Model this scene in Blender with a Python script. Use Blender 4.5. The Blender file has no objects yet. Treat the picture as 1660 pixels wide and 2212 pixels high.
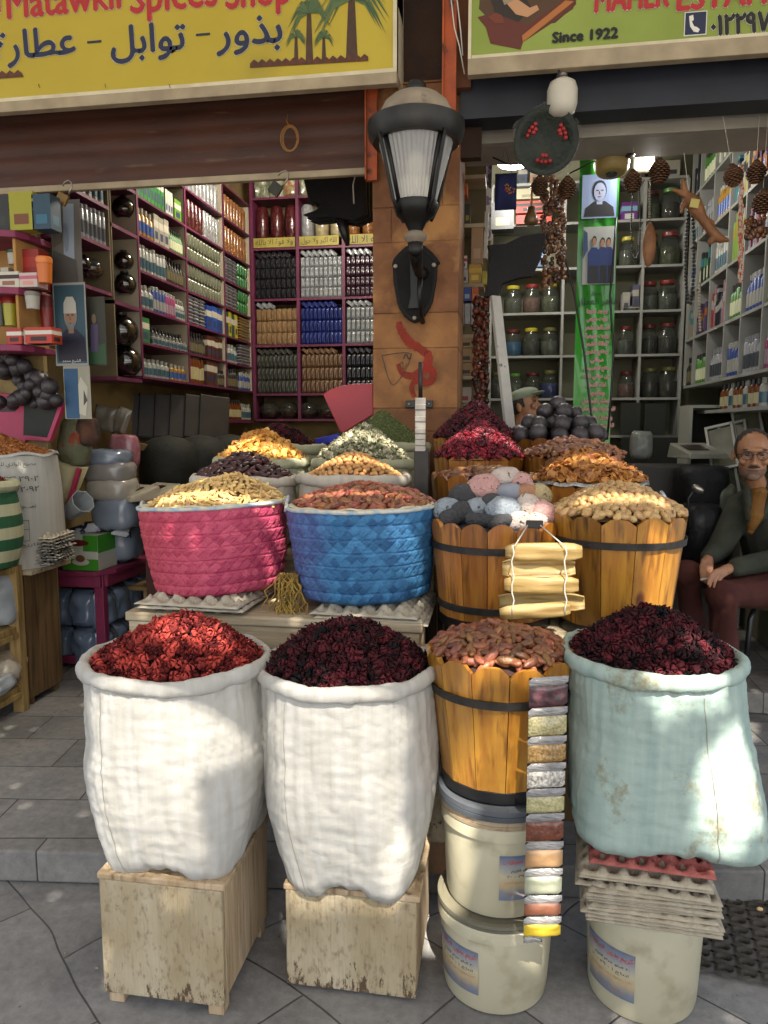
import bpy, math, random
import numpy as np
from mathutils import Vector, Matrix, Euler, noise
from math import sin, cos, pi, radians as R
random.seed(7); rng = np.random.default_rng(7)
SC = bpy.context.scene
COL = SC.collection
# ---------------------------------------------------------------- camera model
YAW, PITCH, CAMZ = R(9.2), R(6.6), 1.6
def ray(u, v):
    x = (u-830)/1600; y = -(v-1106)/1600
    f = cos(PITCH)+sin(PITCH)*y; z = -sin(PITCH)+cos(PITCH)*y
    return (x*cos(YAW)-f*sin(YAW), x*sin(YAW)+f*cos(YAW), z)
def P(u, v, Y=None, z=None, X=None):
    d = ray(u, v)
    t = Y/d[1] if Y is not None else ((z-CAMZ)/d[2] if z is not None else X/d[0])
    return Vector((d[0]*t, d[1]*t, CAMZ+d[2]*t))
# ---------------------------------------------------------------- colour / materials
def lin(h):
    h = h.lstrip('#')
    return tuple((c/12.92 if c <= .04045 else ((c+.055)/1.055)**2.4) for c in [int(h[i:i+2], 16)/255 for i in (0, 2, 4)])
MATS = {}
def mat(name, c1, c2=None, scale=6, rough=.7, bump=0, bscale=60, metal=0, stretch=(1, 1, 1), rnd=0, attr=None, spec=.5,
        coat=0, trans=0, alpha=1, emit=0, c3=None, c3scale=3, c3lo=.55, c3hi=.7, detail=4, contrast=(.35, .65), bstretch=None, huer=0, sss=0):
    if name in MATS: return MATS[name]
    m = bpy.data.materials.new(name); m.use_nodes = True; nt = m.node_tree; N = nt.nodes; L = nt.links
    b = N['Principled BSDF']
    if isinstance(c1, str): c1 = lin(c1)
    if isinstance(c2, str): c2 = lin(c2)
    if isinstance(c3, str): c3 = lin(c3)
    tc = N.new('ShaderNodeTexCoord')
    def nz(sc, st=stretch, det=detail):
        mp = N.new('ShaderNodeMapping'); mp.inputs['Scale'].default_value = st
        L.new(tc.outputs['Object'], mp.inputs[0])
        n = N.new('ShaderNodeTexNoise'); n.inputs['Scale'].default_value = sc; n.inputs['Detail'].default_value = det
        L.new(mp.outputs[0], n.inputs['Vector']); return n.outputs['Fac']
    def mixc(fac, a, bb):
        mx = N.new('ShaderNodeMix'); mx.data_type = 'RGBA'
        if isinstance(fac, float): mx.inputs[0].default_value = fac
        else: L.new(fac, mx.inputs[0])
        for i, q in ((6, a), (7, bb)):
            if isinstance(q, tuple): mx.inputs[i].default_value = (*q[:3], 1)
            else: L.new(q, mx.inputs[i])
        return mx.outputs[2]
    def ramp(fac, lo, hi):
        r = N.new('ShaderNodeMapRange'); r.inputs['From Min'].default_value = lo; r.inputs['From Max'].default_value = hi
        L.new(fac, r.inputs['Value']); return r.outputs[0]
    col = c1
    if c2 is not None:
        if attr:
            a = N.new('ShaderNodeAttribute'); a.attribute_name = attr
            col = mixc(a.outputs['Fac'], c1, c2)
        else: col = mixc(ramp(nz(scale), *contrast), c1, c2)
    if c3 is not None: col = mixc(ramp(nz(c3scale, stretch, 6), c3lo, c3hi), col, c3)
    if rnd or huer:
        oi = N.new('ShaderNodeObjectInfo'); hs = N.new('ShaderNodeHueSaturation')
        if isinstance(col, tuple): hs.inputs['Color'].default_value = (*col, 1)
        else: L.new(col, hs.inputs['Color'])
        mr = N.new('ShaderNodeMapRange'); mr.inputs['To Min'].default_value = 1-rnd; mr.inputs['To Max'].default_value = 1+rnd
        L.new(oi.outputs['Random'], mr.inputs['Value']); L.new(mr.outputs[0], hs.inputs['Value'])
        if huer:
            m2 = N.new('ShaderNodeMath'); m2.operation = 'MULTIPLY'; m2.inputs[1].default_value = 7.31; L.new(oi.outputs['Random'], m2.inputs[0])
            m3 = N.new('ShaderNodeMath'); m3.operation = 'FRACT'; L.new(m2.outputs[0], m3.inputs[0])
            m4 = N.new('ShaderNodeMapRange'); m4.inputs['To Min'].default_value = .5-huer; m4.inputs['To Max'].default_value = .5+huer
            L.new(m3.outputs[0], m4.inputs['Value']); L.new(m4.outputs[0], hs.inputs['Hue'])
        col = hs.outputs[0]
    if isinstance(col, tuple): b.inputs['Base Color'].default_value = (*col, 1)
    else: L.new(col, b.inputs['Base Color'])
    b.inputs['Roughness'].default_value = rough; b.inputs['Metallic'].default_value = metal
    b.inputs['Specular IOR Level'].default_value = spec; b.inputs['Coat Weight'].default_value = coat
    b.inputs['Transmission Weight'].default_value = trans; b.inputs['Alpha'].default_value = alpha
    if sss: b.inputs['Subsurface Weight'].default_value = sss; b.inputs['Subsurface Radius'].default_value = (.01, .004, .002)
    if emit:
        b.inputs['Emission Strength'].default_value = emit
        if isinstance(col, tuple): b.inputs['Emission Color'].default_value = (*col, 1)
    if bump:
        bp = N.new('ShaderNodeBump'); bp.inputs['Strength'].default_value = bump; bp.inputs['Distance'].default_value = .01
        L.new(nz(bscale, bstretch or stretch, 5), bp.inputs['Height']); L.new(bp.outputs[0], b.inputs['Normal'])
    MATS[name] = m; return m
# ---------------------------------------------------------------- tagging
def tag(o, label=None, cat=None, group=None, kind=None):
    if label and len(label.split()) > 16: print('LONG', len(label.split()), label)
    if label: o['label'] = label
    if cat: o['category'] = cat
    if group: o['group'] = group
    if kind: o['kind'] = kind
    return o
def thing(name, label, cat, loc=(0, 0, 0), rz=0, group=None, rot=None):
    o = bpy.data.objects.new(name, None); COL.objects.link(o); o.empty_display_size = .05
    o.location = loc; o.rotation_euler = rot or (0, 0, rz)
    return tag(o, label, cat, group)
# ---------------------------------------------------------------- mesh builder
class MB:
    def __init__(s): s.v = []; s.f = []; s.m = []; s.mi = 0; s.a = []; s.av = 0.0
    def add(s, vs, fs, M=None):
        o = len(s.v)
        if M is not None: vs = [M @ Vector(p) for p in vs]
        s.v += [tuple(p) for p in vs]; s.f += [tuple(i+o for i in f) for f in fs]
        s.m += [s.mi]*len(fs); s.a += [s.av]*len(vs); return s
    def box(s, x0, x1, y0, y1, z0, z1, M=None, c=0):
        if c:
            return s.prism([(x0+c, y0), (x1-c, y0), (x1, y0+c), (x1, y1-c), (x1-c, y1), (x0+c, y1), (x0, y1-c), (x0, y0+c)], z0, z1, M)
        return s.add([(x0, y0, z0), (x1, y0, z0), (x1, y1, z0), (x0, y1, z0), (x0, y0, z1), (x1, y0, z1), (x1, y1, z1), (x0, y1, z1)],
              [(0, 3, 2, 1), (4, 5, 6, 7), (0, 1, 5, 4), (1, 2, 6, 5), (2, 3, 7, 6), (3, 0, 4, 7)], M)
    def cb(s, c, d, M=None):
        return s.box(c[0]-d[0]/2, c[0]+d[0]/2, c[1]-d[1]/2, c[1]+d[1]/2, c[2]-d[2]/2, c[2]+d[2]/2, M)
    def prism(s, poly, z0, z1, M=None):   # polygon in xy, extruded z (counter-clockwise)
        n = len(poly)
        a = sum(poly[i][0]*poly[(i+1) % n][1]-poly[(i+1) % n][0]*poly[i][1] for i in range(n))
        if a < 0: poly = poly[::-1]
        v = [(x, y, z0) for x, y in poly]+[(x, y, z1) for x, y in poly]
        f = [tuple(range(n-1, -1, -1)), tuple(range(n, 2*n))]+[(i, (i+1) % n, (i+1) % n+n, i+n) for i in range(n)]
        return s.add(v, f, M)
    def xz(s, poly, y0, y1, M=None):      # polygon in xz, thickness along y (y0 front)
        n = len(poly)
        a = sum(poly[i][0]*poly[(i+1) % n][1]-poly[(i+1) % n][0]*poly[i][1] for i in range(n))
        if a < 0: poly = poly[::-1]
        v = [(x, y0, z) for x, z in poly]+[(x, y1, z) for x, z in poly]
        f = [tuple(range(n)), tuple(range(2*n-1, n-1, -1))]+[(i, i+n, (i+1) % n+n, (i+1) % n) for i in range(n)]
        return s.add(v, f, M)
    def tube(s, pts, r, n=8, cap=True):
        pts = [Vector(p) for p in pts]; k = len(pts); vs = []; fs = []
        rs = r if isinstance(r, (list, tuple)) else [r]*k
        up = None
        for i, p in enumerate(pts):
            t = (pts[min(i+1, k-1)]-pts[max(i-1, 0)]).normalized()
            if up is None: up = t.orthogonal().normalized()
            up = (up-t*up.dot(t)); up = up.normalized() if up.length > 1e-6 else t.orthogonal().normalized()
            w = t.cross(up)
            vs += [p+(up*cos(2*pi*j/n)+w*sin(2*pi*j/n))*rs[i] for j in range(n)]
        for i in range(k-1):
            for j in range(n):
                a = i*n+j; b = i*n+(j+1) % n; fs.append((a, b, b+n, a+n))
        if cap: fs += [tuple(range(n-1, -1, -1)), tuple(range((k-1)*n, k*n))]
        return s.add(vs, fs)
    def lathe(s, prof, n=32, c=(0, 0), M=None, sup=2, cap=True, fn=None):
        vs = []; fs = []; k = len(prof)
        for i, (r, z) in enumerate(prof):
            for j in range(n):
                a = 2*pi*j/n
                rr, zz = (r, z) if fn is None else fn(r, z, a, i)
                vs.append((c[0]+rr*cos(a), c[1]+rr*sin(a), zz))
        for i in range(k-1):
            for j in range(n):
                a = i*n+j; b = i*n+(j+1) % n; fs.append((a, b, b+n, a+n))
        if cap:
            if prof[0][0] > 1e-5: fs.append(tuple(range(n-1, -1, -1)))
            if prof[-1][0] > 1e-5: fs.append(tuple(range((k-1)*n, k*n)))
        return s.add(vs, fs, M)
    def ell(s, c, r, n=12, k=8, M=None, fn=None):
        vs = []; fs = []
        for i in range(k+1):
            t = pi*i/k-pi/2
            for j in range(n):
                a = 2*pi*j/n; d = Vector((cos(t)*cos(a), cos(t)*sin(a), sin(t)))
                q = 1 if fn is None else fn(d)
                vs.append((c[0]+r[0]*d.x*q, c[1]+r[1]*d.y*q, c[2]+r[2]*d.z*q))
        for i in range(k):
            for j in range(n):
                a = i*n+j; b = i*n+(j+1) % n; fs.append((a, b, b+n, a+n))
        return s.add(vs, fs, M)
    def build(s, name, mats, parent=None, smooth=False, bevel=0, loc=None, rot=None, auto=None):
        me = bpy.data.meshes.new(name); me.from_pydata(s.v, [], s.f)
        if not isinstance(mats, (list, tuple)): mats = [mats]
        for m in mats: me.materials.append(m)
        if len(mats) > 1: me.polygons.foreach_set('material_index', s.m)
        if any(s.a):
            at = me.attributes.new('rnd', 'FLOAT', 'POINT'); at.data.foreach_set('value', s.a)
        if smooth: me.polygons.foreach_set('use_smooth', [True]*len(me.polygons))
        me.validate(); me.update()
        o = bpy.data.objects.new(name, me); COL.objects.link(o)
        if smooth and auto:
            me.set_sharp_from_angle(angle=R(auto))
        if parent: o.parent = parent
        if loc is not None: o.location = loc
        if rot is not None: o.rotation_euler = rot
        if bevel:
            b = o.modifiers.new('bevel', 'BEVEL'); b.width = bevel; b.segments = 2; b.limit_method = 'ANGLE'
        return o
def copyof(o, loc=None, rot=None, label=None, group=None, scale=None, parent=None):
    c = o.copy(); COL.objects.link(c)
    if parent: c.parent = parent
    if loc is not None: c.location = loc
    if rot is not None: c.rotation_euler = rot
    if scale is not None: c.scale = scale if hasattr(scale, '__len__') else (scale,)*3
    if label: c['label'] = label
    if group: c['group'] = group
    return c
def tree(o, loc=None, rot=None, label=None, group=None, scale=None):
    c = copyof(o, loc, rot, label, group, scale)
    for ch in list(o.children):
        k = copyof(ch, parent=c)
        for g in list(ch.children): copyof(g, parent=k)
    return c
def nz3(x, y, z, s=1): return noise.noise(Vector((x*s, y*s, z*s)))
# numpy scatter of many small pieces into ONE mesh ("stuff")
def scatter_mesh(name, inst, variants, m, smooth=False):
    """inst: list of (pos, 3x3 matrix, scale, variant, value)"""
    V = []; F = []; A = []; off = 0
    va = [(np.array(v, float), [tuple(f) for f in fs]) for v, fs in variants]
    for p, Mx, s_, k, val in inst:
        v, fs = va[k]
        V.append((v*s_) @ np.array(Mx).T + np.array(p)); A.append(np.full(len(v), val))
        F += [tuple(i+off for i in f) for f in fs]; off += len(v)
    V = np.concatenate(V); A = np.concatenate(A)
    me = bpy.data.meshes.new(name); me.from_pydata(V.tolist(), [], F)
    me.materials.append(m); at = me.attributes.new('rnd', 'FLOAT', 'POINT'); at.data.foreach_set('value', A.astype(np.float32))
    if smooth: me.polygons.foreach_set('use_smooth', [True]*len(me.polygons))
    o = bpy.data.objects.new(name, me); COL.objects.link(o); return o
def heap_fn(c, rx, ry, z0, h, ex=1.3, peak=(0, 0)):
    def f(x, y):
        q = math.hypot((x-c[0])/rx, (y-c[1])/ry)
        px = c[0]+peak[0]*(1-q); py = c[1]+peak[1]*(1-q)
        q = min(1, math.hypot((x-px)/rx, (y-py)/ry))
        n = .012*nz3(x, y, 1.7, 14)
        return z0+h*(1-q**ex)*(1 if q < 1 else 0)+n*min(1, 3*(1-q))
    return f
def heap_pts(c, rx, ry, f, sp, jit=.3):
    out = []; j = 0; y = -ry
    while y <= ry:
        x = -rx+(sp/2 if j % 2 else 0)
        while x <= rx:
            X = x+random.uniform(-jit, jit)*sp; Y_ = y+random.uniform(-jit, jit)*sp
            if (X/rx)**2+(Y_/ry)**2 < .97:
                X += c[0]; Y_ += c[1]; e = .004
                n = Vector((f(X-e, Y_)-f(X+e, Y_), f(X, Y_-e)-f(X, Y_+e), 2*e)).normalized()
                out.append((Vector((X, Y_, f(X, Y_))), n))
            x += sp
        y += sp*.866; j += 1
    return out
def heap_core(name, c, rx, ry, f, m, n=40, sink=.006):
    b = MB(); k = 14; vs = [(c[0], c[1], f(c[0], c[1])-sink)]; fs = []
    for i in range(1, k+1):
        for j in range(n):
            a = 2*pi*j/n; x = c[0]+rx*i/k*cos(a); y = c[1]+ry*i/k*sin(a); vs.append((x, y, f(x, y)-sink))
    for j in range(n): fs.append((0, 1+j, 1+(j+1) % n))
    for i in range(k-1):
        for j in range(n):
            a = 1+i*n+j; d = 1+i*n+(j+1) % n; fs.append((a, a+n, d+n, d))
    b.add(vs, fs); return b.build(name, m, smooth=True)
def nrot(n, tilt=.5, flat=True):
    q = Vector((0, 0, 1)).rotation_difference(n).to_matrix()
    return q @ Euler((random.uniform(-tilt, tilt), random.uniform(-tilt, tilt), random.uniform(0, 2*pi))).to_matrix()
# piece shapes --------------------------------------------------------------
def calyx(seed, n=5):
    """crumpled dried calyx: a swollen base and five curled fleshy lobes"""
    r = random.Random(seed); vs = []; fs = []; tw = r.uniform(-.5, .5)
    for k in range(n):
        a = 2*pi*k/n+r.uniform(-.2, .2); o = len(vs); lean = r.uniform(-.35, .22); ln = r.uniform(.7, 1.05); cu = r.uniform(-.9, .5); wd = r.uniform(.8, 1.1)
        prof = [(.30, -.30, .50), (.68, .02, .62), (.72+lean*.5, .42*ln, .52), (.55+lean, .80*ln, .34), (.38+lean+cu*.35, 1.02*ln, .14)]
        for (rad, z, w) in prof:
            aa = a+tw*max(0, z); w *= wd
            vs += [(rad*cos(aa-w), rad*sin(aa-w), z-.03), ((rad+.12)*cos(aa), (rad+.12)*sin(aa), z+r.uniform(-.05, .05)), (rad*cos(aa+w), rad*sin(aa+w), z-.03)]
        for i in range(4): q = o+i*3; fs += [(q, q+1, q+4, q+3), (q+1, q+2, q+5, q+4)]
    o = len(vs); vs += [(0, 0, -.5), (0, 0, .45)]+[(.33*cos(2*pi*k/6), .33*sin(2*pi*k/6), -.1) for k in range(6)]
    for k in range(6): fs += [(o, o+2+(k+1) % 6, o+2+k), (o+1, o+2+k, o+2+(k+1) % 6)]
    return vs, fs
def nut(a=1, b=.6, c=.55, n=8, k=6, bumpy=.08, seed=0, bend=0, taper=0, ridge=0):
    m = MB(); m.ell((0, 0, 0), (1, 1, 1), n, k)
    out = []
    for x, y, z in m.v:
        # long axis x : swap z->x
        lx, ly, lz = z, y, x
        q = 1+bumpy*nz3(x+seed*3.1, y, z, 2.2)*2+ridge*cos(5*math.atan2(y, x))*(1-abs(z))
        tp = 1-taper*lx
        out.append((a*lx, b*ly*q*tp, c*lz*q*tp+bend*(lx*lx-.3)))
    return out, m.f
def slicep(seed, curl=.5):
    r = random.Random(seed); n = 9; vs = [(0, 0, 0)]; fs = []
    ph = r.uniform(0, 6)
    for ring, rad in ((0, .55), (1, 1)):
        for k in range(n):
            a = 2*pi*k/n; rr = rad*(1+r.uniform(-.12, .12)); vs.append((rr*cos(a), rr*sin(a)*.8, curl*rr*rr*(.35+.5*cos(2*a+ph))+r.uniform(-.06, .06)))
    for k in range(n): fs.append((0, 1+k, 1+(k+1) % n))
    for k in range(n): fs.append((1+k, 1+n+k, 1+n+(k+1) % n, 1+(k+1) % n))
    # thickness
    m = len(vs); vs += [(x*.96, y*.96, z-.16) for x, y, z in vs]; fs += [tuple(i+m for i in f[::-1]) for f in list(fs)]
    fs += [(1+n+k, 1+n+k+m, 1+n+(k+1) % n+m, 1+n+(k+1) % n) for k in range(n)]
    return vs, fs
def heap_stuff(name, c, rx, ry, z0, h, sp, size, variants, m, label, cat, ex=1.3, peak=(0, 0), layers=1, tilt=.7, core=None, smooth=False, lift=.25):
    f = heap_fn(c, rx, ry, z0, h, ex, peak); inst = []
    for ly in range(layers):
        for p, n in heap_pts(c, rx, ry, f, sp, .45):
            s_ = size*random.uniform(.7, 1.25)
            inst.append((p+n*s_*(lift+.3*ly), nrot(n, tilt), s_, random.randrange(len(variants)), min(1, max(0, random.random()**1.5+.3*nz3(p.x, p.y, 1, 16)))))
    o = scatter_mesh(name, inst, variants, m, smooth)
    # join the smooth core under the pieces into the same object
    k = heap_core(name+'_c', c, rx, ry, f, core or m)
    b = MB(); me = k.data; n0 = len(o.data.vertices)
    V = [v.co[:] for v in o.data.vertices]+[v.co[:] for v in me.vertices]
    F = [tuple(p.vertices) for p in o.data.polygons]+[tuple(i+n0 for i in p.vertices) for p in me.polygons]
    nf = len(o.data.polygons); A = [d.value for d in o.data.attributes['rnd'].data]+[.1]*len(me.vertices)
    nm = bpy.data.meshes.new(name); nm.from_pydata(V, [], F); nm.materials.append(m); nm.materials.append(core or m)
    nm.polygons.foreach_set('material_index', [0]*nf+[1]*(len(F)-nf))
    at = nm.attributes.new('rnd', 'FLOAT', 'POINT'); at.data.foreach_set('value', A)
    nm.polygons.foreach_set('use_smooth', [smooth]*len(F))
    o.data = nm; bpy.data.objects.remove(k)
    return tag(o, label, cat, None, 'stuff'), f
def heap_items(name, c, rx, ry, z0, h, sp, size, variants, ms, label, cat, group, core, ex=1.3, peak=(0, 0), tilt=.45, layers=1, lift=.45, corelabel=None, sizer=(.8, 1.15), jit=.3, limit=100):
    """the pieces that show largest become objects, the ones under and behind them one 'stuff' mesh with the core"""
    f = heap_fn(c, rx, ry, z0, h, ex, peak); cand = []; rest = []; cp = Vector((0, 0, CAMZ))
    for ly in range(layers):
        for p, n in heap_pts(c, rx, ry, f, sp, jit):
            s_ = random.uniform(*sizer); q = p+n*size*(lift+.7*ly)*.6; r_ = nrot(n, tilt); k = random.randrange(len(variants))
            vis = n.dot((cp-q).normalized())
            (cand if ly == layers-1 and vis > .12 else rest).append(((q-cp).length-vis*.15, q, r_, s_, k))
    cand.sort(key=lambda t: t[0]); rest += cand[limit:]; cand = cand[:limit]
    core_o = heap_core(name+'_heap', c, rx, ry, f, core, sink=size*.35)
    if rest:
        so_ = scatter_mesh(name+'_heap', [(q, r_, s_*size, k, 0) for _, q, r_, s_, k in rest], variants, ms, True); me = core_o.data
        V = [v.co[:] for v in so_.data.vertices]; n0 = len(V); V += [v.co[:] for v in me.vertices]
        F = [tuple(p.vertices) for p in so_.data.polygons]; nf = len(F); F += [tuple(i+n0 for i in p.vertices) for p in me.polygons]
        nm = bpy.data.meshes.new(name+'_heap'); nm.from_pydata(V, [], F); nm.materials.append(ms); nm.materials.append(core)
        nm.polygons.foreach_set('material_index', [0]*nf+[1]*(len(F)-nf)); nm.polygons.foreach_set('use_smooth', [True]*len(F))
        so_.data = nm; bpy.data.objects.remove(core_o); core_o = so_
    tag(core_o, corelabel, 'heap', None, 'stuff')
    meshes = []
    for i, (v, fs) in enumerate(variants):
        me = bpy.data.meshes.new(name); me.from_pydata([tuple(q*size for q in p) for p in v], [], fs); me.materials.append(ms)
        me.polygons.foreach_set('use_smooth', [True]*len(fs)); meshes.append(me)
    for _, q, r_, s_, k in cand:
        o = bpy.data.objects.new(name, meshes[k]); COL.objects.link(o); o.location = q; o.scale = (s_, s_, s_)
        o.rotation_euler = r_.to_euler(); tag(o, label, cat, group)
    return f
# ---------------------------------------------------------------- camera, world, sun
cam = bpy.data.cameras.new('camera'); co = bpy.data.objects.new('camera', cam); COL.objects.link(co)
co.location = (0, 0, CAMZ); co.rotation_euler = (R(90)-PITCH, 0, YAW)
cam.sensor_fit = 'VERTICAL'; cam.sensor_height = 36; cam.lens = 36*1600/2212; cam.clip_end = 200; cam.clip_start = .05
SC.camera = co
W = bpy.data.worlds.new('World'); SC.world = W; W.use_nodes = True
SUN_EL, SUN_AZ = R(54), R(165)     # azimuth measured clockwise from +Y : sun stands behind the camera, a little to its right
TRL = .22
sk = W.node_tree.nodes.new('ShaderNodeTexSky'); sk.sky_type = 'NISHITA'; sk.sun_disc = False
sk.sun_elevation = SUN_EL; sk.sun_rotation = SUN_AZ; sk.air_density = 1; sk.dust_density = 3
W.node_tree.links.new(sk.outputs[0], W.node_tree.nodes['Background'].inputs[0])
W.node_tree.nodes['Background'].inputs[1].default_value = .12
sl = bpy.data.lights.new('sun', 'SUN'); sl.energy = 5; sl.angle = R(.5); sl.color = (1, .93, .82)
so = bpy.data.objects.new('sun', sl); COL.objects.link(so)
SD = Vector((sin(SUN_AZ)*cos(SUN_EL), cos(SUN_AZ)*cos(SUN_EL), sin(SUN_EL)))   # towards the sun
so.rotation_euler = SD.to_track_quat('Z', 'Y').to_euler(); so.location = SD*20
SC.view_settings.view_transform = 'Standard'; SC.view_settings.look = 'None'; SC.view_settings.exposure = 1.72
SC.view_settings.gamma = 1
SC.cycles.max_bounces = 8; SC.cycles.transparent_max_bounces = 12
# ---------------------------------------------------------------- ground
def paving(name, c1, c2, mort, sx, sy, rot=0, bump=.5, c3='#6b6258', seed=0, wob=.03):
    m = mat(name, c1, c2, scale=3, rough=.75); nt = m.node_tree; N = nt.nodes; L = nt.links; b = N['Principled BSDF']
    tc = N.new('ShaderNodeTexCoord'); mp = N.new('ShaderNodeMapping'); mp.inputs['Rotation'].default_value = (0, 0, rot)
    nn = N.new('ShaderNodeTexNoise'); nn.inputs['Scale'].default_value = 1.2; L.new(tc.outputs['Object'], nn.inputs['Vector'])
    va = N.new('ShaderNodeVectorMath'); va.operation = 'MULTIPLY_ADD'; va.inputs[1].default_value = (wob*4,)*3
    L.new(nn.outputs['Color'], va.inputs[0]); L.new(tc.outputs['Object'], va.inputs[2]); L.new(va.outputs[0], mp.inputs[0])
    br = N.new('ShaderNodeTexBrick'); br.inputs['Scale'].default_value = 1; br.inputs['Brick Width'].default_value = sx; br.inputs['Row Height'].default_value = sy
    br.inputs['Mortar Size'].default_value = .0035; br.inputs['Mortar Smooth'].default_value = .4; L.new(mp.outputs[0], br.inputs['Vector'])
    br.inputs['Color1'].default_value = (.3, .3, .3, 1); br.inputs['Color2'].default_value = (.7, .7, .7, 1); br.inputs['Mortar'].default_value = (0, 0, 0, 1)
    base = b.inputs['Base Color'].links[0].from_socket
    mx = N.new('ShaderNodeMix'); mx.data_type = 'RGBA'; mx.blend_type = 'OVERLAY'; mx.inputs[0].default_value = .45; L.new(base, mx.inputs[6]); L.new(br.outputs['Color'], mx.inputs[7])
    n2 = N.new('ShaderNodeTexNoise'); n2.inputs['Scale'].default_value = 25; n2.inputs['Detail'].default_value = 8; n2.inputs['Roughness'].default_value = .7; L.new(tc.outputs['Object'], n2.inputs['Vector'])
    r2 = N.new('ShaderNodeMapRange'); r2.inputs['From Min'].default_value = .3; r2.inputs['From Max'].default_value = .75; r2.inputs['To Min'].default_value = .7; r2.inputs['To Max'].default_value = 1.25; L.new(n2.outputs['Fac'], r2.inputs['Value'])
    m3 = N.new('ShaderNodeMix'); m3.data_type = 'RGBA'; L.new(br.outputs['Fac'], m3.inputs[0]); L.new(mx.outputs[2], m3.inputs[6]); m3.inputs[7].default_value = (*lin(mort), 1)
    m4 = N.new('ShaderNodeMix'); m4.data_type = 'RGBA'; m4.blend_type = 'MULTIPLY'; m4.inputs[0].default_value = 1; L.new(m3.outputs[2], m4.inputs[6]); L.new(r2.outputs[0], m4.inputs[7])
    L.new(m4.outputs[2], b.inputs['Base Color'])
    bp = N.new('ShaderNodeBump'); bp.inputs['Strength'].default_value = bump; bp.inputs['Distance'].default_value = .006
    ad = N.new('ShaderNodeMath'); ad.operation = 'MULTIPLY_ADD'; ad.inputs[1].default_value = -1.5; L.new(br.outputs['Fac'], ad.inputs[0]); L.new(n2.outputs['Fac'], ad.inputs[2])
    L.new(ad.outputs[0], bp.inputs['Height']); L.new(bp.outputs[0], b.inputs['Normal'])
    return m
g_street = paving('street_stone', '#7c7a77', '#8f8c88', '#4a4744', .62, .42, R(38), wob=.05)
g_plat = paving('platform_stone', '#6a6865', '#7f7c77', '#3a3835', .5, .28, R(-8), wob=.01)
g_shop = paving('shop_tiles', '#7a7670', '#8b8780', '#4a4743', .4, .4, 0)
MB().add([(-40, -40, 0), (40, -40, 0), (40, 40, 0), (-40, 40, 0)], [(0, 1, 2, 3)]).build('street', g_street)['kind'] = 'structure'
b = MB(); b.prism([(-6, 1.80), (-1.73, 2.20), (.9, 2.50), (6, 2.9), (6, 8), (-6, 8)], .004, .12); o = b.build('pavement', g_plat, bevel=.008); o['kind'] = 'structure'
MB().box(-.2, 6, 3.95, 8, .124, .235).build('shop_floor', g_shop, bevel=.004)['kind'] = 'structure'
# ---------------------------------------------------------------- wood materials
def woodmat(name, c1, c2, c3, ax='z', grain=26, rough=.55, coat=0, rndv=.0, bump=.25, attr=False, knots=False):
    st = {'z': (1, 1, .07), 'x': (.07, 1, 1), 'y': (1, .07, 1)}[ax]
    m = mat(name, c1, c2, scale=grain, stretch=st, rough=rough, bump=bump, bscale=grain*3, coat=coat, c3=c3, c3scale=grain*1.9, c3lo=.53, c3hi=.72, rnd=rndv, detail=6, contrast=(.38, .62))
    if attr:
        nt = m.node_tree; N = nt.nodes; L = nt.links; bb = N['Principled BSDF']; base = bb.inputs['Base Color'].links[0].from_socket
        a = N.new('ShaderNodeAttribute'); a.attribute_name = 'rnd'; mr = N.new('ShaderNodeMapRange'); mr.inputs['To Min'].default_value = .55; mr.inputs['To Max'].default_value = 1.5
        L.new(a.outputs['Fac'], mr.inputs['Value'])
        mx = N.new('ShaderNodeMix'); mx.data_type = 'RGBA'; mx.blend_type = 'MULTIPLY'; mx.inputs[0].default_value = 1; L.new(base, mx.inputs[6]); L.new(mr.outputs[0], mx.inputs[7])
        # knots
        tc = N.new('ShaderNodeTexCoord'); mp = N.new('ShaderNodeMapping'); mp.inputs['Scale'].default_value = (1, 1, .55); L.new(tc.outputs['Object'], mp.inputs[0])
        vo = N.new('ShaderNodeTexVoronoi'); vo.inputs['Scale'].default_value = 5; L.new(mp.outputs[0], vo.inputs['Vector'])
        kr = N.new('ShaderNodeMapRange'); kr.inputs['From Min'].default_value = .06; kr.inputs['From Max'].default_value = .11; L.new(vo.outputs['Distance'], kr.inputs['Value'])
        m2 = N.new('ShaderNodeMix'); m2.data_type = 'RGBA'; L.new(kr.outputs[0], m2.inputs[0]); m2.inputs[6].default_value = (*lin('#5a2c10'), 1); L.new(mx.outputs[2], m2.inputs[7])
        L.new(m2.outputs[2], bb.inputs['Base Color'])
    return m
w_barrel = woodmat('varnished_pine', '#a06a26', '#874e1a', '#532c10', 'z', 30, .34, .5, attr=True, bump=.25)
w_barrely = woodmat('varnished_yellow_pine', '#a07228', '#8a5a1e', '#5c3814', 'z', 30, .34, .5, attr=True, bump=.25)
w_old = woodmat('weathered_wood', '#b9a283', '#a68e6d', '#7c6649', 'z', 30, .85, bump=.5)
w_oldx = woodmat('weathered_plank', '#b5a68c', '#9c8a6c', '#6f5d45', 'x', 30, .85, bump=.5)
w_brown = woodmat('brown_cupboard_wood', '#6b5230', '#5a4326', '#3c2b18', 'z', 22, .7, bump=.3)
w_dark = woodmat('dark_desk_wood', '#4a2216', '#3c1a11', '#24100a', 'x', 20, .5, bump=.2)
w_pinkm = mat('pink_painted_wood', '#862c4e', '#702443', scale=5, rough=.55, bump=.15)
w_shelf = mat('pink_shelf_board', '#6b2a4a', '#56223c', scale=5, rough=.5)
w_rack = woodmat('pale_rack_wood', '#a58a55', '#8f7444', '#6b5430', 'z', 24, .75, bump=.3)
m_hoop = mat('black_iron_hoop', '#1c1b1a', '#37332f', scale=18, rough=.55, metal=.3, bump=.15)
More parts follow.
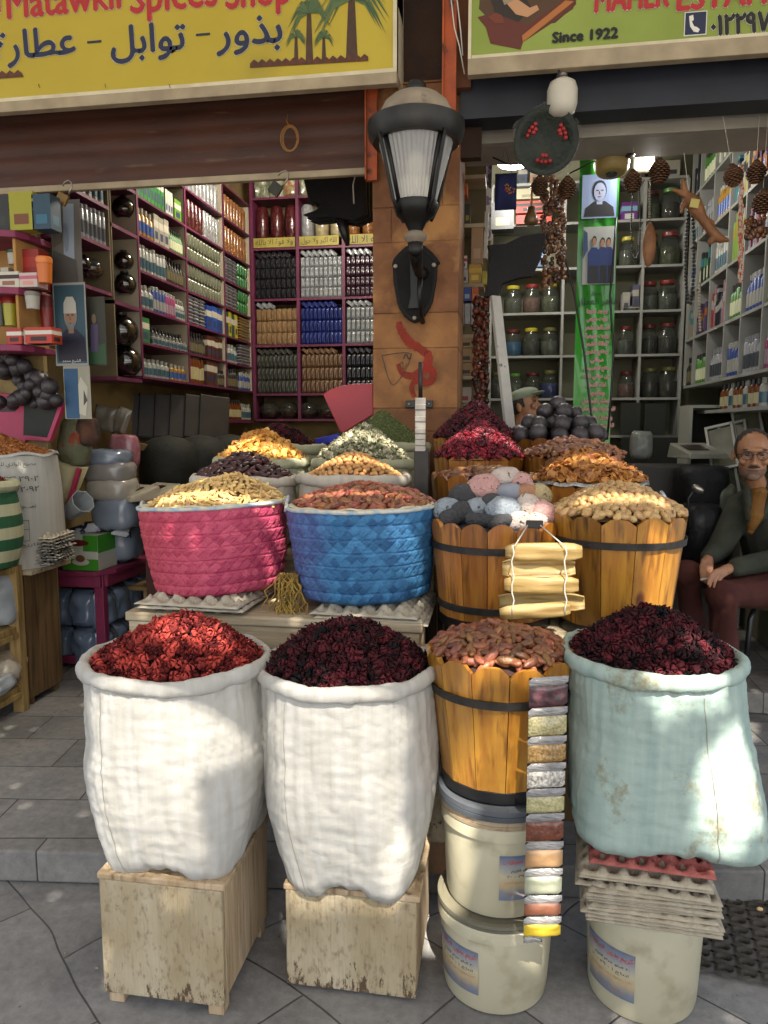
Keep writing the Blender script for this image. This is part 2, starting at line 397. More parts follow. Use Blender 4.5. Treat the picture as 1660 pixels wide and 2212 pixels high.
m_black = mat('black_paint', '#0f0f10', '#1a1a1a', scale=9, rough=.4)
# ---------------------------------------------------------------- wooden boxes under the sacks
def worn(m, ):
    return m
def stool_box(name, x0, x1, y0, y1, h, label, legs, skew=0):
    t = thing(name, label, 'wooden box', ((x0+x1)/2, (y0+y1)/2, 0))
    w, d = (x1-x0)/2, (y1-y0)/2; z0 = .036 if legs else .012
    MB().box(-w, w, -d, -d+.018, z0, h).build('front_panel', w_wear, t, bevel=.004)
    MB().box(-w, -w+.016, -d+.0185, d, z0, h-.004).build('side_panel', w_wear, t, bevel=.003)
    MB().box(w-.016, w-.001, -d+.024, d, z0+.01, h-.006).build('side_panel', w_old, t, bevel=.003)
    MB().box(-w+.017, w-.017, d-.016, d-.001, z0, h-.004).build('back_panel', w_old, t)
    MB().box(-w-.006, w+.01, -d-.0, d+.012, h, h+.018).build('top_board', w_old, t, bevel=.004)
    if legs:
        for sx in (-1, 1):
            for sy in (-1, 1):
                MB().cb((sx*(w-.03), sy*(d-.035), .02), (.045, .045, .04)).build('leg', w_old, t, bevel=.003)
    return t
# paint worn off towards patches: cream paint over brown wood
def wearmat():
    m = mat('worn_cream_painted_wood', '#b5a78c', '#9a8a6a', scale=7, stretch=(1, 1, .5), rough=.9, bump=.8, bscale=110, bstretch=(1, 1, .05), c3='#73604a', c3scale=85, c3lo=.53, c3hi=.80)
    nt = m.node_tree; N = nt.nodes; L = nt.links; bb = N['Principled BSDF']; base = bb.inputs['Base Color'].links[0].from_socket
    tc = N.new('ShaderNodeTexCoord'); n = N.new('ShaderNodeTexNoise'); n.inputs['Scale'].default_value = 16; n.inputs['Detail'].default_value = 10; n.inputs['Roughness'].default_value = .8
    mp0 = N.new('ShaderNodeMapping'); mp0.inputs['Scale'].default_value = (1.6, 1.6, .5); L.new(tc.outputs['Object'], mp0.inputs[0]); L.new(mp0.outputs[0], n.inputs['Vector'])
    sx = N.new('ShaderNodeSeparateXYZ'); L.new(tc.outputs['Object'], sx.inputs[0])
    mr = N.new('ShaderNodeMapRange'); mr.inputs['From Min'].default_value = .0; mr.inputs['From Max'].default_value = .3; mr.inputs['From Max'].default_value = .13; mr.inputs['To Min'].default_value = .21; mr.inputs['To Max'].default_value = .02
    L.new(sx.outputs['Z'], mr.inputs['Value'])
    ad = N.new('ShaderNodeMath'); L.new(n.outputs['Fac'], ad.inputs[0]); L.new(mr.outputs[0], ad.inputs[1])
    r = N.new('ShaderNodeMapRange'); r.inputs['From Min'].default_value = .655; r.inputs['From Max'].default_value = .68; L.new(ad.outputs[0], r.inputs['Value'])
    mx = N.new('ShaderNodeMix'); mx.data_type = 'RGBA'; L.new(r.outputs[0], mx.inputs[0]); L.new(base, mx.inputs[6]); mx.inputs[7].default_value = (*lin('#54422d'), 1)
    L.new(mx.outputs[2], bb.inputs['Base Color']); return m
w_wear = wearmat()
stool_box('wooden_box', -1.072, -.720, 1.745, 2.13, .372, 'worn cream wooden box on short legs under the leftmost white sack', True)
stool_box('wooden_box', -.588, -.215, 1.885, 2.25, .30, 'worn cream wooden box standing flat on the paving under the second white sack', False)
# ---------------------------------------------------------------- sacks
def sackmat(name, c1, c2, stain=None):
    m = mat(name, c1, c2, scale=38, rough=.75, stretch=(1, 1, .04), bump=0, spec=.3, contrast=(.25, .75))
    nt = m.node_tree; N = nt.nodes; L = nt.links; bb = N['Principled BSDF']; tc = N.new('ShaderNodeTexCoord')
    def nz(sc, st, det=5, ro=.6):
        mp = N.new('ShaderNodeMapping'); mp.inputs['Scale'].default_value = st; L.new(tc.outputs['Object'], mp.inputs[0])
        n = N.new('ShaderNodeTexNoise'); n.inputs['Scale'].default_value = sc; n.inputs['Detail'].default_value = det; n.inputs['Roughness'].default_value = ro
        L.new(mp.outputs[0], n.inputs['Vector']); return n.outputs['Fac']
    mpr = N.new('ShaderNodeMapping'); mpr.inputs['Scale'].default_value = (1, 1, 2.2); L.new(tc.outputs['Object'], mpr.inputs[0]); nr = N.new('ShaderNodeTexNoise'); nr.noise_type = 'RIDGED_MULTIFRACTAL'; nr.inputs['Scale'].default_value = 15; nr.inputs['Detail'].default_value = 6; nr.inputs['Distortion'].default_value = .6; L.new(mpr.outputs[0], nr.inputs['Vector'])
    mr_ = N.new('ShaderNodeMath'); mr_.operation = 'MULTIPLY'; mr_.inputs[1].default_value = .16; L.new(nr.outputs['Fac'], mr_.inputs[0])
    h1 = mr_.outputs[0]; h2 = nz(26, (1, 1, .06), 4); h3 = nz(170, (1, 1, 1.6), 2)
    a = N.new('ShaderNodeMath'); a.operation = 'MULTIPLY_ADD'; a.inputs[1].default_value = .32; L.new(h2, a.inputs[0]); L.new(h1, a.inputs[2])
    a2 = N.new('ShaderNodeMath'); a2.operation = 'MULTIPLY_ADD'; a2.inputs[1].default_value = .12; L.new(h3, a2.inputs[0]); L.new(a.outputs[0], a2.inputs[2])
    bp = N.new('ShaderNodeBump'); bp.inputs['Strength'].default_value = .75; bp.inputs['Distance'].default_value = .009; L.new(a2.outputs[0], bp.inputs['Height']); L.new(bp.outputs[0], bb.inputs['Normal'])
    if stain:
        base = bb.inputs['Base Color'].links[0].from_socket
        s1 = nz(5, (1, 1, .8), 9, .75); r = N.new('ShaderNodeMapRange'); r.inputs['From Min'].default_value = stain[1]; r.inputs['From Max'].default_value = stain[1]+.1; L.new(s1, r.inputs['Value'])
        mx = N.new('ShaderNodeMix'); mx.data_type = 'RGBA'; L.new(r.outputs[0], mx.inputs[0]); L.new(base, mx.inputs[6]); mx.inputs[7].default_value = (*lin(stain[0]), 1)
        L.new(mx.outputs[2], bb.inputs['Base Color'])
    return m
m_sack = sackmat('white_woven_sack', '#b8b6b0', '#a4a096')
m_sackg = sackmat('mint_woven_sack', '#a0b0a6', '#8b9e96', ('#7f7658', .55))
m_hib1 = mat('dried_hibiscus_red', '#3c0c10', '#c04a40', attr='rnd', rough=.85, spec=.2)
m_hib2 = mat('dried_hibiscus_dark', '#0d0609', '#5c1c24', attr='rnd', rough=.8, spec=.25)
m_hib2c = mat('hibiscus_dark_core', '#0a0406', rough=.9); m_hib1c = mat('hibiscus_red_core', '#28060a', rough=.9)
CAL = [calyx(i) for i in range(8)]
def sack(name, label, bc, bw, bd, z0, tc_, tr, z1, m, ears=.03, roll=.019, bulge=0.03, seed=0, mouth=None, belly=(0,0)):
    """bottom centre/half widths -> top centre/radii; cross-section goes from squarish to round"""
    t = thing(name, label, 'sack', (bc[0], bc[1], z0)); n = 240 if m in (m_sack, m_sackg) else 120; k = 110 if n == 240 else 50; vs = []; fs = []
    H = z1-z0
    for i in range(k+1):
        q = i/k; s = q**.62; cx = (tc_[0]-bc[0])*q+belly[0]*sin(pi*q); cy = (tc_[1]-bc[1])*q+belly[1]*sin(pi*q)
        a_ = bw*(1-s)+tr[0]*s+bulge*sin(pi*min(1, q*1.05)); b_ = bd*(1-s)+tr[1]*s+bulge*sin(pi*min(1, q*1.05))
        ex = 4.2-2.1*min(1, q*1.6)
        rb = 1 if q > .07 else (1-.10*(1-q/.07)**2)
        for j in range(n):
            an = 2*pi*j/n; c, s_ = cos(an), sin(an)
            rr = (abs(c)**ex+abs(s_)**ex)**(-1/ex)
            gather = max(0, (q-.62)/.38)**1.6; lowp = max(0, 1-q/.35)**1.5
            w = 1+.018*nz3(3*c+seed, 3*s_, q*5, 1)+.010*nz3(4*c, 4*s_+seed, q*22, 1)+gather*.020*(abs(nz3(c*7, s_*7+seed, q*1.5, 1.6))-.25)*1.6+lowp*.022*nz3(c*4+seed, s_*4, q*1.2, 1.5)
            w += .014*nz3(9*c+seed, 9*s_, q*2.2, 1)*(.4+q)+.007*nz3(17*c+seed, 17*s_, q*4+seed, 1)+.006*abs(nz3(5*c, 5*s_+seed, q*9+2*c, 1.3))
            if n == 240:
                rd = lambda v_: (1-abs(v_))**9
                w += -.009*rd(1.6*nz3(c*2.2+seed, s_*2.2+q*1.4, q*1.3, 1.3))-.004*rd(1.6*nz3(c*3.5, s_*3.5+seed, q*5-c*2, 1.2))-.005*rd(1.5*nz3(c*7+seed, s_*7, q*9, 1))
            x = cx+a_*rb*rr*c*w; y = cy+b_*rb*rr*s_*w
            z = H*q
            # corner ears sag below, seam between them lifts
            if q < .25:
                e = (1-q/.25)**1.5; corner = max(0, abs(c*s_)*2-.45)/.55
                z += e*(-ears*corner+.10*ears*(1-corner))+e*.012*nz3(c*6, s_*6, seed)
            vs.append((x, y, z))
    for i in range(k):
        for j in range(n): a = i*n+j; d = i*n+(j+1) % n; fs.append((a, d, d+n, a+n))
    fs.append(tuple(range(n-1, -1, -1)))
    MB().add(vs, fs).build('sack_body', m, t, smooth=True)
    # rolled cuff
    cx, cy = tc_[0]-bc[0], tc_[1]-bc[1]; r = MB(); n2 = 140; kk = 14; vs = []; fs = []
    for j in range(n2):
        an = 2*pi*j/n2
        rl = roll*(1+.28*nz3(2.5*cos(an)+seed, 2.5*sin(an), 2.2)+.14*nz3(7*cos(an)+seed, 7*sin(an), 4.2))
        up = .010*nz3(1.6*cos(an), 1.6*sin(an)+seed, 9.1)
        for i in range(kk):
            ph = 2*pi*i/kk; wr = 1+.14*nz3(9*cos(an)+ph*.3, 9*sin(an)+seed, ph*1.3)+.12*nz3(22*cos(an)+ph, 22*sin(an), seed)
            rad = rl*cos(ph)*wr*.85; hz = rl*sin(ph)*wr*1.15
            vs.append((cx+(tr[0]+rad)*cos(an), cy+(tr[1]+rad)*sin(an), H+hz+up))
    for j in range(n2):
        for i in range(kk): a = j*kk+i; d = j*kk+(i+1) % kk; e = ((j+1) % n2)*kk+i; g = ((j+1) % n2)*kk+(i+1) % kk; fs.append((a, e, g, d))
    r.add(vs, fs).build('rolled_cuff', m, t, smooth=True)
    return t
s1 = sack('sack', 'tall white woven sack leftmost of the front row, heaped with bright red hibiscus', (-.890, 1.945), .178, .195, .400, (-.925, 1.965), (.262, .235), .925, m_sack, ears=.038, bulge=.026, seed=1, belly=(-.0, 0))
heap_stuff('hibiscus_heap', (-.925, 1.965), .236, .212, .918, .125, .0215, .0172, CAL, m_hib1, 'heap of bright red dried hibiscus in the leftmost white sack', 'hibiscus', ex=1.5, layers=2, core=m_hib1c, peak=(.02, .02))
s2 = sack('sack', 'white woven sack in the middle of the front row, heaped with dark hibiscus', (-.408, 2.035), .168, .185, .330, (-.432, 2.02), (.250, .235), .915, m_sack, ears=.040, bulge=.028, seed=5)
heap_stuff('hibiscus_heap', (-.432, 2.02), .228, .212, .914, .122, .021, .0168, CAL, m_hib2, 'heap of dark red dried hibiscus in the middle white sack', 'hibiscus', ex=1.6, layers=2, core=m_hib2c)
s3 = sack('sack', 'pale mint green woven sack with brown stains at the right of the front row', (.452, 2.02), .252, .185, .520, (.40, 2.03), (.225, .225), .985, m_sackg, ears=.020, bulge=.002, seed=9)
heap_stuff('hibiscus_heap', (.40, 2.03), .200, .200, .984, .120, .020, .0160, CAL, m_hib2, 'heap of nearly black dried hibiscus in the mint green sack', 'hibiscus', ex=1.6, layers=2, core=m_hib2c)
# stitched seams down the fronts of the white sacks
for par, a_, lab in ((s1, -2.05, ''), (s2, -2.1, ''), (s3, -1.2, '')):
    me = [c for c in par.children if c.name.startswith('sack_body')][0].data; j = int((a_ % (2*pi))/(2*pi)*240); pts = []
    for i in range(2, 103):
        v = me.vertices[i*240+j].co; pts.append((v.x*1.004, v.y*1.004-.0005, v.z))
    MB().tube(pts, .0011, 4).build('seam', mat('seam_thread', '#8f8b7e', rough=.9), par)
# ---------------------------------------------------------------- barrels
def barrel(name, label, c, z0, z1, r0, r1, n=14, hoops=(.72,), foot=True, cut=.016, style='round', seed=0, m=None, cat='barrel', rz=0, hoopw=.022):
    t = thing(name, label, cat, (c[0], c[1], z0), rz); H = z1-z0; rr = random.Random(seed); b = MB(); th = .016
    for k in range(n):
        a0 = 2*pi*k/n; a1 = 2*pi*(k+1)/n; b.av = rr.random(); ns = 9
        zo = rr.uniform(-.004, .004); gap = .006
        vs = []
        for i in range(ns):
            q = i/(ns-1); a = a0+gap+(a1-a0-2*gap)*q
            # flat-ish stave : chord
            ch = cos((a1-a0)/2)/cos(a-(a0+a1)/2); ch = .6*ch+.4
            if style == 'round': zt = H-cut*(abs(2*q-1)**2.2)*1.2+zo
            else: zt = H-cut*max(0, (abs(2*q-1)-.45)/.55)+zo
            for rad, z in ((r0, 0), (r0+(r1-r0)*.5, H*.5), (r1, zt), (r1-th, zt), (r0-th, 0)):
                vs.append((rad*ch*cos(a), rad*ch*sin(a), z))
        fs = []
        for i in range(ns-1):
            for j in range(4): a = i*5+j; fs.append((a, a+5, a+6, a+1))
        fs += [(0, 1, 2, 3, 4), tuple((ns-1)*5+j for j in (4, 3, 2, 1, 0))]
        b.add(vs, fs)
    b.av = .5; b.add([(r0*.95*cos(2*pi*k/24), r0*.95*sin(2*pi*k/24), .01) for k in range(24)], [tuple(range(24))])
    b.build('staves', m or w_barrel, t)
    for h in hoops:
        rh = r0+(r1-r0)*h+.0015
        hb = MB(); hb.lathe([(rh-.001, H*h-hoopw/2), (rh+.0035, H*h-hoopw/2), (rh+.0035+(r1-r0)*hoopw/H, H*h+hoopw/2), (rh, H*h+hoopw/2)], 48, cap=False)
        for k in range(3):
            a = -1.9+k*.09+seed; hb.ell(((rh+.004)*cos(a), (rh+.004)*sin(a), H*h), (.003, .003, .003), 6, 4)
        hb.build('hoop', m_hoop, t, smooth=True, auto=40)
    if foot:
        MB().lathe([(r0-.002, -.0), (r0+.004, -.0), (r0+.0055, .03), (r0+.001, .032)], 48, cap=False).build('foot_band', m_black, t, smooth=True, auto=40)
    return t
barrel('barrel', 'varnished wooden barrel of dates standing on the stacked buckets in front', (-.0, 2.05), .603, .985, .158, .208, hoops=(.74,), style='cut', n=13, cut=.022, seed=3, m=w_barrely)
barrel('barrel', 'orange wooden barrel with scalloped rim holding pumice stones', (-.025, 2.56), .93, 1.288, .188, .222, hoops=(.2, .76), n=15, seed=4, cut=.02)
barrel('barrel', 'wide yellow-brown wooden barrel full of pecans beside the pumice barrel', (.376, 2.54), .93, 1.318, .178, .222, hoops=(.78,), n=13, seed=6, style='cut', cut=.02, m=w_barrely)
# ---------------------------------------------------------------- plastic buckets
m_bkt = mat('cream_bucket_plastic', '#b8b196', '#a79f84', scale=3, rough=.5, bump=.08, bscale=30, c3='#877c60', c3scale=9, c3lo=.56, c3hi=.78, spec=.5, sss=0)
m_lid = mat('dirty_lid_plastic', '#8f8168', '#a59072', scale=20, rough=.6, c3='#6d4f3f', c3scale=25)
m_lidd = mat('dark_grey_lid', '#4d5156', '#3e4146', scale=8, rough=.5)
m_olive = mat('olive_grey_lid', '#6f6a58', '#5f5b4c', scale=8, rough=.55)
def bucket(label, c, z0, h, r0, r1, lids):
    t = thing('plastic_bucket', label, 'bucket', (c[0], c[1], z0))
    MB().lathe([(r0-.02, 0), (r0-.004, .004), (r0, .02), (r1-.003, h-.035), (r1-.003, h-.034), (r1+.003, h-.033), (r1+.003, h-.004), (r1, h), (r1-.006, h), (r1-.008, h-.02)], 64).build('tub', m_bkt, t, smooth=True, auto=35)
    z = h+.0005
    for (m, rr, hh, nm) in lids:
        MB().lathe([(rr-.004, z), (rr, z+.002), (rr+.001, z+hh*.45), (rr-.002, z+hh*.5), (rr+.001, z+hh*.55), (rr, z+hh-.002), (rr-.005, z+hh), (rr-.014, z+hh), (rr-.016, z+hh-.004), (0, z+hh-.004)], 64).build(nm, m, t, smooth=True, auto=35)
        z += hh+.0006
    return t
bk2 = bucket('cream plastic bucket on the ground, lower of the two under the date barrel', (.0, 2.02), .001, .255, .148, .164, [(m_olive, .168, .022, 'lid')])
bk1 = bucket('cream plastic bucket stacked on another bucket, carrying the date barrel', (.003, 2.03), .276, .262, .146, .160, [(m_lid, .165, .026, 'lid'), (m_lidd, .172, .034, 'rim_ring')])
bk3 = bucket('cream plastic bucket on the ground under the stack of egg trays', (.415, 2.05), .001, .29, .148, .161, [(m_olive, .158, .008, 'lid')])
# ---------------------------------------------------------------- egg trays
m_pulp = mat('grey_paper_pulp', '#a89d88', '#978b76', scale=30, rough=.95, bump=.5, bscale=120, rnd=.08)
m_pulpr = mat('pink_paper_pulp', '#a85f55', '#8f4a44', scale=30, rough=.95, bump=.5, bscale=120)
m_pulpw = mat('pale_paper_pulp', '#b9b09c', '#a89e8a', scale=30, rough=.95, bump=.4, bscale=120)
def tray_mesh(nx=6, ny=6, s=.048, h=.024, n=8):
    vs = []; fs = []; X = nx*n; Y = ny*n
    for j in range(Y+1):
        for i in range(X+1):
            u = i/n; v = j/n
            a = .5-.5*cos(2*pi*u); b_ = .5-.5*cos(2*pi*v)    # 1 in the middle of a cup
            cup = min(1, max(0, (a*b_)*1.5)); pil = min(1, max(0, ((1-a)*(1-b_))*1.6-.1))
            z = -h*cup*.8+h*pil*.9
            e = min(i, X-i, j, Y-j)
            xx, yy = (u-nx/2)*s, (v-ny/2)*s
            if e <= 1: z = (-.001 if e else -.0065)+.0022*nz3(u*1.6, v*1.6, 3); g_ = 1.03 if e else 1.06; xx *= g_; yy *= g_
            vs.append((xx, yy, z+.001*nz3(u*3, v*3, 1)))
    for j in range(Y):
        for i in range(X): a = j*(X+1)+i; fs.append((a, a+1, a+X+2, a+X+1))
    return vs, fs
TV, TF = tray_mesh()
tr0 = MB().add(TV, TF).build('egg_tray', m_pulp, smooth=True)
sm = tr0.modifiers.new('solid', 'SOLIDIFY'); sm.thickness = .003; sm.offset = 0
NT = 15; zt0 = .335
tr0.scale = (1.08, 1.08, 1); tr0.location = (.408, 2.0, zt0); tr0.rotation_euler = (0, .0, R(-4)); tag(tr0, 'grey pulp egg tray in the tall stack under the mint green sack', 'egg tray', 'grey egg trays stacked under the mint sack')
for k in range(1, NT-1):
    dz = k*.0085+(.012 if k > NT-4 else 0)
    copyof(tr0, (.408+random.uniform(-.009, .009)-.0015*k, 2.0+random.uniform(-.008, .008), zt0+dz), (random.uniform(-.014, .014), random.uniform(-.02, .02), R(-4+random.uniform(-3.5, 3.5))), scale=(1.08+random.uniform(-.03, .02), 1.08, random.uniform(.8, 1.1)))
rt = MB().add(TV, TF).build('egg_tray', m_pulpr, smooth=True, loc=(.402, 2.0, zt0+NT*.0085+.022), rot=(0, 0, R(-5)))
sm = rt.modifiers.new('solid', 'SOLIDIFY'); sm.thickness = .003; sm.offset = 0
tag(rt, 'pink pulp egg tray on top of the stack under the mint green sack', 'egg tray')
# trays under the baskets (left stand)
for x, y, z, n_, lab, g in ((-1.05, 2.5, 1.0, 2, 'pale egg tray under the pink basket', 'egg trays under the pink basket'), (-.44, 2.52, .985, 3, 'pale egg tray under the blue basket', 'egg trays under the blue basket')):
    for k in range(n_):
        o = MB().add(TV, TF).build('egg_tray', m_pulpw, smooth=True, loc=(x+.01*k, y, z+.0-.012*k), rot=(0, 0, R(-3+2*k)))
        o.scale = (1.25 if x < -.8 else 1.2, 1.2, 1); sm = o.modifiers.new('solid', 'SOLIDIFY'); sm.thickness = .003; tag(o, lab, 'egg tray', g)
# ---------------------------------------------------------------- woven baskets
def basketmat(name, c1, c2, c3=None, lo=0, hi=1):
    m = mat(name, c1, c2, attr='rnd', rough=.6, spec=.3, bump=.5, bscale=120, bstretch=(1, 1, 1))
    if c3:
        nt = m.node_tree; N = nt.nodes; L = nt.links; bb = N['Principled BSDF']; base = bb.inputs['Base Color'].links[0].from_socket
        tc = N.new('ShaderNodeTexCoord'); sx = N.new('ShaderNodeSeparateXYZ'); L.new(tc.outputs['Object'], sx.inputs[0])
        ns = N.new('ShaderNodeTexNoise'); ns.inputs['Scale'].default_value = 6; L.new(tc.outputs['Object'], ns.inputs['Vector'])
        ad = N.new('ShaderNodeMath'); ad.operation = 'MULTIPLY_ADD'; ad.inputs[1].default_value = .12; L.new(ns.outputs['Fac'], ad.inputs[0]); L.new(sx.outputs['X'], ad.inputs[2])
        mr = N.new('ShaderNodeMapRange'); mr.inputs['From Min'].default_value = lo; mr.inputs['From Max'].default_value = hi; L.new(ad.outputs[0], mr.inputs['Value'])
        mx = N.new('ShaderNodeMix'); mx.data_type = 'RGBA'; L.new(mr.outputs[0], mx.inputs[0]); mx.inputs[6].default_value = (*lin(c3), 1); L.new(base, mx.inputs[7]); L.new(mx.outputs[2], bb.inputs['Base Color'])
    return m
m_bpink = basketmat('pink_palm_weave', '#a43856', '#c6566f', '#b04048', -.28, .1)
m_bblue = basketmat('blue_palm_weave', '#27527c', '#427ca8', '#5f568e', -.28, -.08)
m_trim = mat('pale_basket_trim', '#8fa7b8', '#c8c2ae', scale=40, rough=.7)
m_liner = mat('cream_cloth_liner', '#d6cbb0', '#c4b594', scale=20, rough=.9, bump=.3)
def basket(label, c, z0, H, r0, r1, m, tilt=(0, 0), strips=84, rows=17, seed=0, trim=m_trim):
    t = thing('woven_basket', label, 'basket', (c[0], c[1], z0), rot=(tilt[0], tilt[1], .2*seed))
    n = 416; k = 132; vs = []; fs = []; A = []
    nb = 7
    for i in range(k+1):
        q = i/k; z = H*q; s = q**.75
        rad = r0+(r1-r0)*s+.006*sin(pi*q)
        if q < .06: rad -= .03*(1-q/.06)**2
        for j in range(n):
            a = j/n; u = a*strips+ .18*nz3(q*3, a*9, seed); v = q*rows*1.0
            p = u*.5+v*.5; w = u*.5-v*.5
            fp, fw = p % 1, w % 1
            # 2-2 twill: which strip family is on top in this diamond
            over = ((math.floor(p)+math.floor(w)) % 2 == 0)
            e = 4*(fp-.5)**2 if over else 4*(fw-.5)**2
            e2 = (fw if over else fp)
            d = (.0050+.0018*((math.floor(p)*7+math.floor(w)*13) % 5-2)*.5)*.62*min(1, (1-e)*2.6)*(.75+.25*sin(pi*e2))+.0030*(e2-.5)
            band = (q*nb) % 1; cr = -.004*math.exp(-((band if band < .5 else band-1)/.06)**2) if .05 < q < .97 else 0
            dent = .010*nz3(cos(2*pi*a)*1.3+seed, sin(2*pi*a)*1.3, q*1.5)
            R_ = rad+d+cr+dent
            vs.append((R_*cos(2*pi*a), R_*sin(2*pi*a), z+.004*nz3(cos(2*pi*a)*2, sin(2*pi*a)*2, seed+3)))
            A.append((math.sin(math.floor(p)*12.9898+math.floor(w)*78.233+seed)*43758.5453) % 1)
    for i in range(k):
        for j in range(n): a = i*n+j; d = i*n+(j+1) % n; fs.append((a, d, d+n, a+n))
    fs.append(tuple(range(n-1, -1, -1)))
    b = MB(); b.add(vs, fs); b.a = A; b.build('woven_wall', m, t, smooth=True)
    pts = [((r1+.004+.01*nz3(cos(a)*1.3+seed, sin(a)*1.3, 1.5))*cos(a), 0, 0) for a in [0]]
    tb = MB(); n2 = 96; vs = []; fs = []
    for j in range(n2):
        a = 2*pi*j/n2; rr = r1+.003+.010*nz3(cos(a)*1.3+seed, sin(a)*1.3, 1.5); zz = H+.004*nz3(cos(a)*2, sin(a)*2, seed+3)
        for i in range(8): ph = 2*pi*i/8; vs.append(((rr+.006*cos(ph))*cos(a), (rr+.006*cos(ph))*sin(a), zz+.007*sin(ph)))
    for j in range(n2):
        for i in range(8): fs.append((j*8+i, ((j+1) % n2)*8+i, ((j+1) % n2)*8+(i+1) % 8, j*8+(i+1) % 8))
    tb.add(vs, fs); tb.build('rim_binding', trim, t, smooth=True)
    lm = MB(); lm.lathe([(r1-.002, H+.004), (r1-.010, H+.010), (r1-.020, H-.0), (r1-.03, H-.05)], 72, cap=False,
        fn=lambda r, z, a, i: (r+.004*nz3(cos(a)*5, sin(a)*5, i+seed), z+.008*nz3(cos(a)*4, sin(a)*4, seed+7))); lm.build('cloth_liner', m_liner, t, smooth=True)
    for sgn in (-1, 1):   # rope handles at the sides
        a = pi/2+sgn*pi/2-.2*seed; hx = (r1+.012)*cos(a); hy = (r1+.012)*sin(a)
        h = MB(); h.tube([(hx*(1+.03*sin(pi*i/10)), hy*(1+.03*sin(pi*i/10))+(i-5)*.011, H-.035+.05*sin(pi*i/10)) for i in range(11)], .006, 8); h.build('handle', m_rope, t, smooth=True)
    return t
m_rope = mat('grey_blue_rope', '#8a96a4', '#c9c6ba', scale=60, rough=.8)
basket('bright pink woven palm basket of dried turmeric fingers', (-1.047, 2.60), 1.0, .315, .225, .266, m_bpink, tilt=(R(-2), R(-2.5)), seed=1)
basket('blue and violet woven palm basket full of dates', (-.492, 2.585), .998, .322, .222, .262, m_bblue, tilt=(R(-1), R(-1)), seed=2)
# ---------------------------------------------------------------- stepped display stands (left and right)
w_plat = woodmat('rough_stand_wood', '#b9aa8e', '#a08f72', '#77664c', 'x', 26, .85, bump=.4)
m_plast = mat('crumbly_painted_stone', '#b9ad93', '#8f8168', scale=14, rough=.95, bump=.8, bscale=60, c3='#4a3f30', c3scale=30, c3lo=.58, c3hi=.62)
def stand(label, x0, x1, steps, apron=0):
    t = thing('display_stand', label, 'display stand', ((x0+x1)/2, steps[0][0], .12)); w = (x1-x0)/2; oy = steps[0][0]
    for i, (y0, y1, z) in enumerate(steps):
        MB().box(-w, w, y0-oy, y1-oy-.004, z-.12-.03, z-.12).build('plank', w_plat, t, bevel=.004)
        MB().box(-w+.01, w-.01, y0-oy+.006, y0-oy+.024, z-.12-.16, z-.12-.032).build('riser', w_plat, t, bevel=.003)
        for sx in (-1, 1):
            MB().box(sx*(w-.03)-.03, sx*(w-.03)+.03, y0-oy+.03, y0-oy+.09, .0, z-.12-.032).build('leg', w_old if i == 0 else w_brown, t, bevel=.004)
    MB().box(-w+.05, w-.05, steps[0][1]-oy-.06, steps[0][1]-oy-.04, .0, steps[0][2]-.12-.035).build('back_board', w_brown, t)
    return t
stand('rough wooden display stand holding the two woven baskets and the bags behind them', -1.28, -.250, ((2.32, 2.80, .965), (2.80, 3.10, 1.10), (3.10, 3.42, 1.16), (3.42, 3.72, 1.22)))
stand('rough wooden display stand holding the wooden barrels on the right', -.17, .60, ((2.30, 2.78, .925), (2.78, 3.06, 1.10), (3.06, 3.37, 1.16), (3.37, 3.70, 1.22)))
for x0, x1, y, z0, z1, lab in ((-.215, -.165, 2.27, .12, .90, 'mottled stone slab standing upright between the middle sack and the buckets'),):
    o = MB().box(x0-.03, x1+.02, y, y+.07, .25, z1).build('stone_slab', m_plast, bevel=.01); tag(o, lab, 'stone slab')
o = MB().box(-.26, -.12, 2.30, 2.6, .121, .248).build('stone_block', mat('sandstone_block', '#9a7a5c', '#86664a', scale=8, bump=.5), bevel=.01); tag(o, 'brown stone block lying on the step behind the buckets', 'stone block')
# post between the two stands
m_steel = mat('brushed_steel', '#9a948c', '#6f6a64', scale=14, rough=.35, metal=.8)
m_dkst = mat('dark_steel', '#2c2a28', '#3b3733', scale=14, rough=.5, metal=.5)
t = thing('metal_post', 'dark square metal post with a bright hinged strap on top between the two stalls', 'post', (-.312, 2.84, .12))
MB().box(-.028, .028, -.028, .028, 0, 1.385).build('tube', m_dkst, t, bevel=.003)
b = MB()
pts = [(-.008+.0*i, -.02, 1.385+i*.0215) for i in range(10)]
for i in range(9): b.box(-.024, .016, -.028-(.004 if i % 2 else 0), -.018, 1.385+i*.0225, 1.385+(i+1)*.0225-.001)
b.build('strap', m_steel, t, bevel=.001)
MB().tube([(-.005, -.02, 1.585), (-.006, -.018, 1.72)], .008, 8).build('rod', m_black, t, smooth=True)
# ---------------------------------------------------------------- dates, nuts and stones as single pieces
m_date1 = mat('date_skin_warm', '#6e3a26', '#9c6540', scale=26, rough=.42, bump=.5, bscale=80, rnd=.42, huer=.02, coat=.15)
m_date2 = mat('date_skin_brown', '#5e3420', '#94623c', scale=26, rough=.42, bump=.5, bscale=80, rnd=.42, huer=.02, coat=.15)
m_dated = mat('date_skin_dark', '#2c1416', '#4d2522', scale=22, rough=.45, bump=.3, bscale=70, rnd=.3)
m_dcore = mat('date_core', '#2e160c', rough=.9)
m_tur = mat('turmeric_finger', '#c39a5a', '#d9bc85', scale=40, rough=.75, bump=.4, bscale=90, rnd=.2, huer=.01)
m_tcore = mat('turmeric_core', '#6e5026', rough=.9)
m_pec = mat('pecan_shell', '#a8804e', '#c9a873', scale=30, rough=.45, bump=.2, rnd=.22, huer=.01)
m_pcore = mat('pecan_core', '#4a3319', rough=.9)
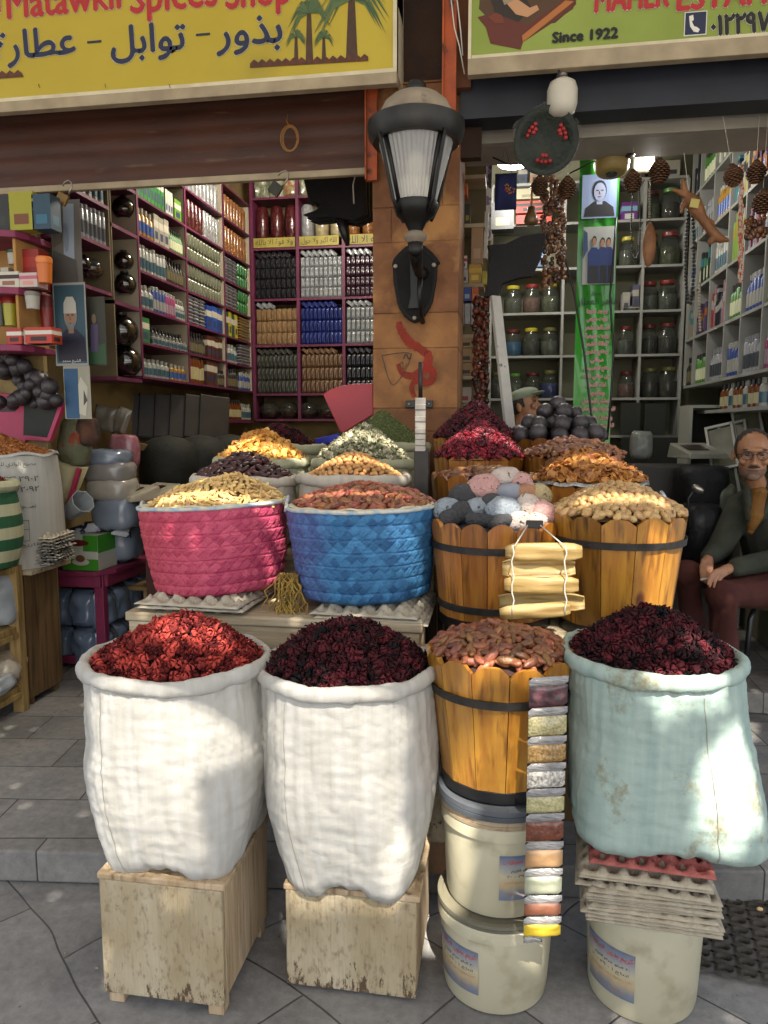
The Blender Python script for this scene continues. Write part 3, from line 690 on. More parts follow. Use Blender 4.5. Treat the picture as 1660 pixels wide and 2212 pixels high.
m_haz = mat('hazelnut_shell', '#b57f45', '#cf9f66', scale=25, rough=.5, rnd=.2)
DATES = [nut(1, .42, .40, 10, 8, .1, i, bend=(-.1, .12, .05)[i % 3], taper=(.12, -.05, .2)[i % 3], ridge=.05) for i in range(5)]
FING = [nut(1, .33, .33, 8, 6, .12, i+9, bend=(-.16, .16, .08)[i % 3]) for i in range(4)]
PEC = [nut(1, .62, .62, 10, 8, .05, i+19, taper=.12) for i in range(3)]
HAZ = [nut(1, .78, .75, 8, 6, .08, i+29) for i in range(3)]
G = 'a single '
heap_items('turmeric_finger', (-1.042, 2.61), .243, .243, 1.308, .100, .023, .0185, FING, m_tur, 'tan turmeric finger heaped in the bright pink woven basket', 'dried root', 'turmeric fingers in the pink basket', m_tcore, ex=1.7, peak=(.05, .03), tilt=.6, layers=2, corelabel='lower layer of turmeric fingers inside the pink basket', limit=280)
heap_items('date', (-.492, 2.59), .238, .238, 1.315, .06, .030, .0255, DATES, m_date1, 'reddish brown date lying in the blue woven basket', 'date', 'dates in the blue basket', m_dcore, ex=1.8, peak=(.0, .05), layers=2, corelabel='lower layer of dates inside the blue basket', limit=105)
heap_items('date', (0, 2.05), .185, .185, .972, .045, .030, .0255, DATES, m_date2, 'brown date lying in the front barrel above the buckets', 'date', 'dates in the front barrel', m_dcore, ex=2, layers=2, corelabel='lower layer of dates inside the front barrel', limit=110)
heap_items('pecan', (.376, 2.54), .205, .205, 1.312, .085, .0245, .0175, PEC, m_pec, 'smooth tan pecan heaped in the wide barrel beside the stones', 'nut', 'pecans in the wide barrel', m_pcore, ex=1.7, layers=2, corelabel='lower layer of pecans inside the wide barrel', limit=280)
# pumice stones
def stone(i, p, r, m, lab, rot=(0, 0, 0)):
    b = MB(); b.ell((0, 0, 0), r, 20, 14, fn=lambda d: 1+.13*nz3(d.x*1.4+i*5, d.y*1.4, d.z*1.4)+.015*nz3(d.x*9, d.y*9+i, d.z*9))
    o = b.build('pumice_stone', m, smooth=True, loc=p, rot=rot); tag(o, lab, 'stone', None); return o
def pumice(n, a, c): 
    m = mat(n, a, c, scale=12, rough=.95, bump=.9, bscale=110, c3='#3a3432', c3scale=80, c3lo=.60, c3hi=.68)
    return m
pk, gy, bk_, ye, orr, wh, bl = pumice('pumice_pink', '#c79c94', '#b88c86'), pumice('pumice_blue_grey', '#98a0a6', '#848c94'), pumice('pumice_black', '#4a4a4c', '#38383a'), pumice('pumice_yellow', '#b8a680', '#a8966c'), pumice('pumice_orange', '#b08264', '#a07254'), pumice('pumice_pale', '#c9bab0', '#b9aaa0'), mat('smooth_grey_stone', '#8f929c', '#7f828c', scale=9, rough=.8, bump=.2)
ST = [  # u, v, size(px), aspect, material, label
 (1045, 1052, 34, .78, pk, 'big pink pitted pumice stone on top of the stone heap'), (1090, 1100, 33, .80, gy, 'blue grey pitted pumice stone at the front of the stone heap'),
 (1105, 1062, 27, .72, bl, 'smooth pale grey stone beside the big pink stone'), (1030, 1092, 26, .66, gy, 'speckled grey pumice stone below the big pink stone'),
 (1135, 1070, 23, 1.1, orr, 'orange pumice stone right of the smooth grey stone'), (1163, 1068, 24, 1.0, ye, 'yellow speckled pumice stone near the right rim'),
 (1172, 1105, 26, .95, pk, 'pink pumice stone resting on the right rim of the barrel'), (1140, 1096, 25, 1.15, wh, 'pale pinkish stone between the grey and the pink stones at the rim'),
 (1090, 1028, 29, .66, wh, 'cream pumice stone at the back top of the heap'), (1125, 1040, 22, .9, pk, 'small pink stone behind the smooth grey one'),
 (1000, 1070, 26, .95, bk_, 'large black pumice stone left of the big pink stone'), (1000, 1103, 24, .85, bk_, 'dark grey pointed pumice stone at the left front'),
 (965, 1095, 25, .8, gy, 'pale speckled stone at the left rim of the barrel'), (973, 1115, 22, .75, bk_, 'black pitted stone low at the left rim'),
 (1037, 1120, 28, .5, bk_, 'flat black pumice stone low at the front rim'), (1065, 1085, 22, .9, bk_, 'dark stone wedged in the middle of the heap'),
 (1080, 1124, 24, .6, bk_, 'small black stone under the blue grey one'), (1120, 1122, 24, .8, wh, 'white stone low behind the black clip'), (1160, 1122, 20, .8, wh, 'small white stone at the right rim below the pink one'),
 (1140, 1058, 20, .8, pk, 'rosy stone at the back between cream and orange ones')]
for i, (u, v, s_, asp, m, lab) in enumerate(ST):
    Y = 2.395+max(0, (1128-v))*.0022+abs(u-1070)*.0003
    p = P(u, v+4, Y=Y+.03); r = s_*Y/1600*1.22
    stone(i, p, (r, r*.85, r*asp), m, lab, rot=(random.uniform(-.3, .3), random.uniform(-.35, .35), random.uniform(-.5, .5)))
f = heap_fn((-.025, 2.56), .2, .2, 1.24, .08); o = heap_core('stone_rubble', (-.025, 2.56), .2, .2, f, bk_); tag(o, 'dark pumice rubble filling the barrel below the stones', 'rubble', None, 'stuff')
# ---------------------------------------------------------------- open cloth bags of the back rows
m_bagw = sackmat('off_white_bag_cloth', '#bdb5a8', '#a9a090'); m_bagg = sackmat('greenish_bag_cloth', '#a5a487', '#8f8f75')
def bag(label, c, z0, z1, rx, ry, m, seed, roll=.02):
    return sack('sack', label, c, rx*.85, ry*.85, z0, c, (rx, ry), z1, m, ears=.004, roll=roll, bulge=.012, seed=seed)
bag('low off-white cloth bag of dark dates behind the pink basket', (-1.075, 2.975), 1.10, 1.375, .215, .165, m_bagw, 21)
heap_items('date', (-1.075, 2.975), .20, .155, 1.375, .095, .026, .0245, DATES, m_dated, 'dark purplish date in the cloth bag behind the pink basket', 'date', 'dark dates in the cloth bag', mat('dark_date_core', '#140a0a'), ex=1.4, layers=2, corelabel='lower layer of dark dates in the cloth bag', limit=0)
bag('low off-white cloth bag of hazelnuts behind the blue basket', (-.610, 2.985), 1.10, 1.385, .225, .17, m_bagw, 22)
heap_items('hazelnut', (-.610, 2.985), .205, .16, 1.385, .105, .0205, .0125, HAZ, m_haz, 'light brown hazelnut in the cloth bag behind the blue basket', 'nut', 'hazelnuts in the cloth bag', mat('haz_core', '#5d3a19'), ex=1.4, layers=1, corelabel='lower layer of hazelnuts in the cloth bag', limit=280)
SL = [slicep(i, .55) for i in range(6)]
m_sl = mat('dried_orange_slice', '#a8661c', '#e0b35c', attr='rnd', rough=.5)
bag('greenish cloth bag of golden dried fruit slices, second from the wall side', (-1.105, 3.29), 1.16, 1.435, .215, .15, m_bagg, 23)
heap_stuff('dried_fruit_heap', (-1.105, 3.29), .21, .15, 1.435, .145, .019, .017, SL, m_sl, 'heap of golden dried fruit slices in the greenish cloth bag', 'dried fruit', ex=1.3, layers=2, core=mat('slice_core', '#7a4512'))
bag('greenish cloth bag of pale mixed blossoms in front of the stone pillar', (-.630, 3.285), 1.16, 1.435, .22, .15, m_bagg, 24)
m_mix = mat('mixed_blossoms', '#5d6042', '#d8cfae', attr='rnd', rough=.7)
heap_stuff('blossom_heap', (-.630, 3.285), .215, .15, 1.435, .165, .016, .013, CAL[:4]+SL[:2], m_mix, 'heap of pale mixed blossoms and seeds before the green heap', 'dried blossoms', ex=1.35, layers=2, core=mat('mix_core', '#55553c'))
bag('cloth bag of dark hibiscus at the very back of the left stand', (-1.09, 3.60), 1.22, 1.49, .20, .15, m_bagg, 25)
heap_stuff('hibiscus_heap', (-1.12, 3.60), .19, .14, 1.49, .12, .016, .013, CAL, m_hib2, 'heap of dark hibiscus at the back left behind the golden slices', 'hibiscus', ex=1.3, layers=2, core=m_hib2c)
bag('cloth bag of ground green herbs against the stone pillar', (-.575, 3.565), 1.22, 1.50, .215, .125, m_bagg, 26)
m_herb = mat('crushed_green_herbs', '#47502c', '#6f7745', attr='rnd', rough=.95)
heap_stuff('herb_heap', (-.585, 3.565), .215, .13, 1.50, .18, .0085, .006, [nut(1, .5, .4, 5, 3, 0, 0)], m_herb, 'smooth cone of crushed green herbs before the pillar', 'herbs', ex=1.15, layers=1, core=mat('herb_core', '#454d2a', '#5c6538', scale=90, rough=1, bump=.6, bscale=200))
# ---------------------------------------------------------------- right back barrels
barrel('barrel', 'low wooden barrel of dates behind the pumice stones', (-.082, 2.95), 1.10, 1.415, .175, .205, n=14, seed=8, style='cut', cut=.018, hoops=(.5,))
heap_items('date', (-.082, 2.95), .185, .185, 1.395, .035, .030, .0255, DATES, m_date2, 'brown date in the low barrel behind the pumice stones', 'date', 'dates in the barrel behind the stones', m_dcore, ex=2, layers=1, corelabel='lower layer of dates in the barrel behind the stones', limit=40)
barrel('barrel', 'wooden barrel of bright red hibiscus in the second back row', (-.105, 3.26), 1.16, 1.475, .17, .20, n=14, seed=9, hoops=(.5,))
m_hib3 = mat('dried_hibiscus_crimson', '#3c0812', '#a02236', attr='rnd', rough=.5)
heap_stuff('hibiscus_heap', (-.105, 3.25), .19, .19, 1.465, .15, .0165, .0135, CAL, m_hib3, 'heap of bright crimson hibiscus in front of the taller dark red heap', 'hibiscus', ex=1.25, layers=2, core=m_hib1c)
barrel('barrel', 'wooden barrel of dark red hibiscus at the back beside the pillar', (-.14, 3.56), 1.22, 1.55, .17, .20, n=14, seed=10, hoops=(.5,))
m_hib4 = mat('dried_hibiscus_wine', '#26060c', '#6e1424', attr='rnd', rough=.55)
heap_stuff('hibiscus_heap', (-.14, 3.55), .19, .17, 1.545, .165, .0155, .0125, CAL, m_hib4, 'tall cone of wine red hibiscus beside the stone pillar', 'hibiscus', ex=1.15, layers=2, core=m_hib1c)
barrel('barrel', 'wide orange barrel of golden dried slices with foil on its rim', (.325, 2.90), 1.10, 1.395, .18, .205, n=13, seed=11, hoops=(.35,))
m_foil = mat('crumpled_foil', '#b9b9b4', '#8f8f8c', scale=30, rough=.3, metal=.7, bump=.6, bscale=60)
m_sl2 = mat('dried_mushroom_slice', '#7c4518', '#c68b43', attr='rnd', rough=.45)
heap_stuff('dried_fruit_heap', (.325, 2.90), .20, .19, 1.395, .105, .019, .0185, SL, m_sl2, 'heap of golden brown dried slices in the barrel with foil rim', 'dried fruit', ex=1.4, layers=2, core=mat('slice_core2', '#5a3312'), peak=(-.02, .02))
o = MB().lathe([(.196, 1.392), (.209, 1.398), (.211, 1.385)], 90, (.325, 2.90), cap=False, fn=lambda r, z, a, i: (r+.002*sin(a*40), z-.007*abs(sin(a*6.5))+.006)).build('foil_lining', m_foil, smooth=True); tag(o, 'silvery foil folded over the rim of the dried slice barrel', 'foil')
barrel('barrel', 'orange barrel of plump brown dates behind the dried slices', (.285, 3.21), 1.16, 1.475, .17, .20, n=14, seed=12, hoops=(.4,))
heap_items('date', (.285, 3.21), .19, .18, 1.472, .055, .029, .0265, DATES, m_date2, 'plump brown date in the barrel behind the dried slices', 'date', 'plump dates in the back barrel', m_dcore, ex=1.7, layers=2, corelabel='lower layer of plump dates in the back barrel', limit=40)
barrel('barrel', 'reddish wooden barrel of black resin balls at the back right', (.245, 3.53), 1.22, 1.545, .175, .205, n=14, seed=13, hoops=(.5,))
m_ball = mat('black_resin_ball', '#231e20', '#3b3436', scale=9, rough=.45, bump=.7, bscale=26, rnd=.2, c3='#6f6a6a', c3scale=14, c3lo=.66, c3hi=.8)
BR = random.Random(3); nb = 0
me = MB().ell((0, 0, 0), (.038, .038, .036), 20, 14, fn=lambda d: 1+.07*nz3(d.x*2, d.y*2, d.z*2)+.03*nz3(d.x*6, d.y*6, d.z*6)).build('resin_ball', m_ball, smooth=True)
for z, r, n_ in ((1.565, .165, 12), (1.565, .085, 6), (1.615, .125, 9), (1.62, .04, 3), (1.665, .07, 5), (1.70, .0, 1)):
    for k in range(n_):
        a = 2*pi*k/n_+z*9; p = (.245+r*cos(a)*1.1+BR.uniform(-.006, .006), 3.53+r*sin(a)*.95, z+BR.uniform(-.006, .006))
        o = me if nb == 0 else copyof(me); nb += 1
        o.location = p; o.rotation_euler = (BR.uniform(0, 3), BR.uniform(0, 3), BR.uniform(0, 3)); o.scale = (BR.uniform(.85, 1.15),)*3
        tag(o, 'wrinkled black resin ball piled in the back right barrel', 'resin ball', 'black resin balls in the back barrel')
# ---------------------------------------------------------------- hanging slatted rack of split bamboo, with its clip and cord
m_bam = woodmat('split_bamboo', '#b3975f', '#a1844c', '#7c5e30', 'x', 30, .5, bump=.2)
m_cord = mat('white_cord', '#c9c4b6', rough=.9)
cl = P(1155, 1128, Y=2.335)
t = thing('bamboo_rack', 'small rack of split bamboo slats hanging on a white cord from the pumice barrel', 'hanging rack', cl)
MB().box(-.026, .026, -.012, .004, -.018, .006).build('clip', m_black, t, bevel=.002)
def slat(u0, v0, u1, v1, hgt, Y, tilt=0, rev=False):
    a = P(u0, v0, Y=Y)-cl; c = P(u1, v1, Y=Y+tilt)-cl; L_ = (c-a).length; d = (c-a).normalized()
    b = MB(); n = 10; k = 8; vs = []; fs = []
    r = hgt/2
    for i in range(n+1):
        q = i/n; rr = r*(1-.35*(abs(2*q-1)**6))
        for j in range(k+1):
            ph = pi*j/k; x = L_*(q-.5); z = rr*cos(ph); y = -rr*.55*sin(ph)*(-1 if rev else 1)+.010*nz3(q*3, ph, u0)
            vs.append((x, y, z))
    for i in range(n):
        for j in range(k): a_ = i*(k+1)+j; fs.append((a_, a_+1, a_+k+2, a_+k+1))
    b.add(vs, fs); o = b.build('slat', m_bam, t, smooth=True, loc=(a+c)/2, rot=d.to_track_quat('X', 'Z').to_euler())
    s_ = o.modifiers.new('s', 'SOLIDIFY'); s_.thickness = .005
for args in ((1092, 1192, 1258, 1192, .056, 2.26), (1086, 1228, 1243, 1226, .052, 2.255, 0, True), (1090, 1262, 1250, 1264, .056, 2.26), (1078, 1300, 1262, 1302, .050, 2.31, -.07, True), (1080, 1325, 1232, 1315, .048, 2.25, .0)):
    slat(*args)
b = MB()
for (u0, v0, u1, v1) in ((1140, 1135, 1112, 1180), (1168, 1135, 1218, 1178)): b.tube([P(u0, v0, Y=2.32)-cl, P(u1, v1, Y=2.238)-cl], .0022, 6)
for u in (1108, 1222):
    b.tube([P(u+(3*sin(i*2)), 1178+i*17, Y=2.232+.006*(i % 2))-cl for i in range(10)], .0022, 6)
b.build('cord', m_cord, t, smooth=True)
# binder clip on the pecan barrel
o = MB().box(-.016, .016, -.008, .006, -.016, .012).tube([(-.008, -.004, .01), (-.01, .006, .04), (.01, .006, .04), (.008, -.004, .01)], .0015, 5).build('binder_clip', m_black, loc=P(1447, 1130, Y=2.40)); tag(o, 'black binder clip on the rim of the pecan barrel', 'clip')
# ---------------------------------------------------------------- strip of spice sachets
m_bagp = mat('clear_bag_plastic', '#8c8a88', '#6e6c6a', scale=30, rough=.18, bump=.5, bscale=50, stretch=(1, 1, 3), spec=.8)
SP = [('dried red hibiscus threads', '#241014', '#5a2c34', 60), ('pale green cumin seed', '#8a8258', '#b8ad7e', 160), ('golden cumin seed', '#a88448', '#6d5128', 150), ('white pepper grains', '#c9c4b8', '#77716a', 150), ('fennel seed', '#8f8a5e', '#b5ac7c', 170),
      ('orange chilli flakes', '#7c3c1a', '#4c2010', 150), ('tan ginger powder', '#967550', '#8a6a46', 20), ('pale grey-green powder', '#8c8f7c', '#82846f', 20), ('rust brown powder', '#74442c', '#643a24', 20), ('bright yellow turmeric powder', '#b59a1c', '#a38a16', 20)]
t = thing('sachet_strip', 'strip of ten clear sachets of spices hanging from the front date barrel', 'spice sachets', P(1186, 1450, Y=1.80))
O0 = P(1186, 1450, Y=1.80); ys = [1462, 1528, 1590, 1648, 1703, 1757, 1818, 1876, 1934, 1980, 2025]
def cushion(x0, x1, z0, z1, d, n=10, k=8, seed=0, tilt=0):
    vs = []; fs = []
    for s_ in (-1, 1):
        for j in range(k+1):
            for i in range(n+1):
                u = i/n; v = j/k; e = (max(0, 1-(2*u-1)**4)*max(0, 1-(2*v-1)**4))**.5
                vs.append((x0+(x1-x0)*u, s_*d*e*(1+.5*nz3(u*3, v*3, seed)), z0+(z1-z0)*v+tilt*(u-.5)+.0015*nz3(u*8, v*8, seed)))
    o = (n+1)*(k+1)
    for j in range(k):
        for i in range(n): a = j*(n+1)+i; fs.append((a, a+1, a+n+2, a+n+1)); fs.append((a+o, a+o+n+1, a+o+n+2, a+o+1))
    return vs, fs
Mrot = Matrix.Rotation(R(8), 3, 'Z')
for i in range(10):
    zt = P(1186, ys[i], Y=1.80).z-O0.z; zb = P(1186, ys[i+1], Y=1.80).z-O0.z; wv = .046
    nm, c1, c2, sc = SP[i]
    v, fs = cushion(-wv, wv, zb+.001, zt-.016, .010, seed=i, tilt=.012)
    o = MB().add(v, fs).build('sachet', mat('spice_'+nm.replace(' ', '_'), c1, c2, scale=sc, rough=.6, bump=.4, bscale=sc, coat=.8, spec=.6), t, smooth=True); o['label'] = 'sachet of '+nm
    v, fs = cushion(-wv-.001, wv+.001, zt-.020, zt+.002, .004, k=3, seed=i+40, tilt=.012)
    MB().add(v, fs).build('sachet_seal', m_bagp, o, smooth=True, loc=(0, -.006, 0))
v, fs = cushion(-wv, .0, P(1186, 2040, Y=1.80).z-O0.z, zb, .003, k=3, seed=77, tilt=.01); MB().add(v, fs).build('bottom_flap', m_bagp, t, smooth=True)
# dry twigs bunch hanging between the two baskets
m_twig = mat('dry_straw_twig', '#a8893c', '#7a5f2a', scale=20, rough=.8)
b = MB(); RR = random.Random(5); T0 = P(625, 1240, Y=2.45)
for k in range(46):
    q = RR.random(); p = Vector((RR.uniform(-.035, .035), RR.uniform(-.02, .02), .0)); pts = [p]
    for i in range(7):
        p = p+Vector((RR.uniform(-.020, .022)+.004*(k % 3-1), RR.uniform(-.012, .006)-.006, -RR.uniform(.008, .034)*(1 if k % 5 else 1.6))); pts.append(p)
    b.tube(pts, [.0028]*4+[.0024]*3+[.0012], 5)
o = b.build('twig_bunch', m_twig, smooth=True, loc=T0); tag(o, 'tangled bunch of dry yellowish twigs hanging between the two woven baskets', 'dry twigs')
# ---------------------------------------------------------------- text helpers
AR = {'ا': (0xFE8D, 2), 'ب': (0xFE8F, 4), 'ة': (0xFE93, 2), 'ت': (0xFE95, 4), 'ث': (0xFE99, 4), 'ج': (0xFE9D, 4), 'ح': (0xFEA1, 4), 'خ': (0xFEA5, 4), 'د': (0xFEA9, 2), 'ذ': (0xFEAB, 2), 'ر': (0xFEAD, 2), 'ز': (0xFEAF, 2),
      'س': (0xFEB1, 4), 'ش': (0xFEB5, 4), 'ص': (0xFEB9, 4), 'ض': (0xFEBD, 4), 'ط': (0xFEC1, 4), 'ظ': (0xFEC5, 4), 'ع': (0xFEC9, 4), 'غ': (0xFECD, 4), 'ف': (0xFED1, 4), 'ق': (0xFED5, 4), 'ك': (0xFED9, 4), 'ل': (0xFEDD, 4),
      'م': (0xFEE1, 4), 'ن': (0xFEE5, 4), 'ه': (0xFEE9, 4), 'و': (0xFEED, 2), 'ى': (0xFEEF, 2), 'ي': (0xFEF1, 4), 'أ': (0xFE83, 2), 'إ': (0xFE87, 2)}
def shape(t):
    out = []; n = len(t); i = 0
    while i < n:
        ch = t[i]
        if ch in AR:
            pj = i > 0 and t[i-1] in AR and AR[t[i-1]][1] == 4
            if ch == 'ل' and i+1 < n and t[i+1] == 'ا': out.append(chr(0xFEFB+(1 if pj else 0))); i += 2; continue
            base, k = AR[ch]; nj = k == 4 and i+1 < n and t[i+1] in AR
            out.append(chr(base+(3 if pj and nj else 2 if nj else 1 if pj else 0)))
        else: out.append(ch)
        i += 1
    s = ''.join(out[::-1])
    # keep latin / digit runs left to right
    import re
    return re.sub(r'[0-9٠-٩/.\-]+', lambda m_: m_.group(0)[::-1], s)
TMP = bpy.data.scenes.new('lettering_workshop'); TCACHE = {}
def text_mesh(body, offset=0.0, res=2):
    if (body, offset) in TCACHE: return TCACHE[(body, offset)]
    c = bpy.data.curves.new('txt', 'FONT'); c.body = body; c.size = 1; c.offset = offset; c.resolution_u = res; c.extrude = 0
    o = bpy.data.objects.new('txt', c); TMP.collection.objects.link(o); vl = TMP.view_layers[0]; vl.update(); dg = vl.depsgraph
    me = bpy.data.meshes.new_from_object(o.evaluated_get(dg), depsgraph=dg); v = [tuple(p.co) for p in me.vertices]; f = [tuple(p.vertices) for p in me.polygons]
    bpy.data.objects.remove(o); bpy.data.curves.remove(c); bpy.data.meshes.remove(me); TCACHE[(body, offset)] = (v, f); return v, f
def text_fit(name, body, m, parent, X0, X1, Z0, Z1, Y, offset=.0, base=False, wrap=None, embolden=0, off=None):
    """flat lettering in the xz plane at depth Y, fitted to a box (world, or parent space)"""
    v, f = text_mesh(body, 0)
    xs = [p[0] for p in v]; ys = [p[1] for p in v]; a, b_, c, d = min(xs), max(xs), min(ys), max(ys)
    if base: c = 0; d = .72
    sx = (X1-X0)/(b_-a); sz = (Z1-Z0)/(d-c); vs = []
    for x, y, _ in v:
        X = X0+(x-a)*sx; Z = Z0+(y-c)*sz
        vs.append((X, Y, Z) if wrap is None else wrap(X, Z))
    o = MB().add(vs, f).build(name, m, parent); return o
m_navy = mat('navy_lettering', '#17203f', rough=.5); m_red = mat('red_lettering', '#a81e22', rough=.5); m_white = mat('white_lettering', '#d9d6cc', rough=.5); m_blk = mat('black_lettering', '#141414', rough=.6)
# ---------------------------------------------------------------- pillar between the shops
PY = 3.75; pxl = P(806, 700, Y=PY).x; pxr = P(990, 700, Y=PY).x
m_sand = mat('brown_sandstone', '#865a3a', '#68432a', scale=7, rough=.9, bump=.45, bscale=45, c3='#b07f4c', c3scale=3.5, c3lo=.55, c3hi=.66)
m_sand2 = mat('pale_sandstone', '#96693e', '#7a5232', scale=7, rough=.9, bump=.45, bscale=45, c3='#6f4a2c', c3scale=5, c3lo=.58, c3hi=.66)  # paler tone of the stone for some courses
t = thing('stone_pillar', 'brown sandstone pillar between the two shops carrying the wall lantern', 'pillar', ((pxl+pxr)/2, PY, .12))
w = (pxr-pxl)/2; zs = [.12]+[P(900, v, Y=PY).z for v in (932, 882, 752, 676, 522, 446, 300, 180)]+[3.25]
b = MB(); b2 = MB()
for i in range(len(zs)-1):
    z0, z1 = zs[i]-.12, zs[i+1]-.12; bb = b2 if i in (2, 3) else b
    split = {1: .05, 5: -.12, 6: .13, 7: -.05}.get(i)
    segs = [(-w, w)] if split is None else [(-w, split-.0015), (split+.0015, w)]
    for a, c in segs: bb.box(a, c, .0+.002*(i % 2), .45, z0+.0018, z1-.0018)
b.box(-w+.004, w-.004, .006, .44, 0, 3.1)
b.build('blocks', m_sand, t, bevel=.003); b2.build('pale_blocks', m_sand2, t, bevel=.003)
cx0 = (pxl+pxr)/2
def pl(u, v, y=-.004): p = P(u, v, Y=PY+y); return (p.x-cx0, y, p.z-.12)
def ribbon(pts, wds, y, m, name, parent, n=6):
    b = MB(); vs = []; fs = []; q = []
    for i in range(len(pts)-1):
        p0 = pts[max(i-1, 0)]; p1 = pts[i]; p2 = pts[i+1]; p3 = pts[min(i+2, len(pts)-1)]
        for k in range(n):
            t_ = k/n; w0 = wds[i]*(1-t_)+wds[i+1]*t_
            q.append(tuple(.5*((2*p1[d])+(-p0[d]+p2[d])*t_+(2*p0[d]-5*p1[d]+4*p2[d]-p3[d])*t_*t_+(-p0[d]+3*p1[d]-3*p2[d]+p3[d])*t_**3) for d in (0, 1))+(w0,))
    q.append(tuple(pts[-1])+(wds[-1],))
    for i, (x, z, w_) in enumerate(q):
        a = q[max(i-1, 0)]; c = q[min(i+1, len(q)-1)]; dx, dz = c[0]-a[0], c[1]-a[1]; l = math.hypot(dx, dz) or 1
        ww = w_*(1+.25*nz3(x*60, z*60, 2)); vs += [(x-dz/l*ww, y, z+dx/l*ww), (x+dz/l*ww, y, z-dx/l*ww)]
    for i in range(len(q)-1): fs.append((2*i, 2*i+1, 2*i+3, 2*i+2))
    return b.add(vs, fs).build(name, m, parent)
m_spray = mat('red_spray_paint', '#9a2a1c', '#7c2417', scale=9, rough=.85, alpha=.72)
# soft-edged spray: alpha falls with noise
def g(pts, ws, nm='graffiti', m=m_spray, y=-.004): return ribbon([pl(u, v)[::2] for u, v in pts], [w_*3.75/1600 for w_ in ws], y, m, nm, t)
g([(862, 695), (866, 712), (884, 738), (906, 752), (922, 764)], [6, 9, 10, 9, 8]); g([(922, 758), (926, 778), (914, 800), (892, 812), (870, 806), (860, 786)], [8, 10, 9, 8, 6, 4], y=-.0045)
g([(905, 815), (918, 826), (932, 822), (936, 806), (926, 794), (912, 800), (908, 815)], [7, 8, 8, 8, 7, 7, 7], y=-.005); g([(908, 820), (894, 826), (890, 840), (896, 858)], [7, 6, 5, 5], y=-.0052)
g([(825, 768), (888, 766), (850, 832), (826, 770)], [.7, .7, .7, .7], 'scratch_mark', m_blk); g([(872, 775), (878, 765), (884, 776), (890, 764)], [1, 1, 1, 1], 'scratch_mark', m_blk, -.0062); g([(862, 790), (870, 782), (872, 798), (880, 785)], [.7]*4, 'scratch_mark', m_blk, -.0064)
b = MB(); p = P(906, 873, Y=PY-.012)
b.box(p.x-.068, p.x+.068, PY-.02, PY-.001, p.z-.018, p.z+.018); b.build('bracket', m_black, bevel=.003)
br = bpy.data.objects['bracket']; tag(br, 'black iron bracket screwed low on the pillar above the herb heap', 'bracket')
sc = MB()
for dx in (-.05, .05): sc.ell((p.x+dx, PY-.021, p.z), (.006, .003, .006), 8, 5)
sc.build('screw', m_steel, br, smooth=True)
# ---------------------------------------------------------------- lantern
LY = 3.42; LC = P(899, 300, Y=LY); lx = LC.x
def lz(v, Y=LY): return P(899, v, Y=Y).z
t = thing('wall_lantern', 'large black street lantern with dusty dome and ribbed glass on the pillar', 'lantern', (lx, LY, lz(300)))
z0 = lz(300); s = 3.5/1600
m_dust = mat('dusty_grey_dome', '#7a6f60', '#9a8c78', scale=6, rough=.85, c3='#4a443c', c3scale=9, c3lo=.6, c3hi=.75)
m_lblk = mat('lantern_black', '#090909', '#141312', scale=12, rough=.42, spec=.4)
m_rim = mat('lantern_rim', '#121212', '#2c2a27', scale=10, rough=.45)
m_plate = mat('plate_black', '#070707', '#0f0f0e', scale=9, rough=.6, spec=.25)
m_glass = mat('ribbed_glass', '#c9c9c6', rough=.2, alpha=.5, spec=.8)
m_bulb = mat('white_bulb_plastic', '#ded8c4', '#d2c8af', scale=9, rough=.4)
def zz(v): return lz(v)-z0
MB().lathe([(.0, zz(232)), (.018, zz(222)), (.022, zz(214)), (.012, zz(211)), (.03, zz(208)), (.046, zz(196)), (.044, zz(184)), (.03, zz(177)), (0, zz(174))], 28).build('finial', m_lblk, t, smooth=True)
MB().lathe([(.166, zz(268)), (.160, zz(246)), (.140, zz(226)), (.105, zz(211)), (.055, zz(202)), (0, zz(200))], 48).build('dome', m_dust, t, smooth=True)
MB().lathe([(.168, zz(312)), (.19, zz(312)), (.208, zz(300)), (.216, zz(282)), (.214, zz(268)), (.19, zz(262)), (.150, zz(264)), (.150, zz(300)), (.168, zz(312))], 56, cap=False).build('rim', m_rim, t, smooth=True, auto=50)
MB().lathe([(.085, zz(446)), (.165, zz(304))], 160, cap=False, fn=lambda r, z, a, i: (r+.0035*sin(a*44), z)).build('glass', m_glass, t, smooth=True)
b = MB()
for k in range(4):
    a = pi/4+k*pi/2; b.tube([(.172*cos(a), .172*sin(a), zz(302)), (.13*cos(a), .13*sin(a), zz(372)), (.092*cos(a), .092*sin(a), zz(446))], [.012, .010, .010], 6)
    b.tube([(.172*cos(a), .172*sin(a), zz(302)), (.2*cos(a), .2*sin(a), zz(310)), (.185*cos(a), .185*sin(a), zz(330)), (.125*cos(a), .125*sin(a), zz(440)), (.09*cos(a), .09*sin(a), zz(470))], [.008]*5, 6)
b.build('frame_bar', m_lblk, t, smooth=True)
MB().lathe([(.025, zz(505)), (.035, zz(495)), (.05, zz(480)), (.085, zz(466)), (.1, zz(446)), (.098, zz(438)), (.085, zz(440))], 32).build('collar', m_lblk, t, smooth=True, auto=40)
MB().lathe([(.062, zz(440)), (.075, zz(436)), (.078, zz(400)), (.076, zz(388)), (.05, zz(384)), (.045, zz(350)), (.03, zz(330)), (0, zz(328))], 28).build('bulb', m_bulb, t, smooth=True)
MB().lathe([(.0, zz(530)), (.028, zz(528)), (.05, zz(516)), (.052, zz(510)), (.04, zz(503)), (.03, zz(500))], 28).build('pale_ring', m_dust, t, smooth=True)
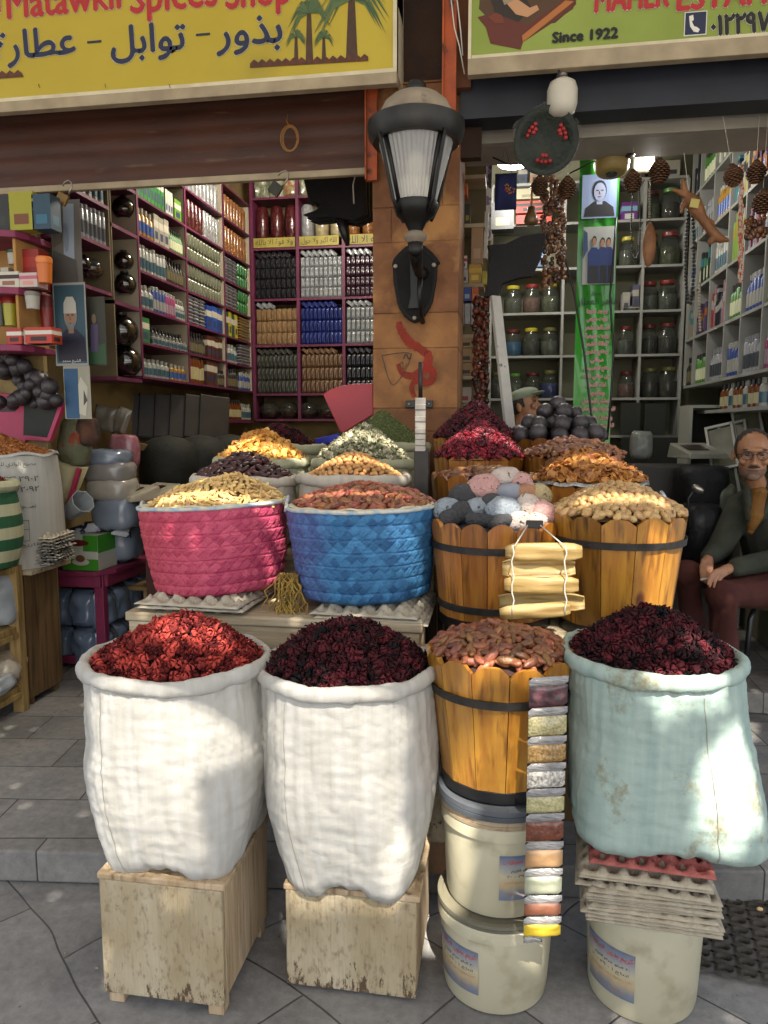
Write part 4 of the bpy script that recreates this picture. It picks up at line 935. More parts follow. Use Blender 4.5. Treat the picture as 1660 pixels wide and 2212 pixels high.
b = MB(); b.tube([(0, 0, zz(520)), (0, .0, zz(545)), (0, .05, zz(565)), (0, .15, zz(575)), (0, .24, zz(570)), (0, .31, zz(560))], [.036, .032, .026, .022, .022, .034], 12)
b.ell((0, -.01, zz(540)), (.036, .03, .034), 14, 10); b.tube([(0, .20, zz(580)), (0, .17, zz(620)), (0, .24, zz(660)), (0, .31, zz(675))], [.014, .012, .012, .014], 8)
b.build('arm', m_lblk, t, smooth=True)
PY2 = PY-.004; pz = lambda v: P(899, v, Y=PY2).z-z0; px = lambda u: P(u, 620, Y=PY2).x-lx
out = [(848, 572), (852, 560), (862, 548), (878, 534), (898, 529), (918, 534), (934, 548), (944, 560), (952, 572), (946, 576), (944, 610), (936, 655), (930, 668), (920, 684), (908, 694), (898, 699), (887, 694), (875, 684), (865, 668), (860, 655), (852, 610), (850, 576)]
MB().xz([(px(u), pz(v)) for u, v in out], PY2-.028-LY, PY2-LY).build('wall_plate', m_plate, t, bevel=.006)
inn = [(899+(u-899)*.82, 615+(v-615)*.86) for u, v in out]
MB().xz([(px(u), pz(v)) for u, v in inn], PY2-.034-LY, PY2-.0285-LY).build('plate_inset', mat('lantern_inner', '#0d0c0b', '#181613', scale=8, rough=.7, spec=.2), t, bevel=.003)
MB().xz([(px(u), pz(v)) for u, v in ((888, 572), (906, 570), (908, 590), (906, 640), (912, 670), (884, 670), (890, 640))], PY2-.05-LY, PY2-.0345-LY).build('lever', m_lblk, t, bevel=.003)
b = MB()
for u, v in ((857, 577), (939, 577), (898, 689), (898, 664)): b.ell((px(u), PY2-.036-LY, pz(v)), (.011, .008, .011) if v != 664 else (.006, .014, .006), 10, 6)
b.build('bolt', mat('pale_bolt', '#9c9484', '#7c7466', scale=40, rough=.5, metal=.3), t, smooth=True)
# ---------------------------------------------------------------- building walls above, beams, rusty rails
m_wallup = mat('dark_brown_render', '#2c1a10', '#3c2617', scale=6, rough=.85, bump=.3)
m_rust = mat('rust_orange_paint', '#b0501d', '#8c3c17', scale=8, rough=.6, c3='#4a2212', c3scale=14, c3lo=.6, c3hi=.7)
m_cream = mat('cream_painted_board', '#a8987c', '#8f8068', scale=7, rough=.75, bump=.15)
m_creamw = mat('cream_sign_edge', '#d0c6a8', '#bfb494', scale=9, rough=.6)
o = MB().box(-6, 6, 3.86, 4.15, 3.22, 5.2).box(pxl-.02, pxr+.10, 3.80, 3.858, 2.9, 5.2).build('facade_wall', m_wallup); tag(o, 'dark brown shop facade above the openings behind the sign boards', 'wall')
for (u0, u1, y, v0, v1, lab, z1) in ((790, 815, 3.70, 190, 390, 'short rust orange steel rail at the left edge of the pillar above the lantern', 3.25), (955, 985, 3.60, 0, 258, 'long rust orange steel rail right of the lantern top', 3.9)):
    a, c = P(u0, v1, Y=y), P(u1, v1, Y=y); o = MB().box(a.x, c.x, y, y+.03, a.z, z1).box(a.x, a.x+.008, y-.02, y-.0005, a.z, z1).build('steel_rail', m_rust, bevel=.002); tag(o, lab, 'steel rail')
a = P(985, 190, Y=3.66); c = P(1008, 190, Y=3.66); o = MB().box(a.x, c.x+.02, 3.66, 3.74, a.z, 4).build('timber_batten', mat('brown_batten', '#6a3f22', '#54301a', scale=8, rough=.8)); tag(o, 'brown timber batten behind the orange rail beside the green sign', 'batten')
b = MB(); b.tube([P(975, 0, Y=3.58), P(982, 60, Y=3.58), P(993, 100, Y=3.59), P(1004, 160, Y=3.62)], .003, 6); b.tube([P(988, 0, Y=3.57), P(996, 70, Y=3.58), P(1000, 120, Y=3.6)], .003, 6)
o = b.build('cable', m_cord, smooth=True); tag(o, 'thin white cables running down beside the green sign', 'cable')
# roller shutter of the left shop
m_sh = mat('red_brown_shutter', '#4e2a18', '#3a1e12', scale=5, rough=.5, c3='#6b503a', c3scale=6, c3lo=.62, c3hi=.72, stretch=(.4, 1, 3), bump=.15, spec=.4)
t = thing('roller_shutter', 'red brown roller shutter half raised over the left shop', 'roller shutter', (-2.4, 3.80, 2.81)); b = MB(); zb = 2.875-2.81
x1 = pxl+2.4-.002; n = 44; vs = []; fs = []
prof = []
for i in range(6):
    z = zb+i*.085
    for q in range(6): prof.append((-.0035*sin(pi*q/5)**.8, z+.085*q/6+.002))
for y, z in prof: vs += [(-3, y, z), (x1, y, z)]
for i in range(len(prof)-1): fs.append((2*i, 2*i+1, 2*i+3, 2*i+2))
b.add(vs, fs).build('slats', m_sh, t, smooth=True, auto=30)
MB().box(-3, x1, -.02, .015, zb-.032, zb+.001).build('bottom_rail', m_cream, t, bevel=.004)
MB().box(-3, x1, -.03, .30, zb+.50, zb+.56).build('housing', m_wallup, t)
# open padlocks
m_brass = mat('worn_brass', '#8c6a3c', '#6d5330', scale=12, rough=.4, metal=.6); m_chain = mat('shackle_steel', '#9a9488', rough=.3, metal=.9)
for (u, v, lab, m_, sw) in ((140, 418, 'brass padlock hanging open at the left end of the shutter rail', m_brass, .5), (603, 397, 'dark padlock hanging open at the middle of the shutter rail', mat('dark_padlock', '#3d3a30', '#2c2a24', scale=12, rough=.5, metal=.4), .65)):
    p = P(u, v, Y=3.72); t = thing('padlock', lab, 'padlock', p, rot=(0, sw, 0))
    MB().cb((0, 0, -.03), (.062, .02, .06)).build('lock_body', m_, t, bevel=.005)
    MB().tube([(.022, 0, .0), (.024, 0, .04), (.012, 0, .068), (-.008, 0, .07), (-.024, 0, .05), (-.026, 0, .03)], .0045, 8).build('shackle', m_chain, t, smooth=True)
b = MB(); c = P(627, 300, Y=3.74)
for k in range(3): b.tube([c+Vector(((.035+.006*k)*cos(a), -.004*k, (.055+.004*k)*sin(a))) for a in [2*pi*i/16+k for i in range(17)]], .0022, 5)
b.tube([P(622, 245, Y=3.76), P(620, 262, Y=3.75), P(626, 275, Y=3.74)], .002, 5)
o = b.build('wire_coil', mat('tan_wire', '#9a6a30', rough=.6), smooth=True); tag(o, 'loose tan wire coil hanging on the brown shutter', 'wire')
# ---------------------------------------------------------------- yellow sign board
SY = 3.56; A = P(-400, 240, Y=SY); x_l = -3.3; x_r = P(858, 160, Y=SY).x; zb = P(850, 182, Y=SY).z; m_yel = mat('yellow_sign_vinyl', '#ad9724', '#b8a22c', scale=1.2, rough=.5, c3='#8f8024', c3scale=2.2, c3lo=.55, c3hi=.9)
t = thing('sign_board', 'yellow spice shop sign with Arabic words and palm trees', 'sign', ((x_l+x_r)/2, SY, zb)); cx = (x_l+x_r)/2; W2 = (x_r-x_l)/2
MB().box(-W2, W2, .0, .04, .055, 1.3).build('panel', m_yel, t); MB().box(-W2, W2, .0405, .2, .35, 1.3).build('back_box', m_wallup, t)
MB().box(-W2, W2, -.012, .035, 0, .05).build('bottom_board', m_cream, t, bevel=.003)
MB().box(-W2, W2-.018, -.006, -.0005, .0515, .068).box(W2-.018, W2, -.006, .218, .0515, 1.3).build('edge_strip', m_creamw, t)
def SX(u, v=100): return P(u, v, Y=SY).x-cx
def SZ(u, v): return P(u, v, Y=SY).z-zb
def word(txt, u0, u1, vt, vb, ar=True, m=m_navy, out=m_white, base=False, parent=None, y=0, bold=.012, outw=.05, nm='lettering'):
    um = (u0+u1)/2; tx = shape(txt) if ar else txt
    a = (SX(u0, vb), SX(u1, vb), SZ(um, vb), SZ(um, vt))
    v, f = text_mesh(tx, 0); xs = [p[0] for p in v]; ys = [p[1] for p in v]; c, d = (0, .70) if base else (min(ys), max(ys)); x0, x1 = min(xs), max(xs)
    sx = (a[1]-a[0])/(x1-x0); sz = (a[3]-a[2])/(d-c); map_ = lambda q, yy: (a[0]+(q[0]-x0)*sx, yy, a[2]+(q[1]-c)*sz)
    if out is not None:
        # outline : same glyphs shifted around
        b = MB()
        for k in range(8): dx, dz = .0055*cos(k*pi/4), .0055*sin(k*pi/4); b.add([(q[0]+dx, -.0012-.00015*k, q[2]+dz) for q in [map_(p, 0) for p in v]], f)
        b.build('lettering_outline', out, parent)
    b = MB(); bo = bold*.35
    for k in range(5): b.add([(q[0]+(bo*cos(k*1.57) if k else 0), -.004-.0001*k, q[2]+(bo*sin(k*1.57) if k else 0)) for q in [map_(p, 0) for p in v]], f)
    b.build(nm, m, parent)
word('بذور', 470, 610, 38, 116, parent=t); word('توابل', 243, 402, 52, 132, parent=t); word('عطارة', -8, 166, 62, 142, parent=t)
for u, v in ((440, 75), (205, 91)): MB().box(SX(u-15), SX(u+15), -.004, -.001, SZ(u, v+2), SZ(u, v-2.5)).build('lettering', m_navy, t)
for tx, u0, u1, vb in (('Al', -50, 2, 30), ('Matawkil', 18, 262, 29), ('Spices', 284, 470, 20), ('Shop', 490, 628, 13)): word(tx, u0, u1, vb-64, vb, False, m_red, m_white, True, t, bold=.014)
m_leaf = mat('printed_palm_green', '#2c4a2a', '#5a6e44', attr='rnd', rough=.5); m_trunk = mat('printed_trunk', '#3a2414', '#4a2f1a', scale=30, rough=.5); m_roof = mat('printed_roof', '#5c2c14', '#42200f', scale=40, rough=.5)
def palm(u, v, s_, vb, par):
    b = MB(); c = (SX(u, v), SZ(u, v)); r = random.Random(u)
    for k in range(70):
        a = r.uniform(-.5, pi+.5); L_ = s_*r.uniform(.7, 1.1)*.0023; b.av = r.random(); dr = .5*L_*abs(cos(a))+.1*L_
        p1 = (c[0]+L_*.55*cos(a), c[1]+L_*.55*sin(a)+.1*L_); p2 = (c[0]+L_*cos(a), c[1]+L_*sin(a)*.8-dr)
        nx, nz_ = -sin(a)*L_*.05, cos(a)*L_*.05; yy = -.002-.00003*k
        b.add([(c[0], yy, c[1]), (p1[0]+nx, yy, p1[1]+nz_), (p2[0], yy, p2[1]), (p1[0]-nx, yy, p1[1]-nz_)], [(0, 3, 2, 1)])
    b.build('printed_palm', m_leaf, par); w_ = s_*.00018+.002
    MB().add([(c[0]-w_, -.0016, c[1]), (c[0]+w_, -.0016, c[1]), (c[0]+w_*1.8, -.0016, SZ(u, vb)), (c[0]-w_*1.8, -.0016, SZ(u, vb))], [(0, 3, 2, 1)]).build('printed_trunk', m_trunk, par)
palm(668, 30, 44, 130, t); palm(760, 0, 74, 128, t); palm(640, 80, 22, 132, t); palm(700, 82, 22, 132, t)
for u0, u1, v0 in ((541, 796, 138), (-20, 52, 163)):
    pts = []; n = int((u1-u0)/17)
    for i in range(n): uu = u0+i*17; k = v0-(uu-u0)*.05; pts += [(SX(uu, k), SZ(uu, k)), (SX(uu+9, k), SZ(uu+9, k-9)), (SX(uu+17, k), SZ(uu+17, k-3))]
    lo = [(SX(u1, v0), SZ(u1, v0-(u1-u0)*.05+7)), (SX(u0, v0), SZ(u0, v0+9))]
    MB().xz(pts+lo, -.004, -.0025).build('printed_roof', m_roof, t)
# nails in the lower edge
b = MB()
for u in (168, 455, 732, 1010, 1295): q = u/1660*1.54*1000/1660*1.0; b.tube([(SX(u*.5, 180), -.002, SZ(u*.5, 182)), (SX(u*.5+4, 180), -.012, SZ(u*.5, 192))], .0015, 4)
b.build('nail', m_black, t)
# ---------------------------------------------------------------- green sign board
x_l = P(1011, 160, Y=SY).x; x_r = 3.2; zb = P(1030, 164, Y=SY).z; m_grn = mat('olive_green_sign_vinyl', '#7a8a30', '#8a9a40', scale=2, rough=.45)
t = thing('sign_board', 'olive green sign with craftsman picture and telephone number', 'sign', ((x_l+x_r)/2, SY-.002, zb)); cx = (x_l+x_r)/2; W2 = (x_r-x_l)/2
MB().box(-W2, W2, .0, .04, .085, 1.3).build('panel', m_grn, t); MB().box(-W2, W2, .0405, .2, .35, 1.3).build('back_box', m_wallup, t)
MB().box(-W2, W2, -.012, .035, 0, .07).build('bottom_board', m_cream, t, bevel=.003)
MB().box(-W2+.016, W2, -.006, .2, .0705, .0848).box(-W2, -W2+.014, -.006, .218, .0705, 1.3).build('edge_strip', m_creamw, t)
word('MAHER', 1286, 1444, -32, 21, False, m_red, m_white, True, t, bold=.014); word('ESTAFFA', 1463, 1720, -40, 13, False, m_red, m_white, True, t, bold=.014)
word('Since 1922', 1194, 1334, 66, 88, False, m_blk, None, True, t, bold=.01)
word('٠١٢٢٩٧', 1536, 1662, 30, 74, False, m_blk, m_white, False, t, bold=.012)
a, c = (SX(1478, 50), SX(1527, 50)), (SZ(1500, 78), SZ(1500, 26)); MB().xz([(a[0], c[0]), (a[1], c[0]), (a[1], c[1]), (a[0], c[1])], -.003, -.001).build('phone_symbol', m_white, t, bevel=.001)
MB().xz([(a[0]+.004, c[0]+.004), (a[1]-.004, c[0]+.004), (a[1]-.004, c[1]-.004), (a[0]+.004, c[1]-.004)], -.0045, -.003).build('phone_symbol', m_navy, t, bevel=.001)
mx, mz = (a[0]+a[1])/2, (c[0]+c[1])/2
MB().xz([(mx-.028, mz+.03), (mx-.012, mz+.034), (mx-.008, mz+.014), (mx-.016, mz+.008), (mx-.006, mz-.012), (mx+.006, mz-.016), (mx+.018, mz-.026), (mx+.012, mz-.038), (mx-.006, mz-.034), (mx-.022, mz-.012)], -.0055, -.0046).build('handset_symbol', m_white, t)
def art(pts, col, y, nm='printed_picture'): MB().xz([(SX(u, v), SZ(u, v)) for u, v in pts], y, -.0005).build(nm, mat('print_'+col[1:], col, rough=.5), t)
art([(1040, -40), (1240, -40), (1245, 10), (1200, 50), (1130, 60), (1060, 45), (1035, 20)], '#4a3016', -.0010)
art([(1050, -30), (1120, -30), (1150, 20), (1120, 48), (1070, 30)], '#241a12', -.0014)
art([(1032, 38), (1060, 30), (1140, 55), (1225, -5), (1245, 0), (1238, 20), (1130, 92), (1125, 108), (1060, 95), (1050, 60)], '#5a2112', -.0018)
art([(1128, 78), (1222, 2), (1240, 4), (1130, 92)], '#a8662c', -.0022)
art([(1088, 0), (1112, -5), (1145, 18), (1160, 12), (1165, 22), (1140, 38), (1115, 32)], '#b98a62', -.0026)
art([(1075, -30), (1108, -30), (1110, 2), (1090, 12)], '#8f7f66', -.0030)
art([(1055, 38), (1072, 28), (1085, 34), (1090, 50), (1070, 52)], '#6b2f18', -.0026)
art([(1150, -30), (1180, -30), (1186, -2), (1160, 0)], '#7a1f18', -.0026)
# header beam over the right opening
a = P(1000, 170, Y=3.72); o = MB().box(pxr+.002, 4, 3.70, 3.855, P(1300, 238, Y=3.7).z, a.z+.3).build('header_beam', mat('dark_blue_beam', '#141822', '#1f2430', scale=4, rough=.5)); tag(o, 'dark steel beam right under the green sign', 'beam')
za = P(1300, 238, Y=3.86).z; m_grey = mat('pale_grey_panel', '#a39d90', '#918b7e', scale=4, rough=.6)
o = MB().box(pxr+.004, 4, 3.92, 3.96, P(1300, 295, Y=3.92).z, za+.2).box(pxr+.004, 4, 3.965, 4.25, P(1300, 295, Y=3.92).z+.002, P(1300, 295, Y=3.92).z+.02).build('shutter_box', m_grey, bevel=.004); tag(o, 'pale grey metal shutter box across the top of the right opening', 'shutter box')
# ================================================================ LEFT SHOP
CEIL = 4.0
m_wall = mat('cream_plaster_wall', '#9a8454', '#84704a', scale=3, rough=.9, bump=.2, c3='#6b5838', c3scale=2.5, c3lo=.55, c3hi=.7); m_ceil = mat('dull_ceiling', '#8c877a', '#7d786c', scale=3, rough=.9)
def wall(x0, x1, y0, y1, z0, z1, m, lab):
    o = MB().box(x0, x1, y0, y1, z0, z1).build('wall', m); return tag(o, lab, 'wall')
wall(-2.95, -2.72, 3.9, 7.2, .124, CEIL, m_wall, 'cream left side wall of the left shop behind the pink shelves')
wall(-2.7, pxl-.0, 7.06, 7.2, .124, CEIL, m_wall, 'cream back wall of the left shop behind the packet shelves')
wall(pxl+.1, pxr-.1, 4.21, 7.0, .124, CEIL, m_wall, 'partition wall between the two shops behind the pillar')
wall(-6, -2.56, 3.862, 3.896, .124, 3.2, m_wall, 'cream wall beside the left shop entrance behind the grocery shelves')
MB().box(-2.95, 3.2, 4.26, 7.2, CEIL, CEIL+.1).build('ceiling', m_ceil)['kind'] = 'structure'
XL = -2.35; zsh = [P(296, v, X=XL).z for v in (810, 735, 660, 579, 501, 419)]; zsh += [zsh[-1]+.27, zsh[-1]+.54]
ysd = [4.62, 5.36, 6.12, 6.78]
m_inn = mat('shelf_back_panel', '#6e6248', '#5c513a', scale=4, rough=.9)
m_lamel = mat('pale_shelf_side', '#a39a84', rough=.8)
t = thing('wall_shelves', 'long pink edged shelf wall on the left side of the left shop', 'shelving', (XL, 4.62, 0))
b = MB(); b2 = MB(); b3 = MB()
for z in zsh: MB().box(-.30, 0, 0, 2.15, z-.015, z).build('shelf_board', w_shelf, t)
for y in ysd: b2.box(-.30, -.006, y-4.62-.011, y-4.62+.011, zsh[0]+.001, zsh[-1]-.024); b.box(-.005, .001, y-4.62-.0115, y-4.62+.0115, zsh[0]+.001, zsh[-1]-.024)
b3.box(-.325, -.302, 0, 2.16, zsh[0]-.02, zsh[-1])
b.build('divider_edge', w_shelf, t); b2.build('divider', m_lamel, t); b3.build('back_panel', m_inn, t)
# lower long counter shelf with brown bottles
zlow = P(480, 905, X=XL).z
t = thing('bottle_shelf', 'narrow pink shelf of amber bottles below the long shelf wall', 'shelf', (XL, 5.5, zlow)); MB().box(-.25, 0, 0, 1.28, -.03, 0).build('board', w_shelf, t)
# near column of the shelf wall (black glass balls) and the sloping spray shelves
t = thing('wall_shelves', 'narrow pink column of shelves holding round dark glass jars', 'shelving', (XL, 4.28, 0)); b = MB(); b2 = MB()
zA = [P(270, v, X=XL).z for v in (815, 655, 495, 398)]
for z in zA: MB().box(-.30, 0, 0, .325, z-.022, z).build('shelf_board', w_shelf, t)
b2.box(-.30, 0, .0, .012, zA[0]+.001, zA[-1]-.024).box(-.32, -.302, 0, .33, zA[0], zA[-1]).build('side_panel', m_inn, t)
t = thing('wall_shelves', 'short pink shelf unit of grey spray cans nearest the shutter', 'shelving', (XL, 3.91, 0)); b = MB(); b2 = MB()
zB = [P(210, v, X=XL).z for v in (622, 522, 433, 360)]
for z in zB: MB().box(-.28, 0, 0, .36, z-.02, z).build('shelf_board', w_shelf, t)
b2.box(-.28, -.002, .348, .362, zB[0]+.001, zB[-1]-.022).box(-.30, -.282, 0, .36, zB[0], zB[-1]).build('side_panel', m_inn, t)
# ---- back wall cabinet
YB = 6.8; zb_ = [P(600, v, Y=YB).z for v in (905, 850, 745, 645, 535, 425)]; zb_ += [zb_[-1]+.3]
xb_ = [-2.34, -1.905, -1.475, -1.04, -.66]
t = thing('wall_shelves', 'pink edged shelf cabinet across the back wall of the left shop', 'shelving', (xb_[0], YB, 0)); b = MB(); b2 = MB(); b3 = MB()
for z in zb_: MB().box(0, xb_[-1]-xb_[0], 0, .24, z-.020, z).build('shelf_board', w_shelf, t)
for x in xb_: b2.box(x-xb_[0]-.014, x-xb_[0]+.014, -.002, .23, zb_[0]+.001, zb_[-1]-.03)
b3.box(0, xb_[-1]-xb_[0], .242, .255, zb_[0]-.02, zb_[-1])
b2.build('divider', w_shelf, t); b3.build('back_panel', m_inn, t)
# ---------------------------------------------------------------- products
def pmesh(name, b, ms, smooth=False, bevel=0):
    o = b.build(name, ms, smooth=smooth, bevel=bevel, auto=40); me = o.data; bpy.data.objects.remove(o); return me
def put(me, name, loc, rot, lab, cat, grp=None, sc=None):
    o = bpy.data.objects.new(name, me); COL.objects.link(o); o.location = loc; o.rotation_euler = rot
    if sc: o.scale = sc
    return tag(o, lab, cat, grp)
def packet_mesh(m):
    v, fs = cushion(-.020, .020, 0, .107, .016, n=6, k=8, seed=3); b = MB().add(v, fs)
    return pmesh('packet', b, m, True)
def pm(n, c1, c2): return mat(n, c1, c2, scale=30, rough=.28, bump=.25, bscale=40, coat=.3, rnd=.12)
PK = {'black': pm('black_packet', '#141418', '#24242a'), 'white': pm('white_packet', '#8c9296', '#6e7378'), 'purple': pm('purple_packet', '#351a2a', '#251220'), 'tan': pm('tan_packet', '#7d6244', '#8f7452'), 'blue': pm('blue_packet', '#16215c', '#1f2e74'), 'grey': pm('grey_packet', '#34352f', '#44453c'), 'brown': pm('brown_packet', '#5c432c', '#70543a')}
cells = [(0, 3, 'black', 8, 4), (1, 3, 'white', 9, 4), (2, 3, 'purple', 9, 4), (0, 2, 'tan', 8, 3), (1, 2, 'blue', 10, 3), (2, 2, 'white', 9, 3), (0, 1, 'grey', 10, 3), (1, 1, 'brown', 9, 3), (2, 1, 'black', 9, 3)]
rown = {3: 'upper', 2: 'middle', 1: 'lower'}; coln = {0: 'left', 1: 'middle', 2: 'right'}
for cx_, rw, c, n, lay in cells:
    me = packet_mesh(PK[c]); x0, x1 = xb_[cx_]+.02, xb_[cx_+1]-.02; z0 = zb_[rw]; hh = zb_[rw+1]-z0-.03
    ch = (hh-.06)/lay; w_ = (x1-x0)/n; g_ = '%s packets in the %s %s cell of the back cabinet' % (c, rown[rw], coln[cx_])
    if cx_ == 2: n_vis = 5
    for i in range(n):
        if cx_ == 2 and i > 5: continue
        for k in range(lay): put(me, c+'_packet', (x0+w_*(i+.5), YB+.03+.004*(k % 2), z0+.002+ch*k), (R(-3), 0, 0), '%s packet stacked in the %s %s cell of the back cabinet' % (c, rown[rw], coln[cx_]), 'packet', g_, (w_/.042, 1, ch/.106))
    me2 = PK['white' if c in ('tan', 'purple', 'white') else c]; mt = packet_mesh(me2)
    top = 3 if (cx_, rw) == (0, 2) else min(n, 6) if cx_ != 2 else 4
    for i in range(top): put(mt, 'slanted_packet', (x0+.004+(x1-x0-.06)*i/6.2, YB+.03, z0+ch*lay+.055), (0, R(125), 0), '%s packet lying slanted on top in the %s %s cell of the back cabinet' % ('white' if c in ('tan', 'purple', 'white') else c, rown[rw], coln[cx_]), 'packet', 'slanted '+g_, (1, 1, .8))
# calligraphy strips
m_calli = mat('yellow_calligraphy_strip', '#a39645', '#8f8438', scale=5, rough=.6)
for i, (x0, x1, tx) in enumerate(((xb_[0]+.02, xb_[1]-.02, 'ولا قوة الا بالله'), (xb_[1]+.02, xb_[2]-.04, 'الله اكبر ولا حول'), (xb_[2]+.02, xb_[3]-.02, 'لا اله الا الله'))):
    z0 = zb_[4]+.002; o = MB().box(x0, x1, YB-.010, YB-.0025, z0, z0+.085).build('calligraphy_strip', m_calli); tag(o, ('left', 'middle', 'right')[i]+' yellow strip of Arabic calligraphy under the big rolls of the back cabinet', 'sign strip')
    text_fit('lettering', shape(tx), m_blk, o, x0+.02, x1-.02, z0+.01, z0+.075, YB-.0115)
# big bag rolls above
def roll_mesh(m, r=.06, h=.34):
    b = MB(); b.lathe([(0, 0), (r*.8, .004), (r, .03), (r*1.02, h*.5), (r, h-.04), (r*.7, h-.01), (0, h)], 16, fn=lambda rr, z, a, i: (rr*(1+.05*nz3(cos(a)*2, sin(a)*2, z*20)), z)); return pmesh('spice_roll', b, m, True)
def rm(n, c1, c2): return mat(n, c1, c2, scale=18, rough=.22, bump=.9, bscale=22, coat=.6)
RL = {'dark red': rm('roll_dark_red', '#3d1418', '#521c20'), 'silver grey': rm('roll_grey', '#77797a', '#8c8e90'), 'beige': rm('roll_beige', '#8a8062', '#a09674'), 'orange brown': rm('roll_orange', '#6e4424', '#8a5c30')}
for i, c in enumerate(('dark red',)*3): put(roll_mesh(RL[c]), 'spice_roll', (xb_[0]+.075+i*.142, YB+.09, zb_[4]+.087), (0, 0, i), 'dark red plastic wrapped roll in the top left of the back cabinet', 'spice roll', 'dark red rolls in the back cabinet', (1, 1, .9))
put(roll_mesh(RL['silver grey']), 'spice_roll', (xb_[1]+.075, YB+.09, zb_[4]+.087), (0, 0, 1), 'silver grey wrapped roll in the middle top cell of the back cabinet', 'spice roll', None, (1, 1, .9))
for i in range(2): put(roll_mesh(RL['beige']), 'spice_roll', (xb_[1]+.215+i*.14, YB+.09, zb_[4]+.087), (0, 0, i), 'beige wrapped roll beside the silver one in the back cabinet', 'spice roll', 'beige rolls in the back cabinet', (1.05, 1.05, .6))
for i in range(2): put(roll_mesh(RL['orange brown']), 'spice_roll', (xb_[2]+.08+i*.14, YB+.09, zb_[4]+.087), (0, 0, i), 'orange brown wrapped roll behind the black umbrella in the back cabinet', 'spice roll', 'orange rolls in the back cabinet', (1, 1, .6))
bm_ = [mat('top_bag_'+str(i), a, c, scale=25, rough=.3, bump=.6, bscale=25, coat=.4) for i, (a, c) in enumerate((('#566b4a', '#a09a86'), ('#7d8a66', '#a8a090'), ('#a04c30', '#8a8f6a')))]
for i in range(6):
    v, fs = cushion(-.07, .07, 0, .22, .05, seed=i); put(pmesh('food_bag', MB().add(v, fs), bm_[i % 3], True), 'food_bag', (xb_[0]+.08+i*.143, YB+.08, zb_[5]+.003), (0, 0, .1*i), ('green and white', 'pale green', 'red patterned')[i % 3]+' food bag standing on the top of the back cabinet', 'food bag', ('green and white', 'pale green', 'red patterned')[i % 3]+' bags on top of the back cabinet')
# glass bowls at the bottom
m_clear = mat('jar_glass', '#4a504a', rough=.06, alpha=.30, spec=1.0)
m_dkgl = mat('dark_jar_glass', '#0d0c0c', '#1c1815', scale=2.5, rough=.07, spec=1.0, coat=.6)
m_amb = mat('amber_liquid', '#5a2c0c', '#3a1a08', scale=3, rough=.15, coat=.5)
def bowl(loc, r, lab, fill, squash=.95, grp=None):
    t = thing('glass_jar', lab, 'jar', loc, group=grp)
    b = MB(); b.lathe([(r*.5, 0)]+[(r*sin(pi*(.17+.72*k/10)), r*squash*(cos(pi*.17)-cos(pi*(.17+.72*k/10)))) for k in range(11)], 24, cap=False); b.build('glass', m_clear if fill else m_dkgl, t, smooth=True)
    if fill:
        MB().lathe([(r*.48, .004)]+[(r*.97*sin(pi*(.17+.33*k/5)), .004+r*squash*(cos(pi*.17)-cos(pi*(.17+.33*k/5)))) for k in range(6)], 20).build('contents', fill, t, smooth=True, auto=40)
    else: MB().lathe([(.0, 2*r*squash*.93), (r*.35, 2*r*squash*.92), (r*.35, 2*r*squash*.99), (0, 2*r*squash)], 16).build('lid', m_black, t)
    return t
m_red_f = mat('dark_red_fill', '#4a2018', '#301410', scale=12, rough=.6)
for i in range(5): bowl((xb_[0]+.11+i*.195, YB+.10, zb_[0]+.001), .092, ('glass bowl, %s from the corner on the bottom shelf of the back cabinet' % ('first', 'second', 'third', 'fourth', 'fifth')[i]), (m_red_f, m_amb, m_red_f, m_amb, m_red_f)[i])
# round dark jars of the near column
for (u, v, r, lab) in ((268, 448, 24, 'black glass ball jar on the top shelf of the narrow column'), (268, 562, 20, 'greyish glass ball jar standing on another one in the narrow column'), (270, 612, 24, 'black glass ball jar under the greyish one in the narrow column'), (262, 712, 35, 'large black glass ball jar with a yellow mark, upper of the two lowest'), (272, 778, 34, 'large black glass ball jar, lowest in the narrow column'),
                       (178, 566, 17, 'dark ball jar at the left end under the spray cans'), (198, 578, 22, 'amber ball jar under the spray cans'), (228, 592, 21, 'clear ball jar with dark syrup under the spray cans')):
    X = XL-.09; p = P(u, v, X=X); rr = r*math.hypot(p.x, p.y)*.97/1600
    fill = m_amb if 'amber' in lab else m_red_f if 'syrup' in lab else None
    bowl((p.x, p.y, p.z-rr*.92), rr, lab, fill)
# bottles / cans / boxes on the shelves
def bottle_mesh(cb, cc, cl, r=.022, h=.15, kind='bottle'):
    b = MB(); b.mi = 0
    if kind == 'can': b.lathe([(r, 0), (r, h*.82), (r*.8, h*.86)], 12); b.mi = 1; b.lathe([(r*.85, h*.865), (r*.85, h*.98), (r*.5, h)], 12)
    elif kind == 'spray': b.lathe([(r, 0), (r*1.02, h*.45), (r*.75, h*.7), (r*.35, h*.76)], 12); b.mi = 1; b.lathe([(r*.4, h*.765), (r*.4, h*.9)], 10).box(-r*1.1, r*.5, -r*.3, r*.3, h*.9, h)
    elif kind == 'slim': b.lathe([(r, 0), (r, h*.6), (r*.4, h*.75), (r*.35, h*.85)], 12); b.mi = 1; b.lathe([(r*.45, h*.855), (r*.45, h)], 10)
    else: b.lathe([(r, 0), (r, h*.68), (r*.55, h*.8)], 12); b.mi = 1; b.lathe([(r*.62, h*.805), (r*.62, h)], 12)
    b.mi = 2; b.lathe([(r*1.015, h*.12), (r*1.015, h*.5)], 12, cap=False)
    return pmesh('bottle', b, [cb, cc, cl], True)
def pmat(h, ro=.35): return mat('plastic_'+h.strip('#'), h, rough=ro, rnd=.1)
